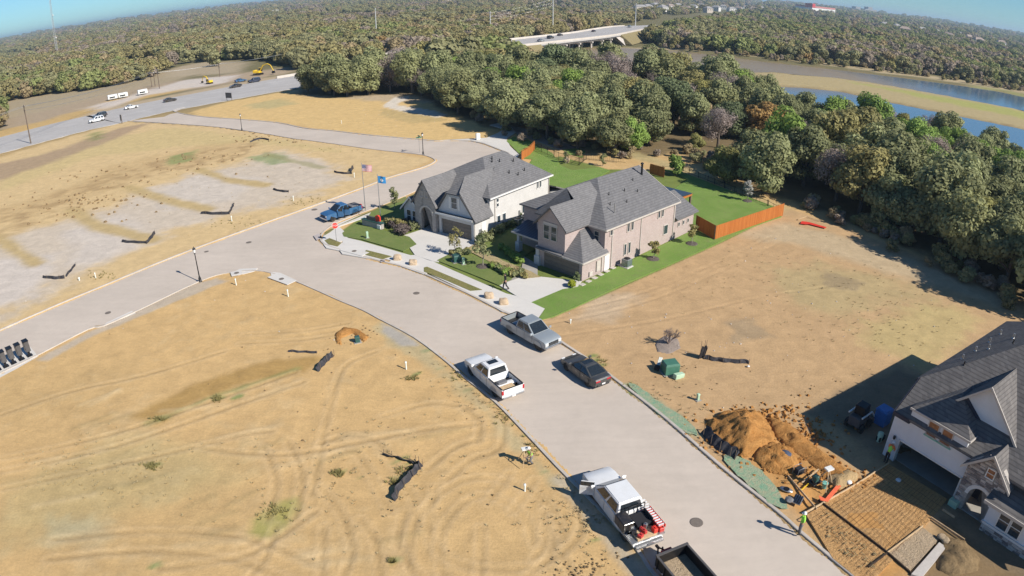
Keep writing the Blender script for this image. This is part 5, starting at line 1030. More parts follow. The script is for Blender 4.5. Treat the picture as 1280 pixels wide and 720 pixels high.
        for dx in (.06, .49, .92): xx = A[0] + (Dd[0] - A[0]) * dx; b.bb(xx - .008, xx + .008, sg * (W_ - .01), sg * (W_ + .006), .48, A[1] - .03)
        b.build('door_gap', M['plastic_black'], t, kind='stuff')
        hz0 = .72 if kind != 'car' else .55
        b = MB(); b.bb(fe - .14, fe + .005, sg * (wf(fe, .8) - .02), sg * (wf(fe, .8) - .38), hz0, hz0 + (.26 if kind == 'pickup' else .14)); b.build('headlight', M['lamp_clear'], t, bevel=.02)
        b = MB(); hz1 = .78 if kind == 'pickup' else .72 if kind == 'car' else .75; b.bb(re - .015, re + .12, sg * (wf(re, .8) + .006), sg * (wf(re, .8) - (.17 if kind != 'car' else .42)), hz1, hz1 + (.38 if kind == 'pickup' else .16)); b.build('tail_light', M['lamp_red'], t, bevel=.02)
        wheel(t, fx, sg * (W_ - .15), R, .25); wheel(t, rx, sg * (W_ - .15), R, .25)
    # arches lined dark, bumpers, grille, plate
    b = MB(); 
    for cx in (fx, rx): b.bb(cx - R - .05, cx + R + .05, -W_ + .06, W_ - .06, .3, .45 + R)
    b.build('wheel_well', M['plastic_black'], t, kind='stuff')
    b = MB(); b.bb(fe - .1, fe + .09, -W_ + .08, W_ - .08, .4, .62) if kind != 'car' else b.bb(fe - .15, fe + .02, -.55, .55, .3, .44); b.build('front_bumper', M['chrome' if kind == 'pickup' else 'plastic_black'], t, bevel=.03)
    b = MB(); b.bb(re - .1, re + .1, -W_ + .06, W_ - .06, .42, .6) if kind != 'car' else b.bb(re - .03, re + .1, -.6, .6, .3, .45); b.build('rear_bumper', M['chrome' if kind == 'pickup' else 'plastic_black'], t, bevel=.03)
    b = MB(); z0 = .66 if kind != 'car' else .46
    for k in range(4): b.bb(fe - .02, fe + .02, -.56, .56, z0 + k * (.085 if kind != 'car' else .04), z0 + .05 + k * (.085 if kind != 'car' else .04) - (.02 if kind == 'car' else 0))
    b.build('grille', M['plastic_black'], t, kind='stuff'); b = MB(); b.bb(re - .115 if kind != 'car' else re - .04, re - .02, -.16, .16, .46, .58); b.build('number_plate', M['plate_white'], t)
    if 'sunroof' in opts: b = MB(); b.bb((Bp[0] + C[0]) / 2 - .1, (Bp[0] + C[0]) / 2 + .42, -.42, .42, C[1] + .03, C[1] + .045); b.build('sunroof', M['car_glass'], t)
    return t, dict(fx=fx, rx=rx, fe=fe, re=re, W=W_, cabb=locals().get('cabb'), A=A, B=Bp, C=C, D=Dd)
paint('paint_silver', (.33, .37, .40), .3); paint('paint_white', (.72, .73, .74)); paint('paint_charcoal', (.06, .065, .07), .3); paint('paint_blue', (.04, .15, .33), .3); paint('paint_black', (.015, .015, .018)); paint('paint_navy', (.02, .035, .08), .2)
vehicle('pickup_truck', 'silver-grey crew cab pickup parked by the kerb below the driveways', 'pickup truck', (674, 438), (637, 416.5), -1, 'paint_silver', wb=3.75)
t, D_ = vehicle('pickup_truck', 'white crew cab pickup with sunroof and loaded open bed on the left kerb', 'pickup truck', (589, 468), (620, 496), 1, 'paint_white', wb=3.65, opts=('sunroof',))
tm = t
def on(t, x, y, z): return t.matrix_basis @ Vector((x, y, z))
p = on(t, D_['re'] + .75, .1, .72); o = empty('cargo_tub', p, t.rotation_euler.z, 'flat tan board with dark tarp lying in the white pickup bed', 'cargo'); b = MB(); b.bb(-.5, .5, -.6, .6, 0, .18); b.build('board', M['lumber'], o); b = MB(); b.bb(.35, .8, -.3, .5, .1, .4); b.build('tarp', M['cloth_grey'], o, bevel=.08, seg=2)
vehicle('coupe', 'dark charcoal coupe with panoramic glass roof parked at the kerb', 'car', (708, 462.5), (734.5, 482.5), 1, 'paint_charcoal', kind='car', wb=2.8, opts=('sunroof',))
t, D_ = vehicle('pickup_truck', 'blue pickup with open doors parked beside the flagpoles', 'pickup truck', (418, 276.5), (442, 269.5), 1, 'paint_blue', wb=3.5)
for sg, x in ((1, D_['A'][0] - .1), (1, D_['A'][0] - 1.15)):
    b = MB(); b.box((x - .3, .99 + .42, .95), (.75, .07, .75), rz=2.35 + .0); b.box((x - .3, .99 + .42, 1.5), (.6, .05, .4), rz=2.35, m=1); b.build('open_door', [M['paint_blue'], M['car_glass']], t)
b = MB(); b.bb(D_['re'] - .62, D_['re'] - .02, -.85, .85, .6, .68); b.build('tailgate', M['paint_black'], t)
p = on(t, D_['re'] + .6, 0, .72); o = empty('tool_load', p, t.rotation_euler.z, 'dark tools and red fuel can heaped in the blue pickup bed', 'tools'); b = MB(); b.bb(-.5, .9, -.7, .7, 0, .55); b.build('tool_box', M['cloth_grey'], o, bevel=.05); b = MB(); b.box((-.8, .2, .2), (.3, .4, .4)); b.build('fuel_can', M['red_paint'], o, bevel=.03)
# ---- service truck with tool body
t, D_ = vehicle('work_truck', 'white crew cab work truck with open door and messy tool bed', 'work truck', (730, 608), (789, 686), 1, 'paint_white', wb=4.3)
for nm in [c for c in t.children if c.name.split('.')[0] in ('bed_wall', 'bed_rail', 'bed_floor', 'tail_light')]: bpy.data.objects.remove(nm)
re, cb, W_ = D_['re'], D_['cabb'], D_['W']
b = MB(); b.bb(re, cb - .05, -1.1, 1.1, .78, .86); b.build('deck', M['galv'], t)
b = MB(); b.bb(cb - 1.15, cb - .1, W_ - .5, W_ + .16, .86, 1.55); b.build('tool_cabinet', M['paint_black'], t, bevel=.02)
b = MB()
for k in (0, 1): b.bb(cb - 1.1 + k * .52, cb - .62 + k * .52, W_ + .16, W_ + .18, .92, 1.5)
b.build('cabinet_door', M['trim_dark'], t, kind='stuff')
b = MB(); b.bb(re + .1, cb - .1, -W_ - .12, -W_ + .2, .86, 1.15); b.bb(re + .15, cb - .3, -W_ - .2, -W_ + .3, 1.3, 1.36); b.build('side_rail', M['red_paint'], t, bevel=.02)
b = MB()
for k in range(12): b.bb(re + .2 + k * .2, re + .29 + k * .2, -W_ - .18, -W_ + .26, 1.36, 1.4)
b.build('rail_teeth', M['plate_white'], t, kind='stuff'); b = MB(); b.bb(re + .1, cb - .2, -W_ - .16, -W_ - .1, 1.2, 1.4); b.bb(re + .1, cb - .2, -W_ + .16, -W_ + .2, 1.15, 1.3); b.build('side_rail', M['red_bright'], t)
b = MB(); b.bb(re + .8, cb - .3, -.75, .3, .88, 1.25); b.bb(re + .8, cb - .3, -.72, -.66, 1.25, 1.5); b.build('open_crate', M['cloth_black'], t); b = MB(); b.bb(re + .05, re + .75, -.6, .7, .86, 1.0); b.build('tail_shelf', M['lumber'], t)
b = MB(); b.path([(cb - .15, -.8, 1.0), (cb - .15, -.8, 1.75), (cb - .15, .8, 1.75), (cb - .15, .8, 1.0)], .035); b.path([(cb - .15, -.3, 1.0), (cb - .15, -.3, 1.75)], .03); b.path([(cb - .15, .3, 1.0), (cb - .15, .3, 1.75)], .03); b.build('headache_rack', M['black_metal'], t)
b = MB(); b.bb(re - .25, re + .05, -.9, .9, .5, .62); b.bb(re - .3, re - .2, -.2, .2, .62, .7); b.build('step_bumper', M['galv'], t)
for k, (x, y, sx, sy, h, mt) in enumerate([(.25, -.5, .35, .25, .3, 'red_bright'), (.5, .1, .5, .18, .22, 'red_paint'), (.2, .45, .25, .3, .2, 'red_paint'), (.7, -.15, .2, .2, .35, 'galv'), (1.0, .6, .3, .25, .28, 'galv'), (2.3, .55, .22, .18, .4, 'yellow'), (1.6, .5, .5, .1, .14, 'black_metal'), (.55, .7, .3, .12, .3, 'cloth_black')]):
    p = on(t, re + x, y, 1.0 if x < .75 else .88); lbs = ['red petrol can at the tail of the work truck', 'long red tool case across the work truck tail', 'small red box beside the tool case on the work truck', 'grey steel jack on the work truck tail shelf', 'grey bucket beside the crate on the work truck', 'yellow cooler strapped behind the work truck cab', 'black pipe cutter lying on the work truck deck', 'black bag by the left tail of the work truck']
    nm = ['petrol_can', 'tool_case', 'parts_box', 'steel_jack', 'steel_bucket', 'yellow_cooler', 'pipe_cutter', 'tool_bag'][k]
    b = MB(); b.bb(-sx / 2, sx / 2, -sy / 2, sy / 2, 0, h); b.tube((-sx * .25, 0, h), (-sx * .25, 0, h + .07), .04, n=8); b.path([(-sx * .1, 0, h), (0, 0, h + .1), (sx * .2, 0, h + .1), (sx * .3, 0, h)], .018)
    tag(b.build(nm, M[mt], None, bevel=.03, loc=p), lbs[k], 'tool box' if k in (1, 2, 7) else nm.replace('_', ' ')).rotation_euler = (0, 0, t.rotation_euler.z + .2 * k)
x = D_['A'][0] - .12
od = MB(); od.box((0, -.42, 0), (.07, .95, .72)); od.box((0, -.42, .52), (.05, .85, .36), m=1); od.box((0, -.42, .71), (.06, .8, .05)); o = od.build('open_door', [M['paint_white'], M['car_glass']], t, bevel=.015, loc=(x, W_ + .0, .92)); o.rotation_euler = (0, 0, 2.55)
# ---- dump trailer behind it
b1, b2 = P(824, 693), P(936, 803); dd = on(t, -1, 0, 0) - on(t, 0, 0, 0); a = math.atan2(-dd.y, -dd.x)
tr = empty('dump_trailer', on(t, re - 3.9, -.35, 0) + Vector((0, 0, 0)), t.rotation_euler.z + .02, 'black steel dump trailer with pale sandy floor behind the work truck', 'trailer')
b = MB(); b.bb(-3.0, 2.1, .95, 1.03, .75, 1.45); b.build('side_panel', M['black_metal'], tr); b = MB(); b.bb(-3.0, 2.1, -1.03, -.95, .75, 1.45); b.build('side_panel', M['black_metal'], tr)
b = MB(); b.bb(2.02, 2.1, -.95, .95, .75, 1.5); b.build('front_panel', M['black_metal'], tr); b = MB(); b.bb(-3.0, 2.02, -.95, .95, .7, .78); b.build('floor', M['sand_load'], tr)
b = MB()
for sg in (-1, 1): b.bb(-3.0, 2.14, sg * .99 - .06, sg * .99 + .06, 1.45, 1.52)
b.bb(2.0, 2.14, -1.05, 1.05, 1.5, 1.57); b.build('top_rail', M['trim_dark'], tr)
for k in range(8): b = MB(); b.bb(-2.8 + k * .66, -2.73 + k * .66, 1.03, 1.09, .7, 1.45); b.build('stake', M['black_metal'], tr)
b = MB(); b.path([(2.1, .8, .6), (3.3, 0, .55)], .05); b.path([(2.1, -.8, .6), (3.3, 0, .55)], .05); b.box((3.35, 0, .55), (.3, .14, .12)); b.tube((2.9, .0, .05), (2.9, 0, .95), .05); b.build('hitch', M['black_metal'], tr); b = MB(); b.bb(2.2, 2.75, -.45, .25, .6, .95); b.build('hydraulic_box', M['red_paint'], tr, bevel=.03)
for x_ in (-.9, -.05):
    for y_ in (-1.12, 1.12): wheel(tr, x_, y_, .36, .22)
for x_ in (-2.0, 1.3): b = MB(); b.bb(x_ - .06, x_ + .06, 1.03, 1.06, .78, .84); b.build('marker_light', M['plate_white'], tr)
# ---- cars on the highway and the bridge
def road_car(px, lane_dir, z, kind, mat, lb, toward=True):
    c = P(px[0], px[1], z); i = min(range(len(HNs) - 1), key=lambda q: (HNs[q][0] - c.x) ** 2 + (HNs[q][1] - c.y) ** 2); d = Vector((HNs[i + 1][0] - HNs[i][0], HNs[i + 1][1] - HNs[i][1], 0)).normalized() * lane_dir
    t, _ = vehicle({'car': 'car', 'suv': 'suv', 'pickup': 'pickup_truck'}[kind], lb, 'car' if kind != 'pickup' else 'pickup truck', (640, 360), (600, 360), 1, mat, kind=kind, wb=2.75 if kind == 'car' else 2.9 if kind == 'suv' else 3.6, group='traffic on the highway'); t.location = (c.x, c.y, z + .07); t.rotation_euler.z = math.atan2(d.y, d.x); return t
road_car((125, 147.5), -1, 0, 'suv', 'paint_charcoal', 'dark SUV side by side with a white car on the highway'); road_car((121, 152.5), -1, 0, 'suv', 'paint_white', 'white SUV nearest the verge, just below a dark SUV on the highway')
road_car((164.5, 136), 1, 0, 'car', 'paint_white', 'white car alone on the highway between dark cars'); road_car((213, 127), 1, 0, 'car', 'paint_black', 'black car alone near the road junction'); road_car((294.5, 109.5), -1, 0, 'car', 'paint_black', 'black car behind two blue ones on the highway')
road_car((301, 102.5), 1, 0, 'car', 'paint_blue', 'blue car on the far lane near the digger'); road_car((318, 103), -1, 0, 'suv', 'paint_navy', 'navy SUV last in line before the woods')
for px, k, m_, lb in (((676, 52), 'car', 'paint_silver', 'silver car leading at the left end of the bridge'), ((688, 48.5), 'suv', 'paint_black', 'black SUV, tallest vehicle on the bridge'), ((700, 45), 'car', 'paint_charcoal', 'dark car behind the black SUV on the bridge'), ((742, 40), 'car', 'paint_charcoal', 'dark car at mid bridge'), ((787, 34.5), 'suv', 'paint_silver', 'silver SUV at the far end of the bridge'), ((769, 31.5), 'car', 'paint_black', 'small dark car on the far carriageway beyond the bridge')): road_car(px, 1, 5.0, k, m_, lb)
# ---- machines by the highway
def digger(px, ang, lb, body='orange_machine', s=1.0, reach=1):
    t = empty('excavator', P(*px), ang, lb, 'excavator'); t.scale = (s, s, s)
    for y in (-1.1, 1.1): b = MB(); b.prism([(-1.7, y - .25, .1), (-1.9, y - .25, .5), (-1.6, y - .25, .85), (1.6, y - .25, .85), (1.9, y - .25, .5), (1.7, y - .25, .1)], (0, .5, 0)); b.build('track', M['rubber'], t)
    b = MB(); b.bb(-1.9, 1.2, -1.25, 1.25, 1.0, 1.9); b.bb(-1.9, -.9, -1.2, 1.2, 1.9, 2.2); b.build('engine_deck', M['yellow'], t, bevel=.08); b = MB(); b.bb(.1, 1.4, .35, 1.3, 1.5, 2.9); b.build('cab', M['car_glass'], t, bevel=.06); b = MB(); b.bb(.05, 1.45, .3, 1.35, 2.9, 3.0); b.build('cab_roof', M['yellow'], t)
    b = MB(); b.path([(1.0, -.2, 1.6), (2.8, -.2, 4.0), (5.0, -.2, 4.6), (6.4, -.2, 3.9)], [.28, .3, .24, .2], n=4); b.path([(6.4, -.2, 3.9), (7.6, -.2, 1.6)], .18, n=4); b.build('boom', M['yellow'], t); b = MB(); b.prism([(7.3, -.7, 1.6), (7.9, -.7, 1.5), (8.2, -.7, .7), (7.2, -.7, .5), (6.9, -.7, 1.0)], (0, 1.0, 0)); b.build('bucket', M['black_metal'], t); return t
digger((323, 94), -.2, 'yellow excavator with long boom working beyond the highway', s=1.0); 
d2 = digger((262, 105), 2.6, 'small yellow digger on the verge left of the excavator', s=.7)
for px, lb in (((141, 125), 'white box trailer, leftmost of three on the gravel verge'), ((154, 122.5), 'white box trailer in the middle of three on the gravel verge'), ((178.5, 118.5), 'white box trailer, rightmost of three on the gravel verge')):
    t = empty('box_trailer', P(*px), .75, lb, 'trailer', 'white trailers on the verge'); t.scale = (.72, .72, .8); b = MB(); b.bb(-2.6, 2.6, -1.2, 1.2, .6, 2.6); b.build('box', M['hat_white'], t, bevel=.08); b = MB(); b.bb(-1.8, 1.2, -1.23, -1.2, 1.0, 1.7); b.build('window', M['car_glass'], t)
    for y_ in (-1.1, 1.1): wheel(t, -.3, y_, .35, .2)
    b = MB(); b.path([(2.6, 0, .6), (3.8, 0, .5)], .06); b.build('tow_bar', M['black_metal'], t)
# ================================================================ street furniture, utilities, site things
def street_lamp(px, h, lb, banner=False):
    t = empty('street_lamp', P(*px), 0, lb, 'street lamp', 'black street lamps'); b = MB(); b.lathe([(.24, 0), (.24, .08), (.17, .12), (.15, .5), (.1, .6), (.075, .75)], n=12); b.build('base', M['black_metal'], t)
    b = MB(); b.tube((0, 0, .7), (0, 0, h - .75), .07, .05, n=10); b.lathe([(.1, h - .78), (.1, h - .7), (.05, h - .66)], n=10); b.build('pole', M['black_metal'], t); b = MB(); b.lathe([(.1, h - .68), (.17, h - .3), (.15, h - .28)], n=8); b.build('lantern', M['lamp_clear'], t); b = MB(); b.lathe([(.21, h - .29), (.16, h - .16), (.05, h - .05), (.015, h + .08)], n=8); b.build('cap', M['black_metal'], t); return t
street_lamp((250.5, 352.5), 4.2, 'black street lamp on the near corner, casting a long shadow on the road'); street_lamp((529, 193.5), 4.2, 'black street lamp at the corner behind the white house'); street_lamp((302.5, 163.5), 4.2, 'black street lamp by the upper road near the highway')
def text_obj(name, body, size, parent, loc, rot, mat, ext=.004):
    c = bpy.data.curves.new(name, 'FONT'); c.body = body; c.size = size; c.align_x = 'CENTER'; c.align_y = 'CENTER'; c.extrude = ext; tmp = bpy.data.objects.new(name, c); col.objects.link(tmp)
    dg = bpy.context.evaluated_depsgraph_get(); me = bpy.data.meshes.new_from_object(tmp.evaluated_get(dg)); bpy.data.objects.remove(tmp); me.materials.clear(); me.materials.append(M[mat]); o = bpy.data.objects.new(name, me); col.objects.link(o); o.parent = parent; o.location = loc; o.rotation_euler = rot; return o
p = P(421, 303.5); face = math.atan2(-p.y, -p.x)  # looks at the arriving traffic
t = empty('stop_sign', p, face + math.pi / 2, 'red STOP sign on a thin post at the walk corner', 'stop sign'); b = MB(); b.tube((0, 0, 0), (0, 0, 2.6), .035, n=8); b.build('post', M['galv'], t)
b = MB(); q = [(.42 * math.cos(math.pi / 8 + k * math.pi / 4), -.05, 2.25 + .42 * math.sin(math.pi / 8 + k * math.pi / 4)) for k in range(8)]; b.prism(q, (0, .012, 0)); b.build('rim', M['plate_white'], t); b = MB(); q = [(.385 * math.cos(math.pi / 8 + k * math.pi / 4), -.062, 2.25 + .385 * math.sin(math.pi / 8 + k * math.pi / 4)) for k in range(8)]; b.prism(q, (0, .008, 0)); b.build('plate', M['red_bright'], t)
text_obj('lettering', 'STOP', .3, t, (0, -.07, 2.25), (math.pi / 2, 0, 0), 'plate_white')
t = empty('street_name_sign', P(524.5, 191), .5, 'green street name blades on a post beside the corner lamp', 'street sign'); b = MB(); b.tube((0, 0, 0), (0, 0, 2.8), .035, n=8); b.build('post', M['galv'], t); b = MB(); b.bb(-.55, .55, -.02, .02, 2.8, 3.05); b.build('sign_blade', M['util_green'], t); b = MB(); b.bb(-.02, .02, -.55, .55, 3.07, 3.32); b.build('sign_blade', M['util_green'], t)
def flag_mesh(w_, h, fn, seed=0, nx_=26, nz_=13):
    vs, fs, ms = [], [], []
    for j in range(nz_ + 1):
        for i in range(nx_ + 1): u, v = i / nx_, j / nz_; vs.append((u * w_ * .93, .12 * u * math.sin(u * 7 + seed + v) * 1.2, -v * h - .12 * u * u * h))
    for j in range(nz_):
        for i in range(nx_): fs.append((j * (nx_ + 1) + i, j * (nx_ + 1) + i + 1, (j + 1) * (nx_ + 1) + i + 1, (j + 1) * (nx_ + 1) + i)); ms.append(fn((i + .5) / nx_, (j + .5) / nz_))
    return vs, fs, ms
def flagpole(px, h, fn, mats, w_, fh, lb, fl):
    t = empty('flagpole', P(*px), 0, lb, 'flagpole'); b = MB(); b.lathe([(.16, 0), (.16, .06), (.08, .12)], n=12); b.build('base', M['walk'], t); b = MB(); b.tube((0, 0, .05), (0, 0, h), .06, .035, n=10); b.build('pole', M['galv'], t); b = MB(); b.lathe([(.01, h), (.07, h + .07), (.01, h + .14)], n=10); b.build('finial', M['galv'], t)
    vs, fs, ms = flag_mesh(w_, fh, fn, h); b = MB(); b.v = vs; b.f = fs; b.m = ms; b.sm = [True] * len(fs); o = b.build('flag', mats, t, loc=(.05, 0, h - .12)); o.rotation_euler = (0, 0, -.15); return t, o
plain('flag_blue', (.05, .07, .25), .8); plain('flag_red', (.55, .06, .08), .8); plain('flag_white', (.75, .75, .75), .8); plain('flag_teal', (.03, .22, .5), .8)
t, o = flagpole((457, 264.5), 6.85, lambda u, v: 0 if (u < .4 and v < 7 / 13) else (1 if int(v * 13) % 2 == 0 else 2), [M['flag_blue'], M['flag_red'], M['flag_white']], 1.45, .95, 'tall flagpole with the red and white striped flag', '')
b = MB()
for r in range(9):
    for c in range(6 if r % 2 == 0 else 5): b.box((.04 + (c + (0 if r % 2 == 0 else .5)) * .092, -.03 - .0, -.035 - r * .055), (.03, .01, .03))
b.build('stars', M['flag_white'], o, kind='stuff')
def devil(u, v): return 1 if (abs(u - .5) + abs(v - .55) * .9 < .27 and v > .3) else 0
t, o = flagpole((476, 275), 6.2, devil, [M['flag_teal'], M['flag_white']], 1.1, .95, 'shorter flagpole with the blue flag and white emblem', '')
# low entrance sign in the bed between the flagpoles
t = empty('entrance_sign', P(467, 283.5, .15), math.atan2(-.58, .81), 'low teal and grey model home sign with a red panel in the corner bed', 'sign'); b = MB(); b.bb(-1.9, 1.7, -.25, .25, 0, .75); b.build('sign_base', M['stone_grey'], t); b = MB(); b.bb(-2.0, 1.8, -.3, .3, .75, .83); b.build('cap', M['util_dark'], t); b = MB(); b.bb(-1.1, .6, -.12, .12, .83, 1.35); b.build('sign_panel', M['trim_dark'], t)
b = MB(); b.tube((.95, -.1, 1.35), (.95, .1, 1.35), .42, n=20); b.bb(.53, 1.37, -.1, .1, 1.0, 1.6); b.build('red_panel', M['red_bright'], t); b = MB(); b.bb(1.1, 1.7, -.42, -.3, .1, .6); b.build('small_plate', M['plate_white'], t)
# cluster mailboxes on the apron at far left
def mailbox(px, lb):
    t = empty('cluster_mailbox', P(*px, .05), -.62, lb, 'mailbox', 'black cluster mailboxes on the pale apron'); b = MB(); b.bb(-.3, .3, -.3, .3, 0, .06); b.build('foot', M['black_metal'], t); b = MB(); b.bb(-.12, .12, -.12, .12, .06, .55); b.build('pedestal', M['black_metal'], t); b = MB(); b.bb(-.36, .36, -.24, .24, .55, 1.62); b.build('cabinet', M['trim_dark'], t, bevel=.02)
    b = MB()
    for r in range(6):
        for c in (0, 1): b.bb(-.33 + c * .34, -.01 + c * .34, -.265, -.24, .6 + r * .165, .745 + r * .165)
    b.build('small_door', M['plastic_black'], t, kind='stuff'); b = MB(); b.bb(-.4, .4, -.3, .28, 1.62, 1.68); b.build('hood', M['black_metal'], t)
    b = MB()
    for c in (-.2, 0.0, .2): b.bb(c - .03, c + .03, -.29, -.265, .6, 1.58)
    b.build('trim', M['galv'], t, kind='stuff')
for k, (x, lb) in enumerate(((37, 'black cluster mailbox at the right end of the row on the apron'), (27, 'second black cluster mailbox from the right end of the row'), (17, 'third black cluster mailbox from the right end of the row'), (7.5, 'fourth black cluster mailbox from the right end of the row'), (-2, 'black cluster mailbox cut by the left picture edge'))): mailbox((x, 444.5 + (37 - x) * .46), lb)
# silt fences: folded strips of black fabric on stakes
def silt_fence(pts, h, lb, lean=.15, seed=1):
    r = random.Random(seed); base = [P(*q, ground_z(*P(*q)[:2])) for q in pts]; c = base[0].copy(); t = empty('silt_fence', c, 0, lb, 'silt fence'); base = [p - c for p in base]
    fine = smooth_line([tuple(p) for p in base], 9); n = len(fine); vs = []
    for i, p in enumerate(fine):
        a = Vector(fine[max(i - 1, 0)]); b_ = Vector(fine[min(i + 1, n - 1)]); d = (b_ - a).normalized(); nn = Vector((-d.y, d.x, 0)); hh = h * .85 * (.93 + .07 * math.sin(i * .7 + seed)) * (1 if i not in (0, n - 1) else .8)
        for k in range(4): w_ = .05 * math.sin(i * .9 + seed) + r.gauss(0, .012) + lean * 1.1 * (k / 3) ** 1.3; q = Vector(p) + nn * w_; vs.append((q.x, q.y, hh * k / 3 - .03))
    b = MB(); b.add(vs, [(4 * i + k, 4 * i + 4 + k, 4 * i + 5 + k, 4 * i + 1 + k) for i in range(n - 1) for k in range(3)]); o = b.build('fabric', M['silt_fabric'], t); s = o.modifiers.new('thickness', 'SOLIDIFY'); s.thickness = .02
    L = 0; last = Vector(fine[0]); i = 0
    for i, p in enumerate(fine):
        if i % 9 == 4 or i == n - 1: b = MB(); b.box((p[0], p[1], h * .5), (.03, .03, h * 1.1)); b.build('stake', M['wood_pole'], t)
    return t
silt_fence([(495, 627), (501, 613), (512, 601), (522, 590), (528, 584), (527, 581), (520, 578)], .62, 'black silt fence bent like a hook in the foreground dirt', .2, 1); silt_fence([(520, 578), (500, 571), (480, 567)], .35, 'low slumped silt fence running left from the hooked one', .3, 2)
silt_fence([(398, 465), (406, 456), (413, 449), (418, 445)], .62, 'short black silt fence beside the shallow ditch', .2, 3); silt_fence([(360, 440), (375, 441), (396, 442)], .28, 'thin slumped silt fence left of the short one by the ditch', .1, 4)
silt_fence([(880, 449), (895, 452), (915, 454), (936, 455)], .5, 'long black silt fence on the right lot behind the green transformer', .15, 5); silt_fence([(873, 449), (877, 447), (881, 446)], 1.6, 'tall crumpled black fabric at the left end of the right lot fence', -.2, 6)
silt_fence([(152, 303), (168, 304), (184, 304.5)], .5, 'third black fabric strip from the left on the far lots, flat part', .1, 7); silt_fence([(184, 304.5), (190, 298), (194, 292)], .55, 'upright arm of the third fabric strip on the far lots', .1, 8)
silt_fence([(53, 347.5), (68, 349), (81, 348)], .5, 'black fabric strip nearest the left picture edge on the far lots', .1, 9); silt_fence([(83, 346), (90, 338), (95, 331)], .4, 'slanting stake and fabric at the leftmost strip', .1, 10)
silt_fence([(251, 267.5), (268, 268.5), (287, 268)], .55, 'dark fabric strip in the middle of the far lots', .1, 11); silt_fence([(288, 266), (291, 260), (293, 255)], .4, 'short upright fabric at the middle strip of the far lots', .1, 12)
silt_fence([(341, 237.5), (352, 240), (361, 240.5)], .45, 'dark fabric strip left of the street bend on the far lots', .1, 13); silt_fence([(417, 215.5), (428, 217.5), (440, 217.5)], .45, 'dark fabric strip left of the striped flag', .1, 14); silt_fence([(439, 215), (442, 211)], .9, 'tall black fabric piece left of the striped flag', .1, 15)
silt_fence([(313, 178), (325, 174), (336, 175.5)], .5, 'dark fabric strip by the upper road', .1, 16); silt_fence([(876, 541), (884, 552), (894, 561), (906, 569), (918, 576)], .85, 'torn black silt fence at the foot of the orange mound', .45, 17)
# risers, pedestals, transformers
def riser(px, h, lb, r=.06, lean=0.0, mat='pvc_white'):
    p = P(*px); z = max(0, ground_z(p.x, p.y)) - .05; b = MB(); b.tube((0, 0, 0), (lean, 0, h), r, n=10); b.lathe([(r * 1.35, h - .1), (r * 1.35, h + .03), (r * .5, h + .05)], (lean, 0, 0), 10); tag(b.build('pvc_riser', M[mat], None, loc=(p.x, p.y, z)), lb, 'pipe riser')
riser((508, 462.5), .75, 'white pipe riser with a green weed at its foot'); riser((360.5, 371.5), .8, 'white pipe riser near the street corner'); riser((656, 614.5), .65, 'white pipe riser left of the work truck door'); riser((295.5, 357), .8, 'white pipe riser beside the corner manhole pad'); riser((713, 405), .45, 'short white riser at the right lot corner'); riser((120, 348), .7, 'white stake beside the leftmost fabric strip'); riser((99.5, 351), .4, 'short white stub at the leftmost strip', .09); riser((290, 277), .8, 'white riser below the middle fabric strip'); riser((367, 251.5), .8, 'white riser near the street bend on the far lots'); riser((443, 222), .8, 'white riser near the striped flag'); riser((427, 155), .8, 'thin pinkish marker on the upper lot', .05)
def pedestal(px, w_, d, h, mat, lb, z=None, rz=.4, cat='utility box'):
    p = P(*px); z = max(0.0, ground_z(p.x, p.y)) if z is None else z; t = empty('utility_pedestal', (p.x, p.y, z), rz, lb, cat); b = MB(); b.bb(-w_ / 2, w_ / 2, -d / 2, d / 2, 0, h * .82); b.build('housing', M[mat], t, bevel=.02); b = MB(); b.box((0, 0, h * .91), (w_ + .05, d + .05, h * .18), taper=.85); b.build('lid', M[mat], t, bevel=.02); b = MB(); b.bb(-w_ / 2 - .12, w_ / 2 + .12, -d / 2 - .12, d / 2 + .12, -.02, .05); b.build('pad', M['slab'], t); return t
pedestal((459.5, 299), .25, .25, .85, 'util_pale', 'pale green pedestal alone on the corner lawn', .16); pedestal((571, 328.5), .85, .8, .85, 'util_dark', 'teal transformer in the shrub bed between the driveways', .16); pedestal((579.5, 332), .25, .25, .8, 'util_pale', 'pale green pedestal touching the teal transformer', .16)
pedestal((447, 428), .42, .38, .6, 'util_dark', 'small teal box ringed by clods on the near lot', cat='utility box'); pedestal((837, 466), 1.25, 1.05, 1.0, 'util_green', 'dark green transformer on the right lot', rz=.2); pedestal((872, 501), .2, .2, .6, 'util_pale', 'slim grey pedestal on the right lot in front of the mound'); pedestal((597.5, 175.5), .8, .6, 1.3, 'hat_white', 'white cabinet by the cul-de-sac kerb', .15, cat='cabinet')
p = P(848, 473); t = empty('tipped_pedestal', (p.x, p.y, .25), .5, 'pale green pedestal lying tipped beside the dark green transformer', 'utility box'); b = MB(); b.box((0, 0, .0), (.95, .42, .42), rot=Matrix.Rotation(.15, 3, 'Y')); b.build('housing', M['util_pale'], t, bevel=.03)
p = P(823, 462); t = empty('conduit_bundle', (p.x, p.y, .1), 1.1, 'grey conduit bundle leaning by the dark green transformer', 'conduit'); b = MB()
for k in range(3): b.tube((0, k * .1, 0), (.9, k * .1, .55), .05, n=8)
b.build('conduit', M['pvc_white'], t, kind='stuff'); b = MB(); b.box((-.15, .1, .15), (.4, .4, .35)); b.build('sleeve', M['cloth_black'], t, bevel=.05)
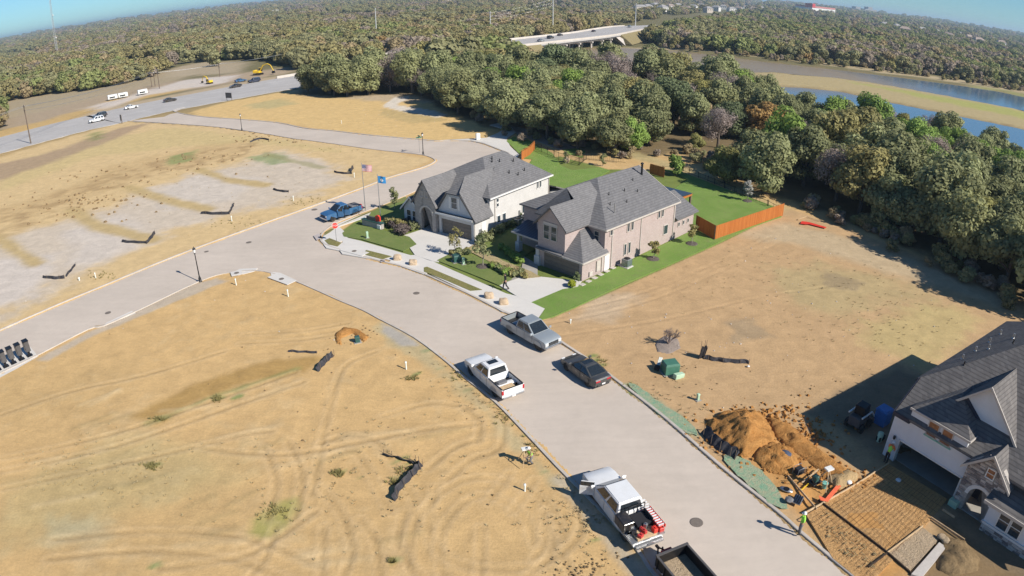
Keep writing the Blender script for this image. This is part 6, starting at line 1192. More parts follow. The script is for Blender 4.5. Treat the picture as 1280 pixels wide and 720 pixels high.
# round things: manholes, boulders
def disc(px, r, name, mat, lb, cat, z=.006): p = P(*px); b = MB(); b.lathe([(r, -.03), (r, z), (r * .9, z + .004)], n=24); tag(b.build(name, M[mat], None, loc=(p.x, p.y, 0)), lb, cat); q = MB(); [q.box((p.x * 0 + r * .55 * math.cos(k * 1.05), r * .55 * math.sin(k * 1.05), z + .006), (.07, .07, .006)) for k in range(6)]; q.build('lug', M[mat], bpy.data.objects[-1] if False else col.objects[-1], kind='stuff')
disc((870.5, 653), .42, 'manhole_cover', 'iron', 'iron manhole cover beside the trailer front', 'manhole'); disc((520.5, 366.5), .34, 'manhole_cover', 'iron', 'iron manhole cover in the curve before the driveways', 'manhole'); disc((393, 262), .45, 'manhole_cover', 'iron', 'iron manhole cover left of the blue pickup', 'manhole'); disc((135, 391), .35, 'manhole_cover', 'iron', 'iron manhole cover on the left street', 'manhole'); disc((311, 303), .38, 'manhole_cover', 'iron', 'iron manhole cover by the first street corner', 'manhole'); disc((258, 314.5), .3, 'manhole_cover', 'iron', 'small iron manhole cover above the near lamp', 'manhole')
def rock(px, s, mat, lb, seed, z=.12, name='boulder', cat='boulder', grp=None, flat=.85, boxy=False):
    p = P(*px); bm = bmesh.new(); bmesh.ops.create_icosphere(bm, subdivisions=3, radius=s); r = random.Random(seed); o3 = Vector((r.random() * 9, r.random() * 9, r.random() * 9))
    from mathutils import noise as mn
    for v in bm.verts:
        if boxy: v.co *= (1 / (sum(abs(c / s) ** 4 for c in v.co) ** .25)) * .9
        k = 1 + .22 * mn.noise(v.co * 1.3 / s + o3) + .06 * mn.noise(v.co * 4 / s + o3); v.co = Vector((v.co.x * k, v.co.y * k * (.7 if boxy else 1), v.co.z * k * flat))
    me = bpy.data.meshes.new(name); bm.to_mesh(me); bm.free(); me.materials.append(M[mat]); o = bpy.data.objects.new(name, me); col.objects.link(o); o.location = (p.x, p.y, z + s * flat * .55); return tag(o, lb, cat, grp)
for k, (px, lb) in enumerate((((497, 326), 'tan boulder at the left edge of the first driveway mouth'), ((516.5, 332), 'tan boulder at the right edge of the first driveway mouth'), ((611, 373.5), 'tan boulder left of the silver pickup, nearer the walking man'), ((629.5, 381.5), 'tan boulder just behind the silver pickup'))): rock(px, .5, 'limestone', lb, k + 3, boxy=True)
rock((708, 203), .6, 'sand_load', 'pale boulder among the back garden fence posts', 12)
# ---- bushes and garden trees
def bush(px, r, h, mat, lb, seed, z=.15, name='bush', cat='bush', grp=None, n=420, ls=.16):
    p = P(*px); me = crown_mesh(name, seed, r, h, 7, n, ls, mat, low=.1, clr=(.4, .6)); o = bpy.data.objects.new(name, me); col.objects.link(o); o.location = (p.x, p.y, z); return tag(o, lb, cat, grp)
r_ = random.Random(21)
for k in range(16): u = r_.random(); bush((484 + r_.random() * 34, 280 + u * 13 + r_.random() * 3), .5 + r_.random() * .35, .6 + r_.random() * .5, r_.choice(('leaf_purple', 'leaf_purple', 'leaf_oak', 'leaf_olive')), None, 400 + k)
for k in range(7): bush((563 + r_.random() * 22, 316 + r_.random() * 5), .4, .5, r_.choice(('leaf_oak', 'leaf_dark', 'leaf_olive')), 'small dark bush behind the teal transformer', 430 + k, grp='bushes behind the teal transformer')
for k in range(16): u = r_.random(); bush((615 + u * 45, 334 + u * 12 + r_.random() * 7), .35 + r_.random() * .2, .45, r_.choice(('leaf_oak', 'leaf_green', 'leaf_tan', 'leaf_olive')), 'low bush in the strip bed behind the walking man', 450 + k, grp='bushes in the strip bed between the driveways')
for k in range(9): bush((600 + k * 8.2, 306 - k * 5.0 + r_.random() * 3), .55 + r_.random() * .3, .9 + r_.random() * .5, r_.choice(('leaf_green', 'leaf_dark', 'leaf_oak')), 'green bush along the white house side wall', 480 + k, grp='bushes along the white house side wall')
for k in range(6): bush((628 + k * 4.5, 314 + k * 3.4), .5, .8, 'leaf_green', 'green bush left of the brick house porch', 500 + k, grp='bushes left of the brick house porch')
bush((715, 360), .48, .65, 'leaf_lime', 'bright yellow-green bush at the brick garage corner', 520); bush((722, 355), .4, 1.3, 'leaf_dark', 'upright dark bush against the brick garage corner', 521); bush((688, 258 + 24), .5, .7, 'leaf_green', 'green bush in the gap between the two houses', 522)
def young_tree(px, h, r, mat, lb, seed, tr='bark_pale', n=700, mulch=True, z=.15, low=.32, ls=.17):
    p = P(*px); t = empty('young_tree', (p.x, p.y, z), 0, lb, 'tree'); c = bpy.data.objects.new('crown', crown_mesh('young_crown', seed, r, h, 12, n, ls, mat, low=low, clr=(.25, .42), hollow=.4)); col.objects.link(c); c.parent = t
    k = bpy.data.objects.new('trunk', trunk_mesh('thin_trunk', seed, h * .95, .045, tr, 6, .32)); col.objects.link(k); k.parent = t
    if mulch: b = MB(); b.lathe([(.75, 0), (.7, .07), (.3, .11), (.06, .12)], n=16); b.build('mulch_ring', M['mulch'], t)
    return t
young_tree((493, 263), 3.3, .95, 'leaf_oak', 'young grey-green tree on the verge left of the white house', 601, mulch=False, n=620); young_tree((569.5, 320), 3.6, 1.0, 'leaf_olive', 'thin pale olive young tree in front of the white garage', 602, n=520, ls=.14); young_tree((603.5, 334.5), 3.6, 1.0, 'leaf_oak', 'young grey-green tree in its own mulch ring between the driveways', 603, n=620)
young_tree((816, 325), 2.3, .75, 'leaf_olive', 'small yellowish tree nearer the air conditioner by the brick wall', 604, n=420); young_tree((864.5, 306), 2.6, .85, 'leaf_olive', 'small yellowish tree nearer the cedar fence corner', 605, n=480); young_tree((934, 252.5), 3.2, .95, 'leaf_pale', 'small pale whitish tree at the lawn edge by the cedar fence', 606, n=800); young_tree((753.5, 208), 2.6, .75, 'leaf_oak', 'narrow little tree behind the black garden fence', 607, n=520, mulch=False, low=.1)
young_tree((707, 205), 2.4, .6, 'leaf_oak', 'narrow grey tree inside the garden fence left of the pale boulder', 608, n=480, mulch=False, low=.05)
p = P(844, 219); t = empty('evergreen_bush', (p.x, p.y, .1), 0, 'dense cone-shaped green evergreen behind the brick house', 'evergreen'); c = bpy.data.objects.new('foliage', crown_mesh('cone', 77, 1.5, 3.6, 16, 1500, .26, 'leaf_green', low=.05, clr=(.3, .5))); col.objects.link(c); c.parent = t; c2 = bpy.data.objects.new('trunk', trunk_mesh('t', 4, 2.5, .1)); col.objects.link(c2); c2.parent = t
for o in [o for o in col.objects if o.name.split('.')[0] == 'bush' and not o.get('label')]:
    w_ = {'leaf_purple': 'purplish', 'leaf_oak': 'grey-green', 'leaf_olive': 'olive', 'leaf_dark': 'dark green', 'leaf_green': 'fresh green', 'leaf_tan': 'tan', 'leaf_lime': 'lime'}[o.data.materials[0].name]
    tag(o, f'low {w_} bush in the bed before the white house', 'bush', f'{w_} bushes in the bed before the white house')
# ---- fences
def picket_fence(pts, h, lb, z=.1):
    base = [P(*q, z) for q in pts]; c = base[0].copy(); t = empty('cedar_fence', c, 0, lb, 'fence'); k = 0
    for a, b_ in zip(base, base[1:]):
        a = a - c; b_ = b_ - c; d = b_ - a; L = d.length; d.normalize(); ang = math.atan2(d.y, d.x); n = int(L / .145); q = MB()
        for i in range(n): x = (i + .5) * L / n; q.box((x, random.uniform(-.006, .006), h / 2 + random.uniform(-.008, .008)), (L / n - .008, .02, h))
        o = q.build('picket', M['cedar'], t, loc=a, kind='stuff'); o.rotation_euler = (0, 0, ang)
        q = MB(); [q.bb(0, L, .02, .07, hh - .045, hh + .045) for hh in (.3, 1.0, 1.65)]; o = q.build('rail', M['cedar'], t, loc=a); o.rotation_euler = (0, 0, ang)
        for i in range(int(L / 2.4) + 1): pp = a + d * min(L, i * 2.4) + Vector((-d.y, d.x, 0)) * .1; q = MB(); q.bb(-.05, .05, -.05, .05, 0, h - .05); q.build('post', M['wood_pole'], t, loc=pp).rotation_euler = (0, 0, ang)
    return t
picket_fence([(869, 285.5), (893.5, 299.5), (978.5, 269.5)], 1.83, 'long orange cedar fence round the brick house lawn'); picket_fence([(812, 217), (830, 222)], 1.6, 'short cedar fence piece behind the brick house flue'); picket_fence([(652, 200), (662, 194), (668.5, 187)], 1.5, 'short cedar fence piece behind the white house')
def iron_fence(pts, h, lb, gap=.32):
    base = [P(*q, .1) for q in pts]; c = base[0].copy(); t = empty('iron_fence', c, 0, lb, 'fence')
    for a, b_ in zip(base, base[1:]):
        a = a - c; b_ = b_ - c; d = b_ - a; L = d.length; d.normalize(); q = MB(); ang = math.atan2(d.y, d.x)
        for i in range(int(L / gap)): q.bb(i * gap - .012, i * gap + .012, -.012, .012, .1, h)
        for hh in (.2, h - .1): q.bb(0, L, -.018, .018, hh - .02, hh + .02)
        o = q.build('railing', M['black_metal'], t, loc=a, kind='stuff'); o.rotation_euler = (0, 0, ang)
        for i in range(int(L / 2.4) + 1): q = MB(); q.bb(-.035, .035, -.035, .035, 0, h + .1); q.build('post', M['black_metal'], t, loc=a + d * min(L, i * 2.4))
iron_fence([(669, 187), (698, 200), (724, 207), (733, 199.5), (782, 204.5)], 1.4, 'black iron fence across the green back gardens'); iron_fence([(812, 215), (850, 213), (893, 230), (960, 258), (978, 268)], .9, 'low thin wire fence along the back lawn edge', gap=1.3)
# ---- power lines, masts
def wires(name_, pairs, lb):
    t = empty('power_lines', pairs[0][0], 0, lb, 'power lines'); o = pairs[0][0]
    for a, b_ in pairs:
        L = (b_ - a).length; pts = [a + (b_ - a) * k / 10 - Vector((0, 0, L * .018 * 4 * (k / 10) * (1 - k / 10))) - o for k in range(11)]; b = MB(); b.path(pts, .045, n=4); b.build('wire', M['galv'], t)
def wood_pole(px, top, lb, arms=2, name='utility_pole'):
    h = height_at(px, top); p = P(*px); t = empty(name, p, .85, lb, 'utility pole'); b = MB(); b.tube((0, 0, -.2), (0, 0, h), .2, .13, n=8); b.build('pole', M['wood_pole'], t)
    for k in range(arms): b = MB(); b.bb(-.08, .08, -1.3, 1.3, h - .5 - k * 1.1, h - .36 - k * 1.1); b.build('cross_arm', M['wood_pole'], t)
    b = MB(); [b.lathe([(.05, 0), (.07, .1), (.03, .2)], (0, y, h - .36), 6) for y in (-1.2, 0, 1.2)]; b.build('insulator', M['galv'], t, kind='stuff'); return p + Vector((0, 0, h))
a = wood_pole((38.8, 179.5), (29.5, 131), 'tall brown wooden utility pole beside the highway at far left'); b1 = wood_pole((190, 109), (186, 90), 'left wooden pole of the group by the gravel verge'); b2 = wood_pole((199.5, 111), (192.5, 86), 'right wooden pole of the group by the gravel verge'); c1 = wood_pole((275, 96), (274, 79), 'wooden utility pole by the digger'); c2 = wood_pole((407, 74), (405, 55), 'wooden utility pole half hidden by the near woods')
d1 = wood_pole((194, 108), (189, 92), 'middle wooden pole of the group by the gravel verge', 1)
e0 = P(-120, 230) + Vector((0, 0, 9.5))
for nm, pr in (('w', [(e0 + Vector((k, k, 0)), a + Vector((k, k, -.4))) for k in (-.9, .9)] + [(a + Vector((k, k, -.4)), b2 + Vector((k, k, -.4))) for k in (-.9, .9)] + [(a + Vector((0, 0, -1.6)), b1 + Vector((0, 0, -1.6)))] + [(b1 + Vector((k, k, -.4)), c1 + Vector((k, k, -.4))) for k in (-.9, .9)] + [(c1 + Vector((k, k, -.4)), c2 + Vector((k, k, -.4))) for k in (-.9, .9)]),): wires(nm, pr, 'thin sagging power lines along the far side of the highway')
tops = []
for px, top, lb in (((471, 52), (467, 10), 'pale steel power mast standing behind the left of the near woods'), ((613, 47), (613, 14), 'pale steel power mast left of the bridge, second from the left'), ((691, 44), (691, -3), 'tallest pale steel power mast at the near end of the bridge'), ((794, 38), (794, 4), 'pale steel power mast at the far end of the bridge')):
    z0 = 0; h = height_at(px, top); p = P(*px); t = empty('power_mast', p, .9, lb, 'power mast', None); b = MB(); b.tube((0, 0, -.3), (0, 0, h), .42, .26, n=10); b.build('pole', M['mast_grey'], t)
    for k in range(3): b = MB(); b.tube((0, 0, h - 1.2 - k * 2.2), (0, 1.6 if k % 2 else -1.6, h - 1.0 - k * 2.2), .07, .05, n=6); b.build('arm', M['mast_grey'], t)
    tops.append((p, h))
wires('w2', [(tops[i][0] + Vector((0, 0, tops[i][1] - dz)), tops[i + 1][0] + Vector((0, 0, tops[i + 1][1] - dz))) for i in range(3) for dz in (1.0, 3.2, 5.4)] + [(tops[0][0] + Vector((0, 0, tops[0][1] - dz)), P(250, 62) + Vector((0, 0, 16 - dz))) for dz in (1, 3.2)], 'thin sagging power lines between the pale steel masts')
p = P(73, 76); h = height_at((73, 76), (62, -4)); t = empty('lattice_tower', p, 0, 'very tall lattice radio tower above the woods at far left', 'radio tower')
for k in range(3): b = MB(); x, y = 1.1 * math.cos(k * 2.094), 1.1 * math.sin(k * 2.094); b.tube((x, y, 0), (x * .7, y * .7, h), .16, .12, n=5); b.build('leg', M['mast_grey'], t)
b = MB()
for i in range(int(h / 2.2)):
    for k in range(3): s = 1 - .3 * i * 2.2 / h; u = 2.094 * k; v = 2.094 * (k + 1); b.tube((1.1 * s * math.cos(u), 1.1 * s * math.sin(u), i * 2.2), (1.1 * s * math.cos(v), 1.1 * s * math.sin(v), i * 2.2 + 2.2), .07, n=3, caps=False)
b.build('brace', M['mast_grey'], t, kind='stuff')
for k in (.35, .7): b = MB(); b.lathe([(.3, 0), (.6, .3), (.6, 1.0), (.2, 1.2)], (1.3, 0, h * k), 8); b.build('dish', M['hat_white'], t)
# notice boards by the road
for px, w_, h, lb in (((286.5, 126), 3.0, 2.6, 'big dark notice board beside the highway'), ((152, 154.5), .7, 2.6, 'narrow dark sign post at the road junction')):
    t = empty('notice_board', P(*px), -.5, lb, 'sign'); b = MB(); b.bb(-w_ / 2, w_ / 2, -.06, .06, h * .35, h); b.build('panel', M['trim_dark'], t)
    for x in (-w_ * .42, w_ * .42): b = MB(); b.bb(x - .06, x + .06, .06, .16, 0, h); b.build('post', M['wood_pole'], t)
# ---- far buildings
def far_house(x, y, w_, d, h, rot, mat, roofm, lb, grp=None):
    t = empty('far_house', (x, y, 0), rot, lb, 'house', grp); b = MB(); b.bb(-w_ / 2, w_ / 2, -d / 2, d / 2, 0, h); b.build('wall', M[mat], t); e = .6; b = MB(); rh = min(w_, d) * .32
    b.add([(-w_ / 2 - e, -d / 2 - e, h), (w_ / 2 + e, -d / 2 - e, h), (w_ / 2 + e, d / 2 + e, h), (-w_ / 2 - e, d / 2 + e, h), (-w_ / 2 + d * .35, 0, h + rh), (w_ / 2 - d * .35, 0, h + rh)], [(0, 1, 5, 4), (1, 2, 5), (2, 3, 4, 5), (3, 0, 4), (3, 2, 1, 0)]); b.build('roof', M[roofm], t)
    for k in (-.3, .05, .32): b = MB(); b.bb(w_ * k - .6, w_ * k + .6, -d / 2 - .05, -d / 2, h * .55, h * .85); b.build('window', M['window_glass'], t)
plain('far_pale', (.62, .6, .57), .8, var=.1); plain('far_tan', (.48, .42, .36), .8, var=.1); plain('far_roof', (.3, .285, .28), .9, var=.2); plain('far_roof_brown', (.33, .26, .22), .9, var=.2)
r_ = random.Random(33); n_ = 0
for px in [(1130, 44), (1152, 42), (1170, 44), (1185, 50), (1200, 47), (1215, 46), (1240, 53), (1262, 57), (1275, 60), (1230, 49), (1105, 36), (1120, 38), (1143, 36), (1180, 41), (1210, 52), (1250, 60), (1268, 52), (1095, 28), (1165, 38), (1222, 57)] + [(int(800 + k * 9.5), int(16 - (k % 3) * 2 + k * .05)) for k in range(21)]:
    p = P(*px); s = max(1.0, p.length / 700); far_house(p.x, p.y, r_.uniform(15, 21), r_.uniform(10, 13), r_.uniform(8.5, 10.5), r_.uniform(-.8, .8), r_.choice(('far_pale', 'far_pale', 'far_tan')), r_.choice(('far_roof', 'far_roof', 'far_roof_brown')), 'pale house with a hipped roof among the far trees' if px[0] > 1090 else 'tiny pale house with a hipped roof near the skyline above the bridge', 'pale houses among the far trees' if px[0] > 1090 else 'tiny pale houses near the skyline above the bridge')
for px, s in (((345, 20), 1.6), ((560, 6), 1.2)): p = P(*px); far_house(p.x, p.y, 22, 14, 9, .3, 'far_pale', 'far_pale', 'long pale farm building in the far woods on the left', 'long pale farm buildings in the far woods')
a, c = P(1016, 19.5), P(1067, 23.5); c = a + (c - a).normalized() * min((c - a).length, 180); t = empty('warehouse', (a + c) / 2, math.atan2((c - a).y, (c - a).x), 'long white building with a red stripe and red tower near the skyline', 'warehouse'); L = (c - a).length; b = MB(); b.bb(-L / 2, L / 2, 0, 60, 0, 24); b.build('wall', M['hat_white'], t); b = MB(); b.bb(-L / 2 + 2, L / 2 - 2, -1, 61, 24, 29); b.build('roof_band', M['far_red'] if 'far_red' in M else plain('far_red', (.5, .2, .18), .7), t); b = MB(); b.bb(-L / 2 - 14, -L / 2 + 6, -2, 20, 0, 32); b.build('tower', M['hat_white'], t); b = MB(); b.bb(-L / 2 - 15, -L / 2 + 7, -3, 21, 24, 36); b.build('tower_top', M['red_paint'], t)
for k, (x, lb) in enumerate(((1073, 'low dark office block left of its taller neighbour on the skyline'), (1088, 'dark stepped office block on the skyline right of the white building'))): p = P(x, 20 + k * 1.5); t = empty('office_block', p, .3, lb, 'building'); b = MB(); b.bb(-50, 50, 0, 50, 0, 38 + 8 * k); b.build('wall', M['far_roof'], t); b = MB(); b.bb(-20, 16, 5, 40, 38 + 8 * k, 52 + 8 * k); b.build('upper_storey', M['far_roof'], t)

# storm inlets: kerb slabs with a dark slot
for a, c_, lb in (((346, 343.5), (371, 352.5), 'long dark storm inlet slot at the near street corner'), ((424, 314.5), (452, 322), 'long dark storm inlet slot below the corner lawn'), ((288, 342), (302, 339), 'short storm inlet slab near the lamp corner')):
    a = P(*a); c_ = P(*c_); d = c_ - a; t = empty('storm_inlet', (a + c_) / 2, math.atan2(d.y, d.x), lb, 'storm inlet'); sg = 1 if 'below' in lb else -1; L = d.length
    b = MB(); b.bb(-L / 2, L / 2, sg * .05, sg * 1.3, .13, .2); b.build('slab', M['walk'], t); b = MB(); b.bb(-L / 2 + .15, L / 2 - .15, -.06, .06, .0, .13); b.build('slot', M['cloth_black'], t); b = MB(); b.lathe([(.3, .2), (.3, .215)], (0, sg * .7, 0), 14); b.build('lid', M['iron'], t)
# ================================================================ building site in front of the unfinished house
def local(s, t_, z=0): q = Hh.matrix_basis @ Vector((s, t_, 0)); return Vector((q.x, q.y, z))
from mathutils import noise as mn
def heap(px_poly, hmax, mat, name, lb, cat, seed, power=.7, ridges=0.0, res=.16, z=.05, step=0):
    """loose soil: a height field inside the outline, rough on top"""
    pts = [tuple(P(*q)[:2]) for q in px_poly]; x0 = min(p[0] for p in pts); x1 = max(p[0] for p in pts); y0 = min(p[1] for p in pts); y1 = max(p[1] for p in pts)
    gx = np.arange(x0, x1 + res, res); gy = np.arange(y0, y1 + res, res); XX, YY = np.meshgrid(gx, gy); d = sd(XX.ravel(), YY.ravel(), pts, 3); mx = d.max()
    n1 = fbm(XX.ravel(), YY.ravel(), .5, seed, 5) - .5; n2 = fbm(XX.ravel(), YY.ravel(), 2.2, seed + 9, 4) - .5
    hh = np.where(d > 0, hmax * np.clip(d / mx, 0, 1) ** power, 0) ; hh = hh * (1 + n1 * 1.1) + np.where(d > 0, (n2 * .5 + (fbm(XX.ravel(), YY.ravel(), 5.0, seed + 3, 2) - .5) * .22) * min(1, hmax * 1.3), 0) + (np.abs(np.sin(XX.ravel() * 4.2 + YY.ravel() * 2.6 + n1 * 4)) * ridges * np.clip(d, 0, 1))
    hh = np.where(d > .0, hh, -.3 - np.minimum(0, d) * 0) ; cx, cy = (x0 + x1) / 2, (y0 + y1) / 2; nx_, ny_ = len(gx), len(gy)
    V = [(x - cx, y - cy, h) for x, y, h in zip(XX.ravel(), YY.ravel(), hh)]; F = []
    for j in range(ny_ - 1):
        for i in range(nx_ - 1):
            q = (j * nx_ + i, j * nx_ + i + 1, (j + 1) * nx_ + i + 1, (j + 1) * nx_ + i)
            if max(d[k] for k in q) > 0: F.append(q)
    b = MB(); b.v = V; b.f = F; b.m = [0] * len(F); b.sm = [True] * len(F); me = bpy.data.meshes.new(name); me.from_pydata(V, [], F); me.polygons.foreach_set('use_smooth', [True] * len(F)); me.materials.append(M[mat]); o = bpy.data.objects.new(name, me); col.objects.link(o); o.location = (cx, cy, z); return tag(o, lb, cat)
heap([(882, 530), (900, 516), (930, 513), (955, 522), (968, 545), (975, 563), (950, 572), (925, 575), (905, 560), (888, 548)], 1.35, 'dirt_orange', 'dirt_mound', 'big smooth mound of orange dirt behind the torn black fabric', 'dirt mound', 5, .8)
heap([(940, 562), (965, 556), (990, 562), (1000, 580), (985, 598), (960, 592), (940, 578)], .5, 'dirt_orange', 'dirt_windrow', 'low raked ridges of orange dirt below the big mound', 'dirt pile', 8, .4, .35)
heap([(958, 522), (985, 530), (1020, 560), (1060, 590), (1072, 603), (1050, 605), (1015, 585), (985, 562), (965, 545)], .45, 'dirt_orange', 'dirt_windrow', 'long spoil ridge running from the mound to the driveway forms', 'dirt pile', 11, .5, .12)
heap([(1030, 600), (1055, 588), (1074, 594), (1070, 604), (1045, 616)], .45, 'dirt_tan', 'dirt_pile', 'small tan spoil heap at the upper corner of the driveway forms', 'dirt pile', 14, .5, .1)
heap([(1168, 690), (1180, 672), (1205, 678), (1225, 698), (1222, 716), (1190, 722), (1170, 712)], .5, 'dirt_brown', 'dirt_pile', 'dark brown spoil heap at the bottom right beside the walk form', 'dirt pile', 17, .5, .15)
heap([(818, 428), (830, 420), (848, 424), (852, 436), (838, 444), (820, 441)], .14, 'rubble_mauve', 'rubble_pile', 'low mauve rubble heap on the right lot', 'rubble', 19, .6, .1)
heap([(418, 418), (430, 410), (448, 412), (462, 422), (455, 428), (440, 418), (426, 424), (428, 432), (420, 430)], .22, 'dirt_orange', 'dirt_ring', 'ring of reddish clods around the small teal box', 'dirt pile', 23, .5, .1)
p = P(835, 433); bp = bpy.data.objects.new('brush_pile', twig_mesh('brush', 91, .8, 1.9, 'leaf_bare')); col.objects.link(bp); bp.location = (p.x, p.y, .05); tag(bp, 'scraggly bare brush sticking out of the mauve rubble heap', 'brush')
# sheets of green netting along the kerb
def ragged(px, mat, name, z=.13, label=None):
    pts = [tuple(p) for p in smooth_line([tuple(P(*q)[:2]) for q in px], 5, True)]; r = random.Random(len(px)); pts = [(p[0] + r.gauss(0, .06), p[1] + r.gauss(0, .06)) for p in pts]; o = sheet(name, pts, M[mat], z, .04, kind=None); return tag(o, label, 'netting')
ragged([(905, 572), (925, 573), (945, 585), (962, 602), (980, 628), (984, 638), (965, 632), (940, 612), (918, 592)], 'green_netting', 'erosion_netting', .16, 'pale green erosion netting crumpled along the kerb below the mound'); ragged([(786, 482), (800, 486), (830, 508), (860, 528), (872, 545), (850, 538), (815, 512)], 'green_netting', 'erosion_netting', .14, 'faded green netting strip along the kerb behind the coupe')
# driveway forms: sand pad, form boards, bars on chairs
pad = [P(1007, 646), P(1068, 608), P(1108, 581), P(1183, 626), P(1148, 668), P(1083, 735), P(1040, 700)]
sheet('form_sand', [(p.x, p.y) for p in pad], M['sand_forms'], .17, .12)
def board(a, b_, lb, w_=.05, h=.16, z=.3, name='form_board', mat='lumber'):
    a = P(*a); b_ = P(*b_); d = b_ - a; q = MB(); q.box((0, 0, 0), (d.length, w_, h)); o = q.build(name, M[mat], None, loc=(a + b_) / 2 + Vector((0, 0, z - h / 2))); o.rotation_euler = (0, 0, math.atan2(d.y, d.x)); return tag(o, lb, 'board')
board((1006, 644), (1068, 609), 'form board along the upper left edge of the driveway forms', .06); board((1069, 608.5), (1110, 582), 'shaded form board from the driveway corner to the garage', .05); board((1022, 628), (1107, 693), 'long dark joint board down the middle of the driveway forms', .08, .14, .29, mat='joint_dark'); board((1108, 694), (1152, 661), 'cross form board between the two sand bays', .07); board((1107, 693), (1140, 722), 'dark joint board at the lower end of the forms', .08, .14, .29, mat='joint_dark'); board((1084, 712), (1107, 695), 'short dark cross board at the bottom of the forms', .08, .14, .29, mat='joint_dark')
board((1162, 650), (1204, 678), 'narrow form board in shade near the stone entry', .05); board((1177, 640), (1192, 650), 'short form board by the porch slab', .05); board((1001, 608), (1022, 591), 'board leaning over the tool corner', .09, .04, .35); board((984, 598), (1020, 640), 'edge board along the tool corner', .05); board((1000, 617), (1014, 604), 'short yellow-edged board in the tool corner', .05, .08, .3, mat='yellow')
wp = [P(1137, 722), P(1172, 682), P(1181, 688), P(1150, 726)]; sheet('fresh_walk', [(p.x, p.y) for p in wp], M['trim_beige'], .3, .2); sheet('side_form_sand', [(P(*q).x, P(*q).y) for q in ((1110, 694), (1152, 662), (1172, 677), (1135, 718), (1122, 706))], M['sand_load'], .2, .15)
fr = MB(); A_, B_, C_, D2 = P(1010, 648), P(1108, 584), P(1180, 630), P(1085, 735); o0 = A_.copy()
for k in range(1, 14): a = A_ + (B_ - A_) * k / 14; b_ = D2 + (C_ - D2) * k / 14; fr.path([a - o0, b_ - o0], .007, n=4)
for k in range(1, 20): a = A_ + (D2 - A_) * k / 20; b_ = B_ + (C_ - B_) * k / 20; fr.path([a - o0, b_ - o0], .007, n=4)
tag(fr.build('rebar_mat', M['rebar'], None, loc=(o0.x, o0.y, .24)), 'rusty reinforcing bar grid laid over the driveway sand', 'rebar', kind='stuff')
fr = MB(); r_ = random.Random(3)
for k in range(70): u = r_.random(); v = r_.random() * .14; a = P(1013 + u * 68, 655 + u * 66) + Vector((.482, -.876, 0)) * 0; c = a + Vector((.876, .482, 0)) * v * 12; fr.box((c.x - o0.x, c.y - o0.y, 0), (.22, .03, .03), rz=-1.06 if k % 2 else .5)
tag(fr.build('bar_chairs', M['straw'], None, loc=(o0.x, o0.y, .26)), 'rows of pale bar chairs along the street edge of the forms', 'bar chairs', kind='stuff')
# orange paint marks
for px, lb in (([(1000, 281), (1002, 278), (1006, 278.5), (1012, 279.5), (1033, 285.6), (1031, 287), (1011, 281.8), (1006, 282)], 'orange-red arrow sprayed on the right lot by the fence end'), ([(1022, 624), (1030, 628), (1045, 610), (1050, 612), (1033, 632), (1024, 630)], 'orange-red marking paint at the tool corner of the forms')):
    pts = [(P(*q).x, P(*q).y) for q in px]; o = sheet('paint_mark', pts, M['orange_paint'] if px[0][0] > 1010 else M['red_bright'], .2 if px[0][0] < 1010 else .33, .02, kind=None); tag(o, lb, 'paint mark')
board((997, 276), (1008, 272), 'pale plank beside the red arrow near the fence end', .12, .05, .2); board((1008, 272), (1025, 278), 'second pale plank running from the first near the fence end', .08, .05, .2)
# tools
def tripod(px, lb): t = empty('tripod_stand', P(*px, .25), .3, lb, 'tripod'); [MB().tube((0.7 * math.cos(k * 2.1), .7 * math.sin(k * 2.1), 0), (0, 0, 1.4), .03).build('leg', M['lumber'], t) for k in range(3)]; b = MB(); b.box((0, 0, 1.45), (.55, .4, .1)); b.build('head', M['hat_white'], t); return t
tripod((1030, 607), 'white-topped wooden tripod in the tool corner'); 
t = empty('plate_compactor', P(1018, 603, .25), .5, 'dark plate compactor beside the white-topped tripod', 'compactor'); b = MB(); b.bb(-.45, .45, -.3, .3, 0, .12); b.build('plate', M['black_metal'], t, bevel=.03); b = MB(); b.bb(-.2, .2, -.2, .2, .15, .6); b.build('engine', M['util_dark'], t, bevel=.04); b = MB(); b.path([(-.35, -.2, .2), (-.9, -.2, .95), (-.9, .2, .95), (-.35, .2, .2)], .025); b.build('handle', M['black_metal'], t)
t = empty('bucket', P(1030, 609.5, .2), 0, 'teal bucket at the foot of the white-topped tripod', 'bucket'); b = MB(); b.lathe([(.15, 0), (.2, .4), (.22, .42)], n=14); b.build('pail', M['teal'], t); b = MB(); b.path([(-.2, 0, .4), (0, 0, .58), (.2, 0, .4)], .01); b.build('handle', M['galv'], t)
t = empty('generator', P(998, 592, .2), .4, 'black generator by the raked orange ridges', 'generator'); b = MB(); b.bb(-.3, .3, -.25, .25, .05, .5); b.build('case', M['cloth_black'], t, bevel=.05); b = MB(); b.path([(-.35, -.25, 0), (-.35, -.25, .6), (.35, -.25, .6), (.35, -.25, 0)], .02); b.path([(-.35, .25, 0), (-.35, .25, .6), (.35, .25, .6), (.35, .25, 0)], .02); b.build('frame', M['galv'], t)
t = empty('trowel_float', P(983, 612, .2), .9, 'oval grey metal float lying in the tool corner', 'tool'); b = MB(); b.lathe([(.35, 0), (.35, .04), (.1, .06)], n=20); o = b.build('blade', M['galv'], t); o.scale = (.65, 1.3, 1); b = MB(); b.lathe([(.2, .05), (.2, .09)], n=14); b.build('hub', M['black_metal'], t)
t = empty('slat_crate', P(997, 625, .25), .9, 'small grey slatted frame lying on the sand by the kerb', 'crate'); b = MB(); b.bb(-.45, .45, -.3, .3, 0, .05); b.build('base', M['galv'], t)
for k in range(4): b = MB(); b.bb(-.42, .42, -.25 + k * .15, -.17 + k * .15, .05, .12); b.build('slat', M['black_metal'], t)
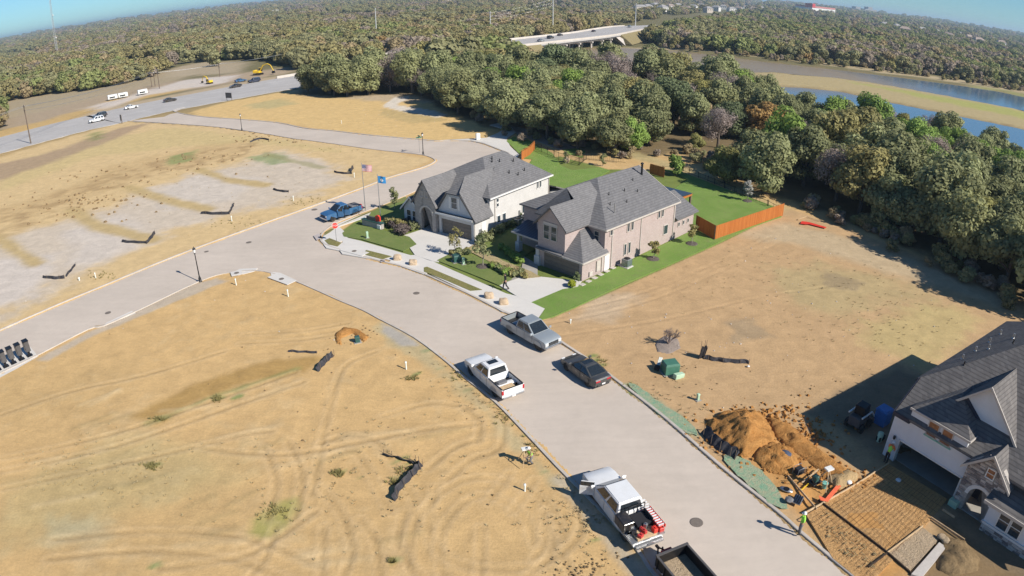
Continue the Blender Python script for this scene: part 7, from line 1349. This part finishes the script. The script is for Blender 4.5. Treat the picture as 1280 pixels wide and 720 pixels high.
for (px, lb, mt, sc_) in (((980, 574), 'folded grey-blue tarp on the orange ridges', 'denim', 1.0), ((985, 630), 'small grey sack beside the netting end', 'cloth_grey', .6)): 
    o = rock(px, .45 * sc_, mt, lb, int(px[0]), z=.3, name='tarp_bundle', cat='tarp', flat=.5)
for k, (px, lb) in enumerate((((1175, 676), 'pale cement bag end-on at the top of the fresh walk'), ((1180, 680), 'second pale cement bag at the top of the fresh walk'), ((1060, 607), 'white block on the corner of the driveway forms'), ((935, 460), 'tiny white scrap on the right lot near the silt fence'), ((1122, 603), 'white stick scrap on the shaded sand before the garage'))): rock(px, (.3, .3, .2, .12, .2)[k], 'trim_white' if k in (2, 3, 4) else 'sand_load', lb, 50 + k, z=.15 if k > 2 else .25, name='cement_bag' if k < 2 else 'scrap', cat='bag' if k < 2 else 'scrap', flat=.5)
# machine and boxes in the shade left of the garage
t = empty('skid_loader', P(1072, 532), .6, 'dark skid loader in the shade left of the garage', 'loader')
b = MB(); b.bb(-1.0, .6, -.5, .5, .4, 1.2); b.build('body', M['trim_dark'], t, bevel=.06); b = MB(); b.bb(-.5, .45, -.42, .42, 1.2, 1.95); b.build('cab', M['black_metal'], t, bevel=.04)
for y in (-.65, .65):
    for x in (-.65, .5): wheel(t, x, y, .36, .25)
    b = MB(); b.path([(-1.0, y * .9, 1.4), (.6, y * .9, 1.3), (1.4, y * .9, .5)], .07, n=4); b.build('lift_arm', M['hat_white'], t)
b = MB(); b.prism([(1.3, -.85, .1), (2.0, -.85, .1), (1.35, -.85, .75)], (0, 1.7, 0)); b.build('bucket', M['galv'], t)
t = empty('site_locker', P(1101, 529), .5, 'blue site locker in the shade behind the garage corner', 'locker'); b = MB(); b.bb(-.5, .5, -.5, .5, 0, 1.3); b.build('cabin', M['blue_paint'], t, bevel=.03); b = MB(); b.box((0, 0, 1.36), (1.1, 1.1, .14), taper=.8); b.build('lid', M['blue_paint'], t); b = MB(); b.bb(-.53, -.5, -.35, .35, .1, 1.2); b.build('door', M['blue_paint'], t)
t = empty('generator', P(1098, 552), .5, 'pale green compressor by the house corner in shade', 'compressor'); b = MB(); b.lathe([(.22, 0), (.22, .8), (.08, .85)], n=12); b.build('tank', M['util_pale'], t); b = MB(); b.bb(-.2, .5, -.2, .2, .1, .5); b.build('motor', M['black_metal'], t, bevel=.03)
LOTS = wpts([(425, 290), (520, 243), (600, 225), (660, 205), (893, 232), (978, 266), (900, 305), (690, 398), (560, 355), (470, 318)])
# loose clods and stones
def clods(name, lb, spots, mat, n, smin, smax, seed):
    r = random.Random(seed); b = MB()
    for _ in range(n):
        a, s_ = r.choice(spots); p = P(a[0] + r.gauss(0, s_[0]), a[1] + r.gauss(0, s_[1]))
        if p.y < 5 or inside(p, STREET) or inside(p, LOTS): continue
        d = r.uniform(smin, smax); z = max(0, ground_z(p.x, p.y)); R_ = Matrix.Rotation(r.random() * 6, 3, 'Z') @ Matrix.Rotation(r.random(), 3, 'X')
        b.box((p.x, p.y, z + d * .25), (d * r.uniform(.7, 1.4), d * r.uniform(.7, 1.2), d * r.uniform(.5, .9)), rot=R_, taper=r.uniform(.4, .8))
    tag(b.build(name, M[mat], None), lb, 'clods', kind='stuff')
clods('soil_clods', 'loose clods scattered over the worked dirt lots', [((150, 238), (60, 14)), ((60, 260), (50, 12)), ((250, 200), (50, 9)), ((440, 420), (18, 7)), ((950, 480), (60, 22)), ((1000, 560), (30, 14)), ((860, 470), (40, 12)), ((1045, 600), (20, 6)), ((560, 570), (120, 60)), ((730, 712), (22, 8)), ((730, 712), (22, 8)), ((730, 712), (22, 8)), ((330, 470), (100, 40))], 'dirt_brown', 420, .04, .14, 3)
clods('dry_clumps', 'brown grass clumps in rows across the far lots', [((60, 262), (60, 10)), ((160, 222), (60, 9)), ((250, 200), (50, 7)), ((330, 172), (40, 4)), ((120, 250), (30, 5))], 'dirt_brown', 260, .15, .45, 4)
clods('pale_stones', 'small pale stones scattered over the lots', [((700, 380), (200, 60)), ((300, 330), (120, 60)), ((950, 400), (120, 50)), ((500, 150), (80, 14))], 'trim_beige', 200, .05, .14, 5)
clods('rubble_bits', 'orange clods and spoil crumbs around the dirt mound', [((920, 545), (28, 16)), ((985, 575), (30, 16)), ((1050, 600), (22, 8)), ((1000, 545), (30, 10)), ((960, 520), (30, 9))], 'dirt_orange', 900, .06, .28, 7)
# tufts of weeds
def tufts(name, lb, spots, mat, n, seed, h=.25):
    r = random.Random(seed); b = MB()
    for _ in range(n):
        a, s_ = r.choice(spots); p = P(a[0] + r.gauss(0, s_[0]), a[1] + r.gauss(0, s_[1])); z = max(0, ground_z(p.x, p.y))
        if p.y < 5 or inside(p, STREET) or inside(p, LOTS): continue
        for _k in range(7): an = r.random() * 6.28; l = h * r.uniform(.5, 1.2); x, y = p.x + math.cos(an) * .04, p.y + math.sin(an) * .04; w_ = .03; b.add([(x - w_ * math.sin(an), y + w_ * math.cos(an), z), (x + w_ * math.sin(an), y - w_ * math.cos(an), z), (x + math.cos(an) * l * .8, y + math.sin(an) * l * .8, z + l)], [(0, 1, 2)])
    tag(b.build(name, M[mat], None), lb, 'weeds', kind='stuff')
tufts('weed_tufts', 'green weed tufts along the kerbs and on the lots', [((515, 474), (5, 2.5)), ((423, 592), (5, 2.5)), ((505, 588), (6, 3)), ((492, 604), (4, 2)), ((575, 470), (8, 5)), ((630, 520), (8, 7)), ((665, 560), (6, 7)), ((748, 455), (5, 3)), ((785, 486), (7, 4)), ((345, 640), (10, 6)), ((200, 525), (6, 1.5)), ((272, 500), (3, 2)), ((190, 584), (5, 2.5)), ((490, 703), (2, 1)), ((120, 170), (4, 3)), ((420, 185), (40, 4)), ((130, 345), (10, 3)), ((300, 280), (20, 5)), ((380, 253), (14, 5))], 'leaf_olive', 520, 9, .2)
tufts('dry_tufts', 'dry grass tufts over the lots', [((200, 230), (110, 25)), ((980, 340), (110, 25)), ((1100, 400), (70, 25)), ((450, 140), (80, 12)), ((130, 590), (70, 25)), ((600, 480), (25, 25)), ((720, 640), (30, 30)), ((450, 600), (60, 40)), ((820, 520), (30, 16)), ((850, 240), (40, 10))], 'straw', 1500, 13, .13)
# ================================================================ people
def person(px, h, yaw, label, pose, shirt='cloth_black', legs='cloth_black', vest=None, hat=None, z=None):
    """pose: dict of joint positions in units of body height, x = left, y = forward"""
    p = P(*px) if z is None else P(px[0], px[1], z); t = empty('person', (p.x, p.y, .14 if z is None else z), yaw, label, 'person')
    J = dict(hip=(0, 0, .52), waist=(0, 0, .6), chest=(0, .01, .73), neck=(0, .01, .83), shl=(.11, 0, .8), shr=(-.11, 0, .8), ell=(.15, -.02, .64), elr=(-.15, -.02, .64), hal=(.15, .06, .5), har=(-.15, .06, .5), hpl=(.05, 0, .5), hpr=(-.05, 0, .5), knl=(.055, .02, .28), knr=(-.055, .02, .28), anl=(.055, -.01, .04), anr=(-.055, -.01, .04))
    J.update(pose); V = lambda k: Vector(J[k]) * h
    def skin(name, chain_sets, mat, lvl=2):
        vs, es, rs = [], [], []; idx = {}
        for ch in chain_sets:
            prev = None
            for k, r in ch:
                co = V(k) if isinstance(k, str) else Vector(k) * h; key = k if isinstance(k, str) else tuple(k)
                if key not in idx: idx[key] = len(vs); vs.append(co); rs.append(r * h)
                if prev is not None and (prev, idx[key]) not in es: es.append((prev, idx[key]))
                prev = idx[key]
        me = bpy.data.meshes.new(name); me.from_pydata(vs, es, []); o = bpy.data.objects.new(name, me); col.objects.link(o); me.materials.append(M[mat]); sk = o.modifiers.new('skin', 'SKIN'); sk.use_smooth_shade = True; o.modifiers.new('sub', 'SUBSURF').levels = lvl; o.modifiers['sub'].render_levels = lvl
        for i, r in enumerate(rs): me.skin_vertices[0].data[i].radius = (r, r)
        me.skin_vertices[0].data[0].use_root = True; o.parent = t; return o
    L = lambda a, b_, k: tuple((Vector(J[a]) + (Vector(J[b_]) - Vector(J[a])) * k))
    skin('body', [[('hip', .07), ('waist', .06), ('chest', .075), ('neck', .032)], [('chest', .075), ('shl', .035), ('ell', .026), ('hal', .016)], [('chest', .075), ('shr', .035), ('elr', .026), ('har', .016)], [('hip', .07), ('hpl', .05), ('knl', .036), ('anl', .024)], [('hip', .07), ('hpr', .05), ('knr', .036), ('anr', .024)]], 'skin', 1)
    skin('shirt', [[('hip', .078), ('waist', .07), ('chest', .086), ('neck', .04)], [('chest', .086), ('shl', .044), ('ell', .034), (L('ell', 'hal', .75), .027)], [('chest', .086), ('shr', .044), ('elr', .034), (L('elr', 'har', .75), .027)]], shirt, 1)
    skin('trousers', [[(L('hip', 'waist', .3), .075), ('hip', .082)], [('hip', .082), ('hpl', .06), ('knl', .046), ('anl', .036)], [('hip', .082), ('hpr', .06), ('knr', .046), ('anr', .036)]], legs, 1)
    if vest: skin('hi_vis_vest', [[('hip', .084), ('waist', .08), ('chest', .096), (L('chest', 'neck', .6), .06)], [('chest', .096), (L('shl', 'ell', .15), .052)], [('chest', .096), (L('shr', 'elr', .15), .052)]], vest, 1)
    nk = V('neck'); hc = nk + Vector((0, .012 * h, .085 * h)); bm = bmesh.new(); bmesh.ops.create_uvsphere(bm, u_segments=16, v_segments=12, radius=.062 * h)
    for v in bm.verts: v.co.x *= .82; v.co.z *= 1.18; v.co.y *= 1.0 if v.co.z > -.02 * h else .9
    me = bpy.data.meshes.new('head'); bm.to_mesh(me); bm.free(); me.materials.append(M['skin']); hd = bpy.data.objects.new('head', me); col.objects.link(hd); hd.parent = t; hd.location = hc
    b = MB(); b.box((0, .064 * h, -.008 * h), (.014 * h, .02 * h, .026 * h), taper=.6); b.build('nose', M['skin'], hd)
    for sx in (-1, 1): b = MB(); b.box((sx * .02 * h, .058 * h, .012 * h), (.012 * h, .006 * h, .006 * h)); b.build('eye', M['cloth_black'], hd); b = MB(); b.box((sx * .052 * h, 0, 0), (.008 * h, .02 * h, .03 * h)); b.build('ear', M['skin'], hd)
    b = MB(); b.box((0, .06 * h, -.036 * h), (.024 * h, .006 * h, .005 * h)); b.build('mouth', M['lamp_red'], hd)
    if hat: b = MB(); b.lathe([(.078 * h, .018 * h), (.066 * h, .024 * h), (.062 * h, .055 * h), (.04 * h, .08 * h), (.01 * h, .09 * h)], n=16); b.box((0, .075 * h, .022 * h), (.07 * h, .05 * h, .006 * h)); b.build('hard_hat', M[hat], hd)
    else: b = MB(); b.lathe([(.056 * h, .0), (.062 * h, .03 * h), (.045 * h, .07 * h), (.01 * h, .085 * h)], (0, -.012 * h, 0), 14); b.build('hair', M['cloth_black'], hd)
    for sfx, sx in (('l', 1), ('r', -1)):
        a = V('an' + sfx); b = MB(); b.box((a.x, a.y + .035 * h, a.z - .015 * h), (.05 * h, .14 * h, .04 * h), taper=.8); b.build('shoe', M['shoe'], t, bevel=.01)
        w_ = V('ha' + sfx); dr = (w_ - V('el' + sfx)).normalized(); b = MB(); b.path([w_, w_ + dr * .05 * h], [.014 * h, .018 * h], 6)
        sd_ = dr.orthogonal().normalized()
        for f in range(4): q = w_ + dr * .05 * h + sd_ * (f - 1.5) * .009 * h; b.path([q, q + dr * .025 * h * (1, 1.15, 1.1, .85)[f], q + dr * .042 * h * (1, 1.15, 1.1, .85)[f] + Vector((0, .008 * h, 0))], .0048 * h, 5)
        b.path([w_ + dr * .015 * h + sd_ * sx * .016 * h, w_ + dr * .035 * h + sd_ * sx * .032 * h], .0055 * h, 5); b.build('hand', M['skin'], t)
    return t
W0 = 1.8
person((632, 363.5), W0, 1.9, 'man in dark clothes walking across the second driveway', dict(knl=(.055, .1, .29), anl=(.055, .13, .04), knr=(-.055, -.02, .28), anr=(-.055, -.17, .07), ell=(.14, -.09, .66), hal=(.14, -.02, .52), elr=(-.14, .07, .65), har=(-.13, .17, .56)))
person((998, 669), W0, 1.3, 'worker in lime vest and white hard hat standing by the kerb', dict(anl=(.09, 0, .04), knl=(.075, .02, .28), anr=(-.07, -.02, .04), hal=(.08, .14, .6), har=(-.08, .13, .62), ell=(.16, .0, .66), elr=(-.16, .0, .66)), 'hivis', 'cloth_grey', 'hivis', 'hat_white')
person((1106, 579.5), 1.75, -1.0, 'worker in lime and orange vest bending at the garage corner', dict(chest=(0, .12, .7), neck=(0, .19, .78), shl=(.11, .13, .76), shr=(-.11, .13, .76), waist=(0, .05, .6), hip=(0, -.02, .5), hal=(.1, .28, .5), har=(-.1, .28, .5), ell=(.14, .2, .6), elr=(-.14, .2, .6)), 'hivis_orange', 'cloth_black', 'hivis', 'hat_white')
person((663, 581), 1.7, 2.2, 'surveyor in a pale yellow vest crouching at the left kerb', dict(hip=(0, -.05, .38), waist=(0, 0, .46), chest=(0, .05, .6), neck=(0, .08, .69), shl=(.11, .06, .66), shr=(-.11, .06, .66), hpl=(.05, -.04, .36), hpr=(-.05, -.04, .36), knl=(.1, .14, .24), knr=(-.1, .1, .22), anl=(.09, 0, .04), anr=(-.09, -.04, .04), ell=(.15, .12, .52), elr=(-.15, .12, .52), hal=(.08, .24, .48), har=(-.08, .24, .48)), 'straw', 'cloth_grey', 'hivis', 'hat_white')
tp = tripod((656, 578), 'surveyor tripod on short legs beside the crouching surveyor'); tp.scale = (.8, .8, .8)
# ================================================================ haze of the air
hm = bpy.data.materials.new('haze_air'); hm.use_nodes = True; t_ = hm.node_tree; t_.nodes.remove(t_.nodes['Principled BSDF']); pv = t_.nodes.new('ShaderNodeVolumePrincipled')
pv.inputs['Color'].default_value = (.60, .80, 1.0, 1); pv.inputs['Density'].default_value = .00015; pv.inputs['Anisotropy'].default_value = .15
t_.links.new(pv.outputs[0], t_.nodes['Material Output'].inputs['Volume'])
b = MB(); b.bb(-9800, 9800, -900, 14800, -4, 92); hz_o = b.build('haze', hm, kind='stuff')
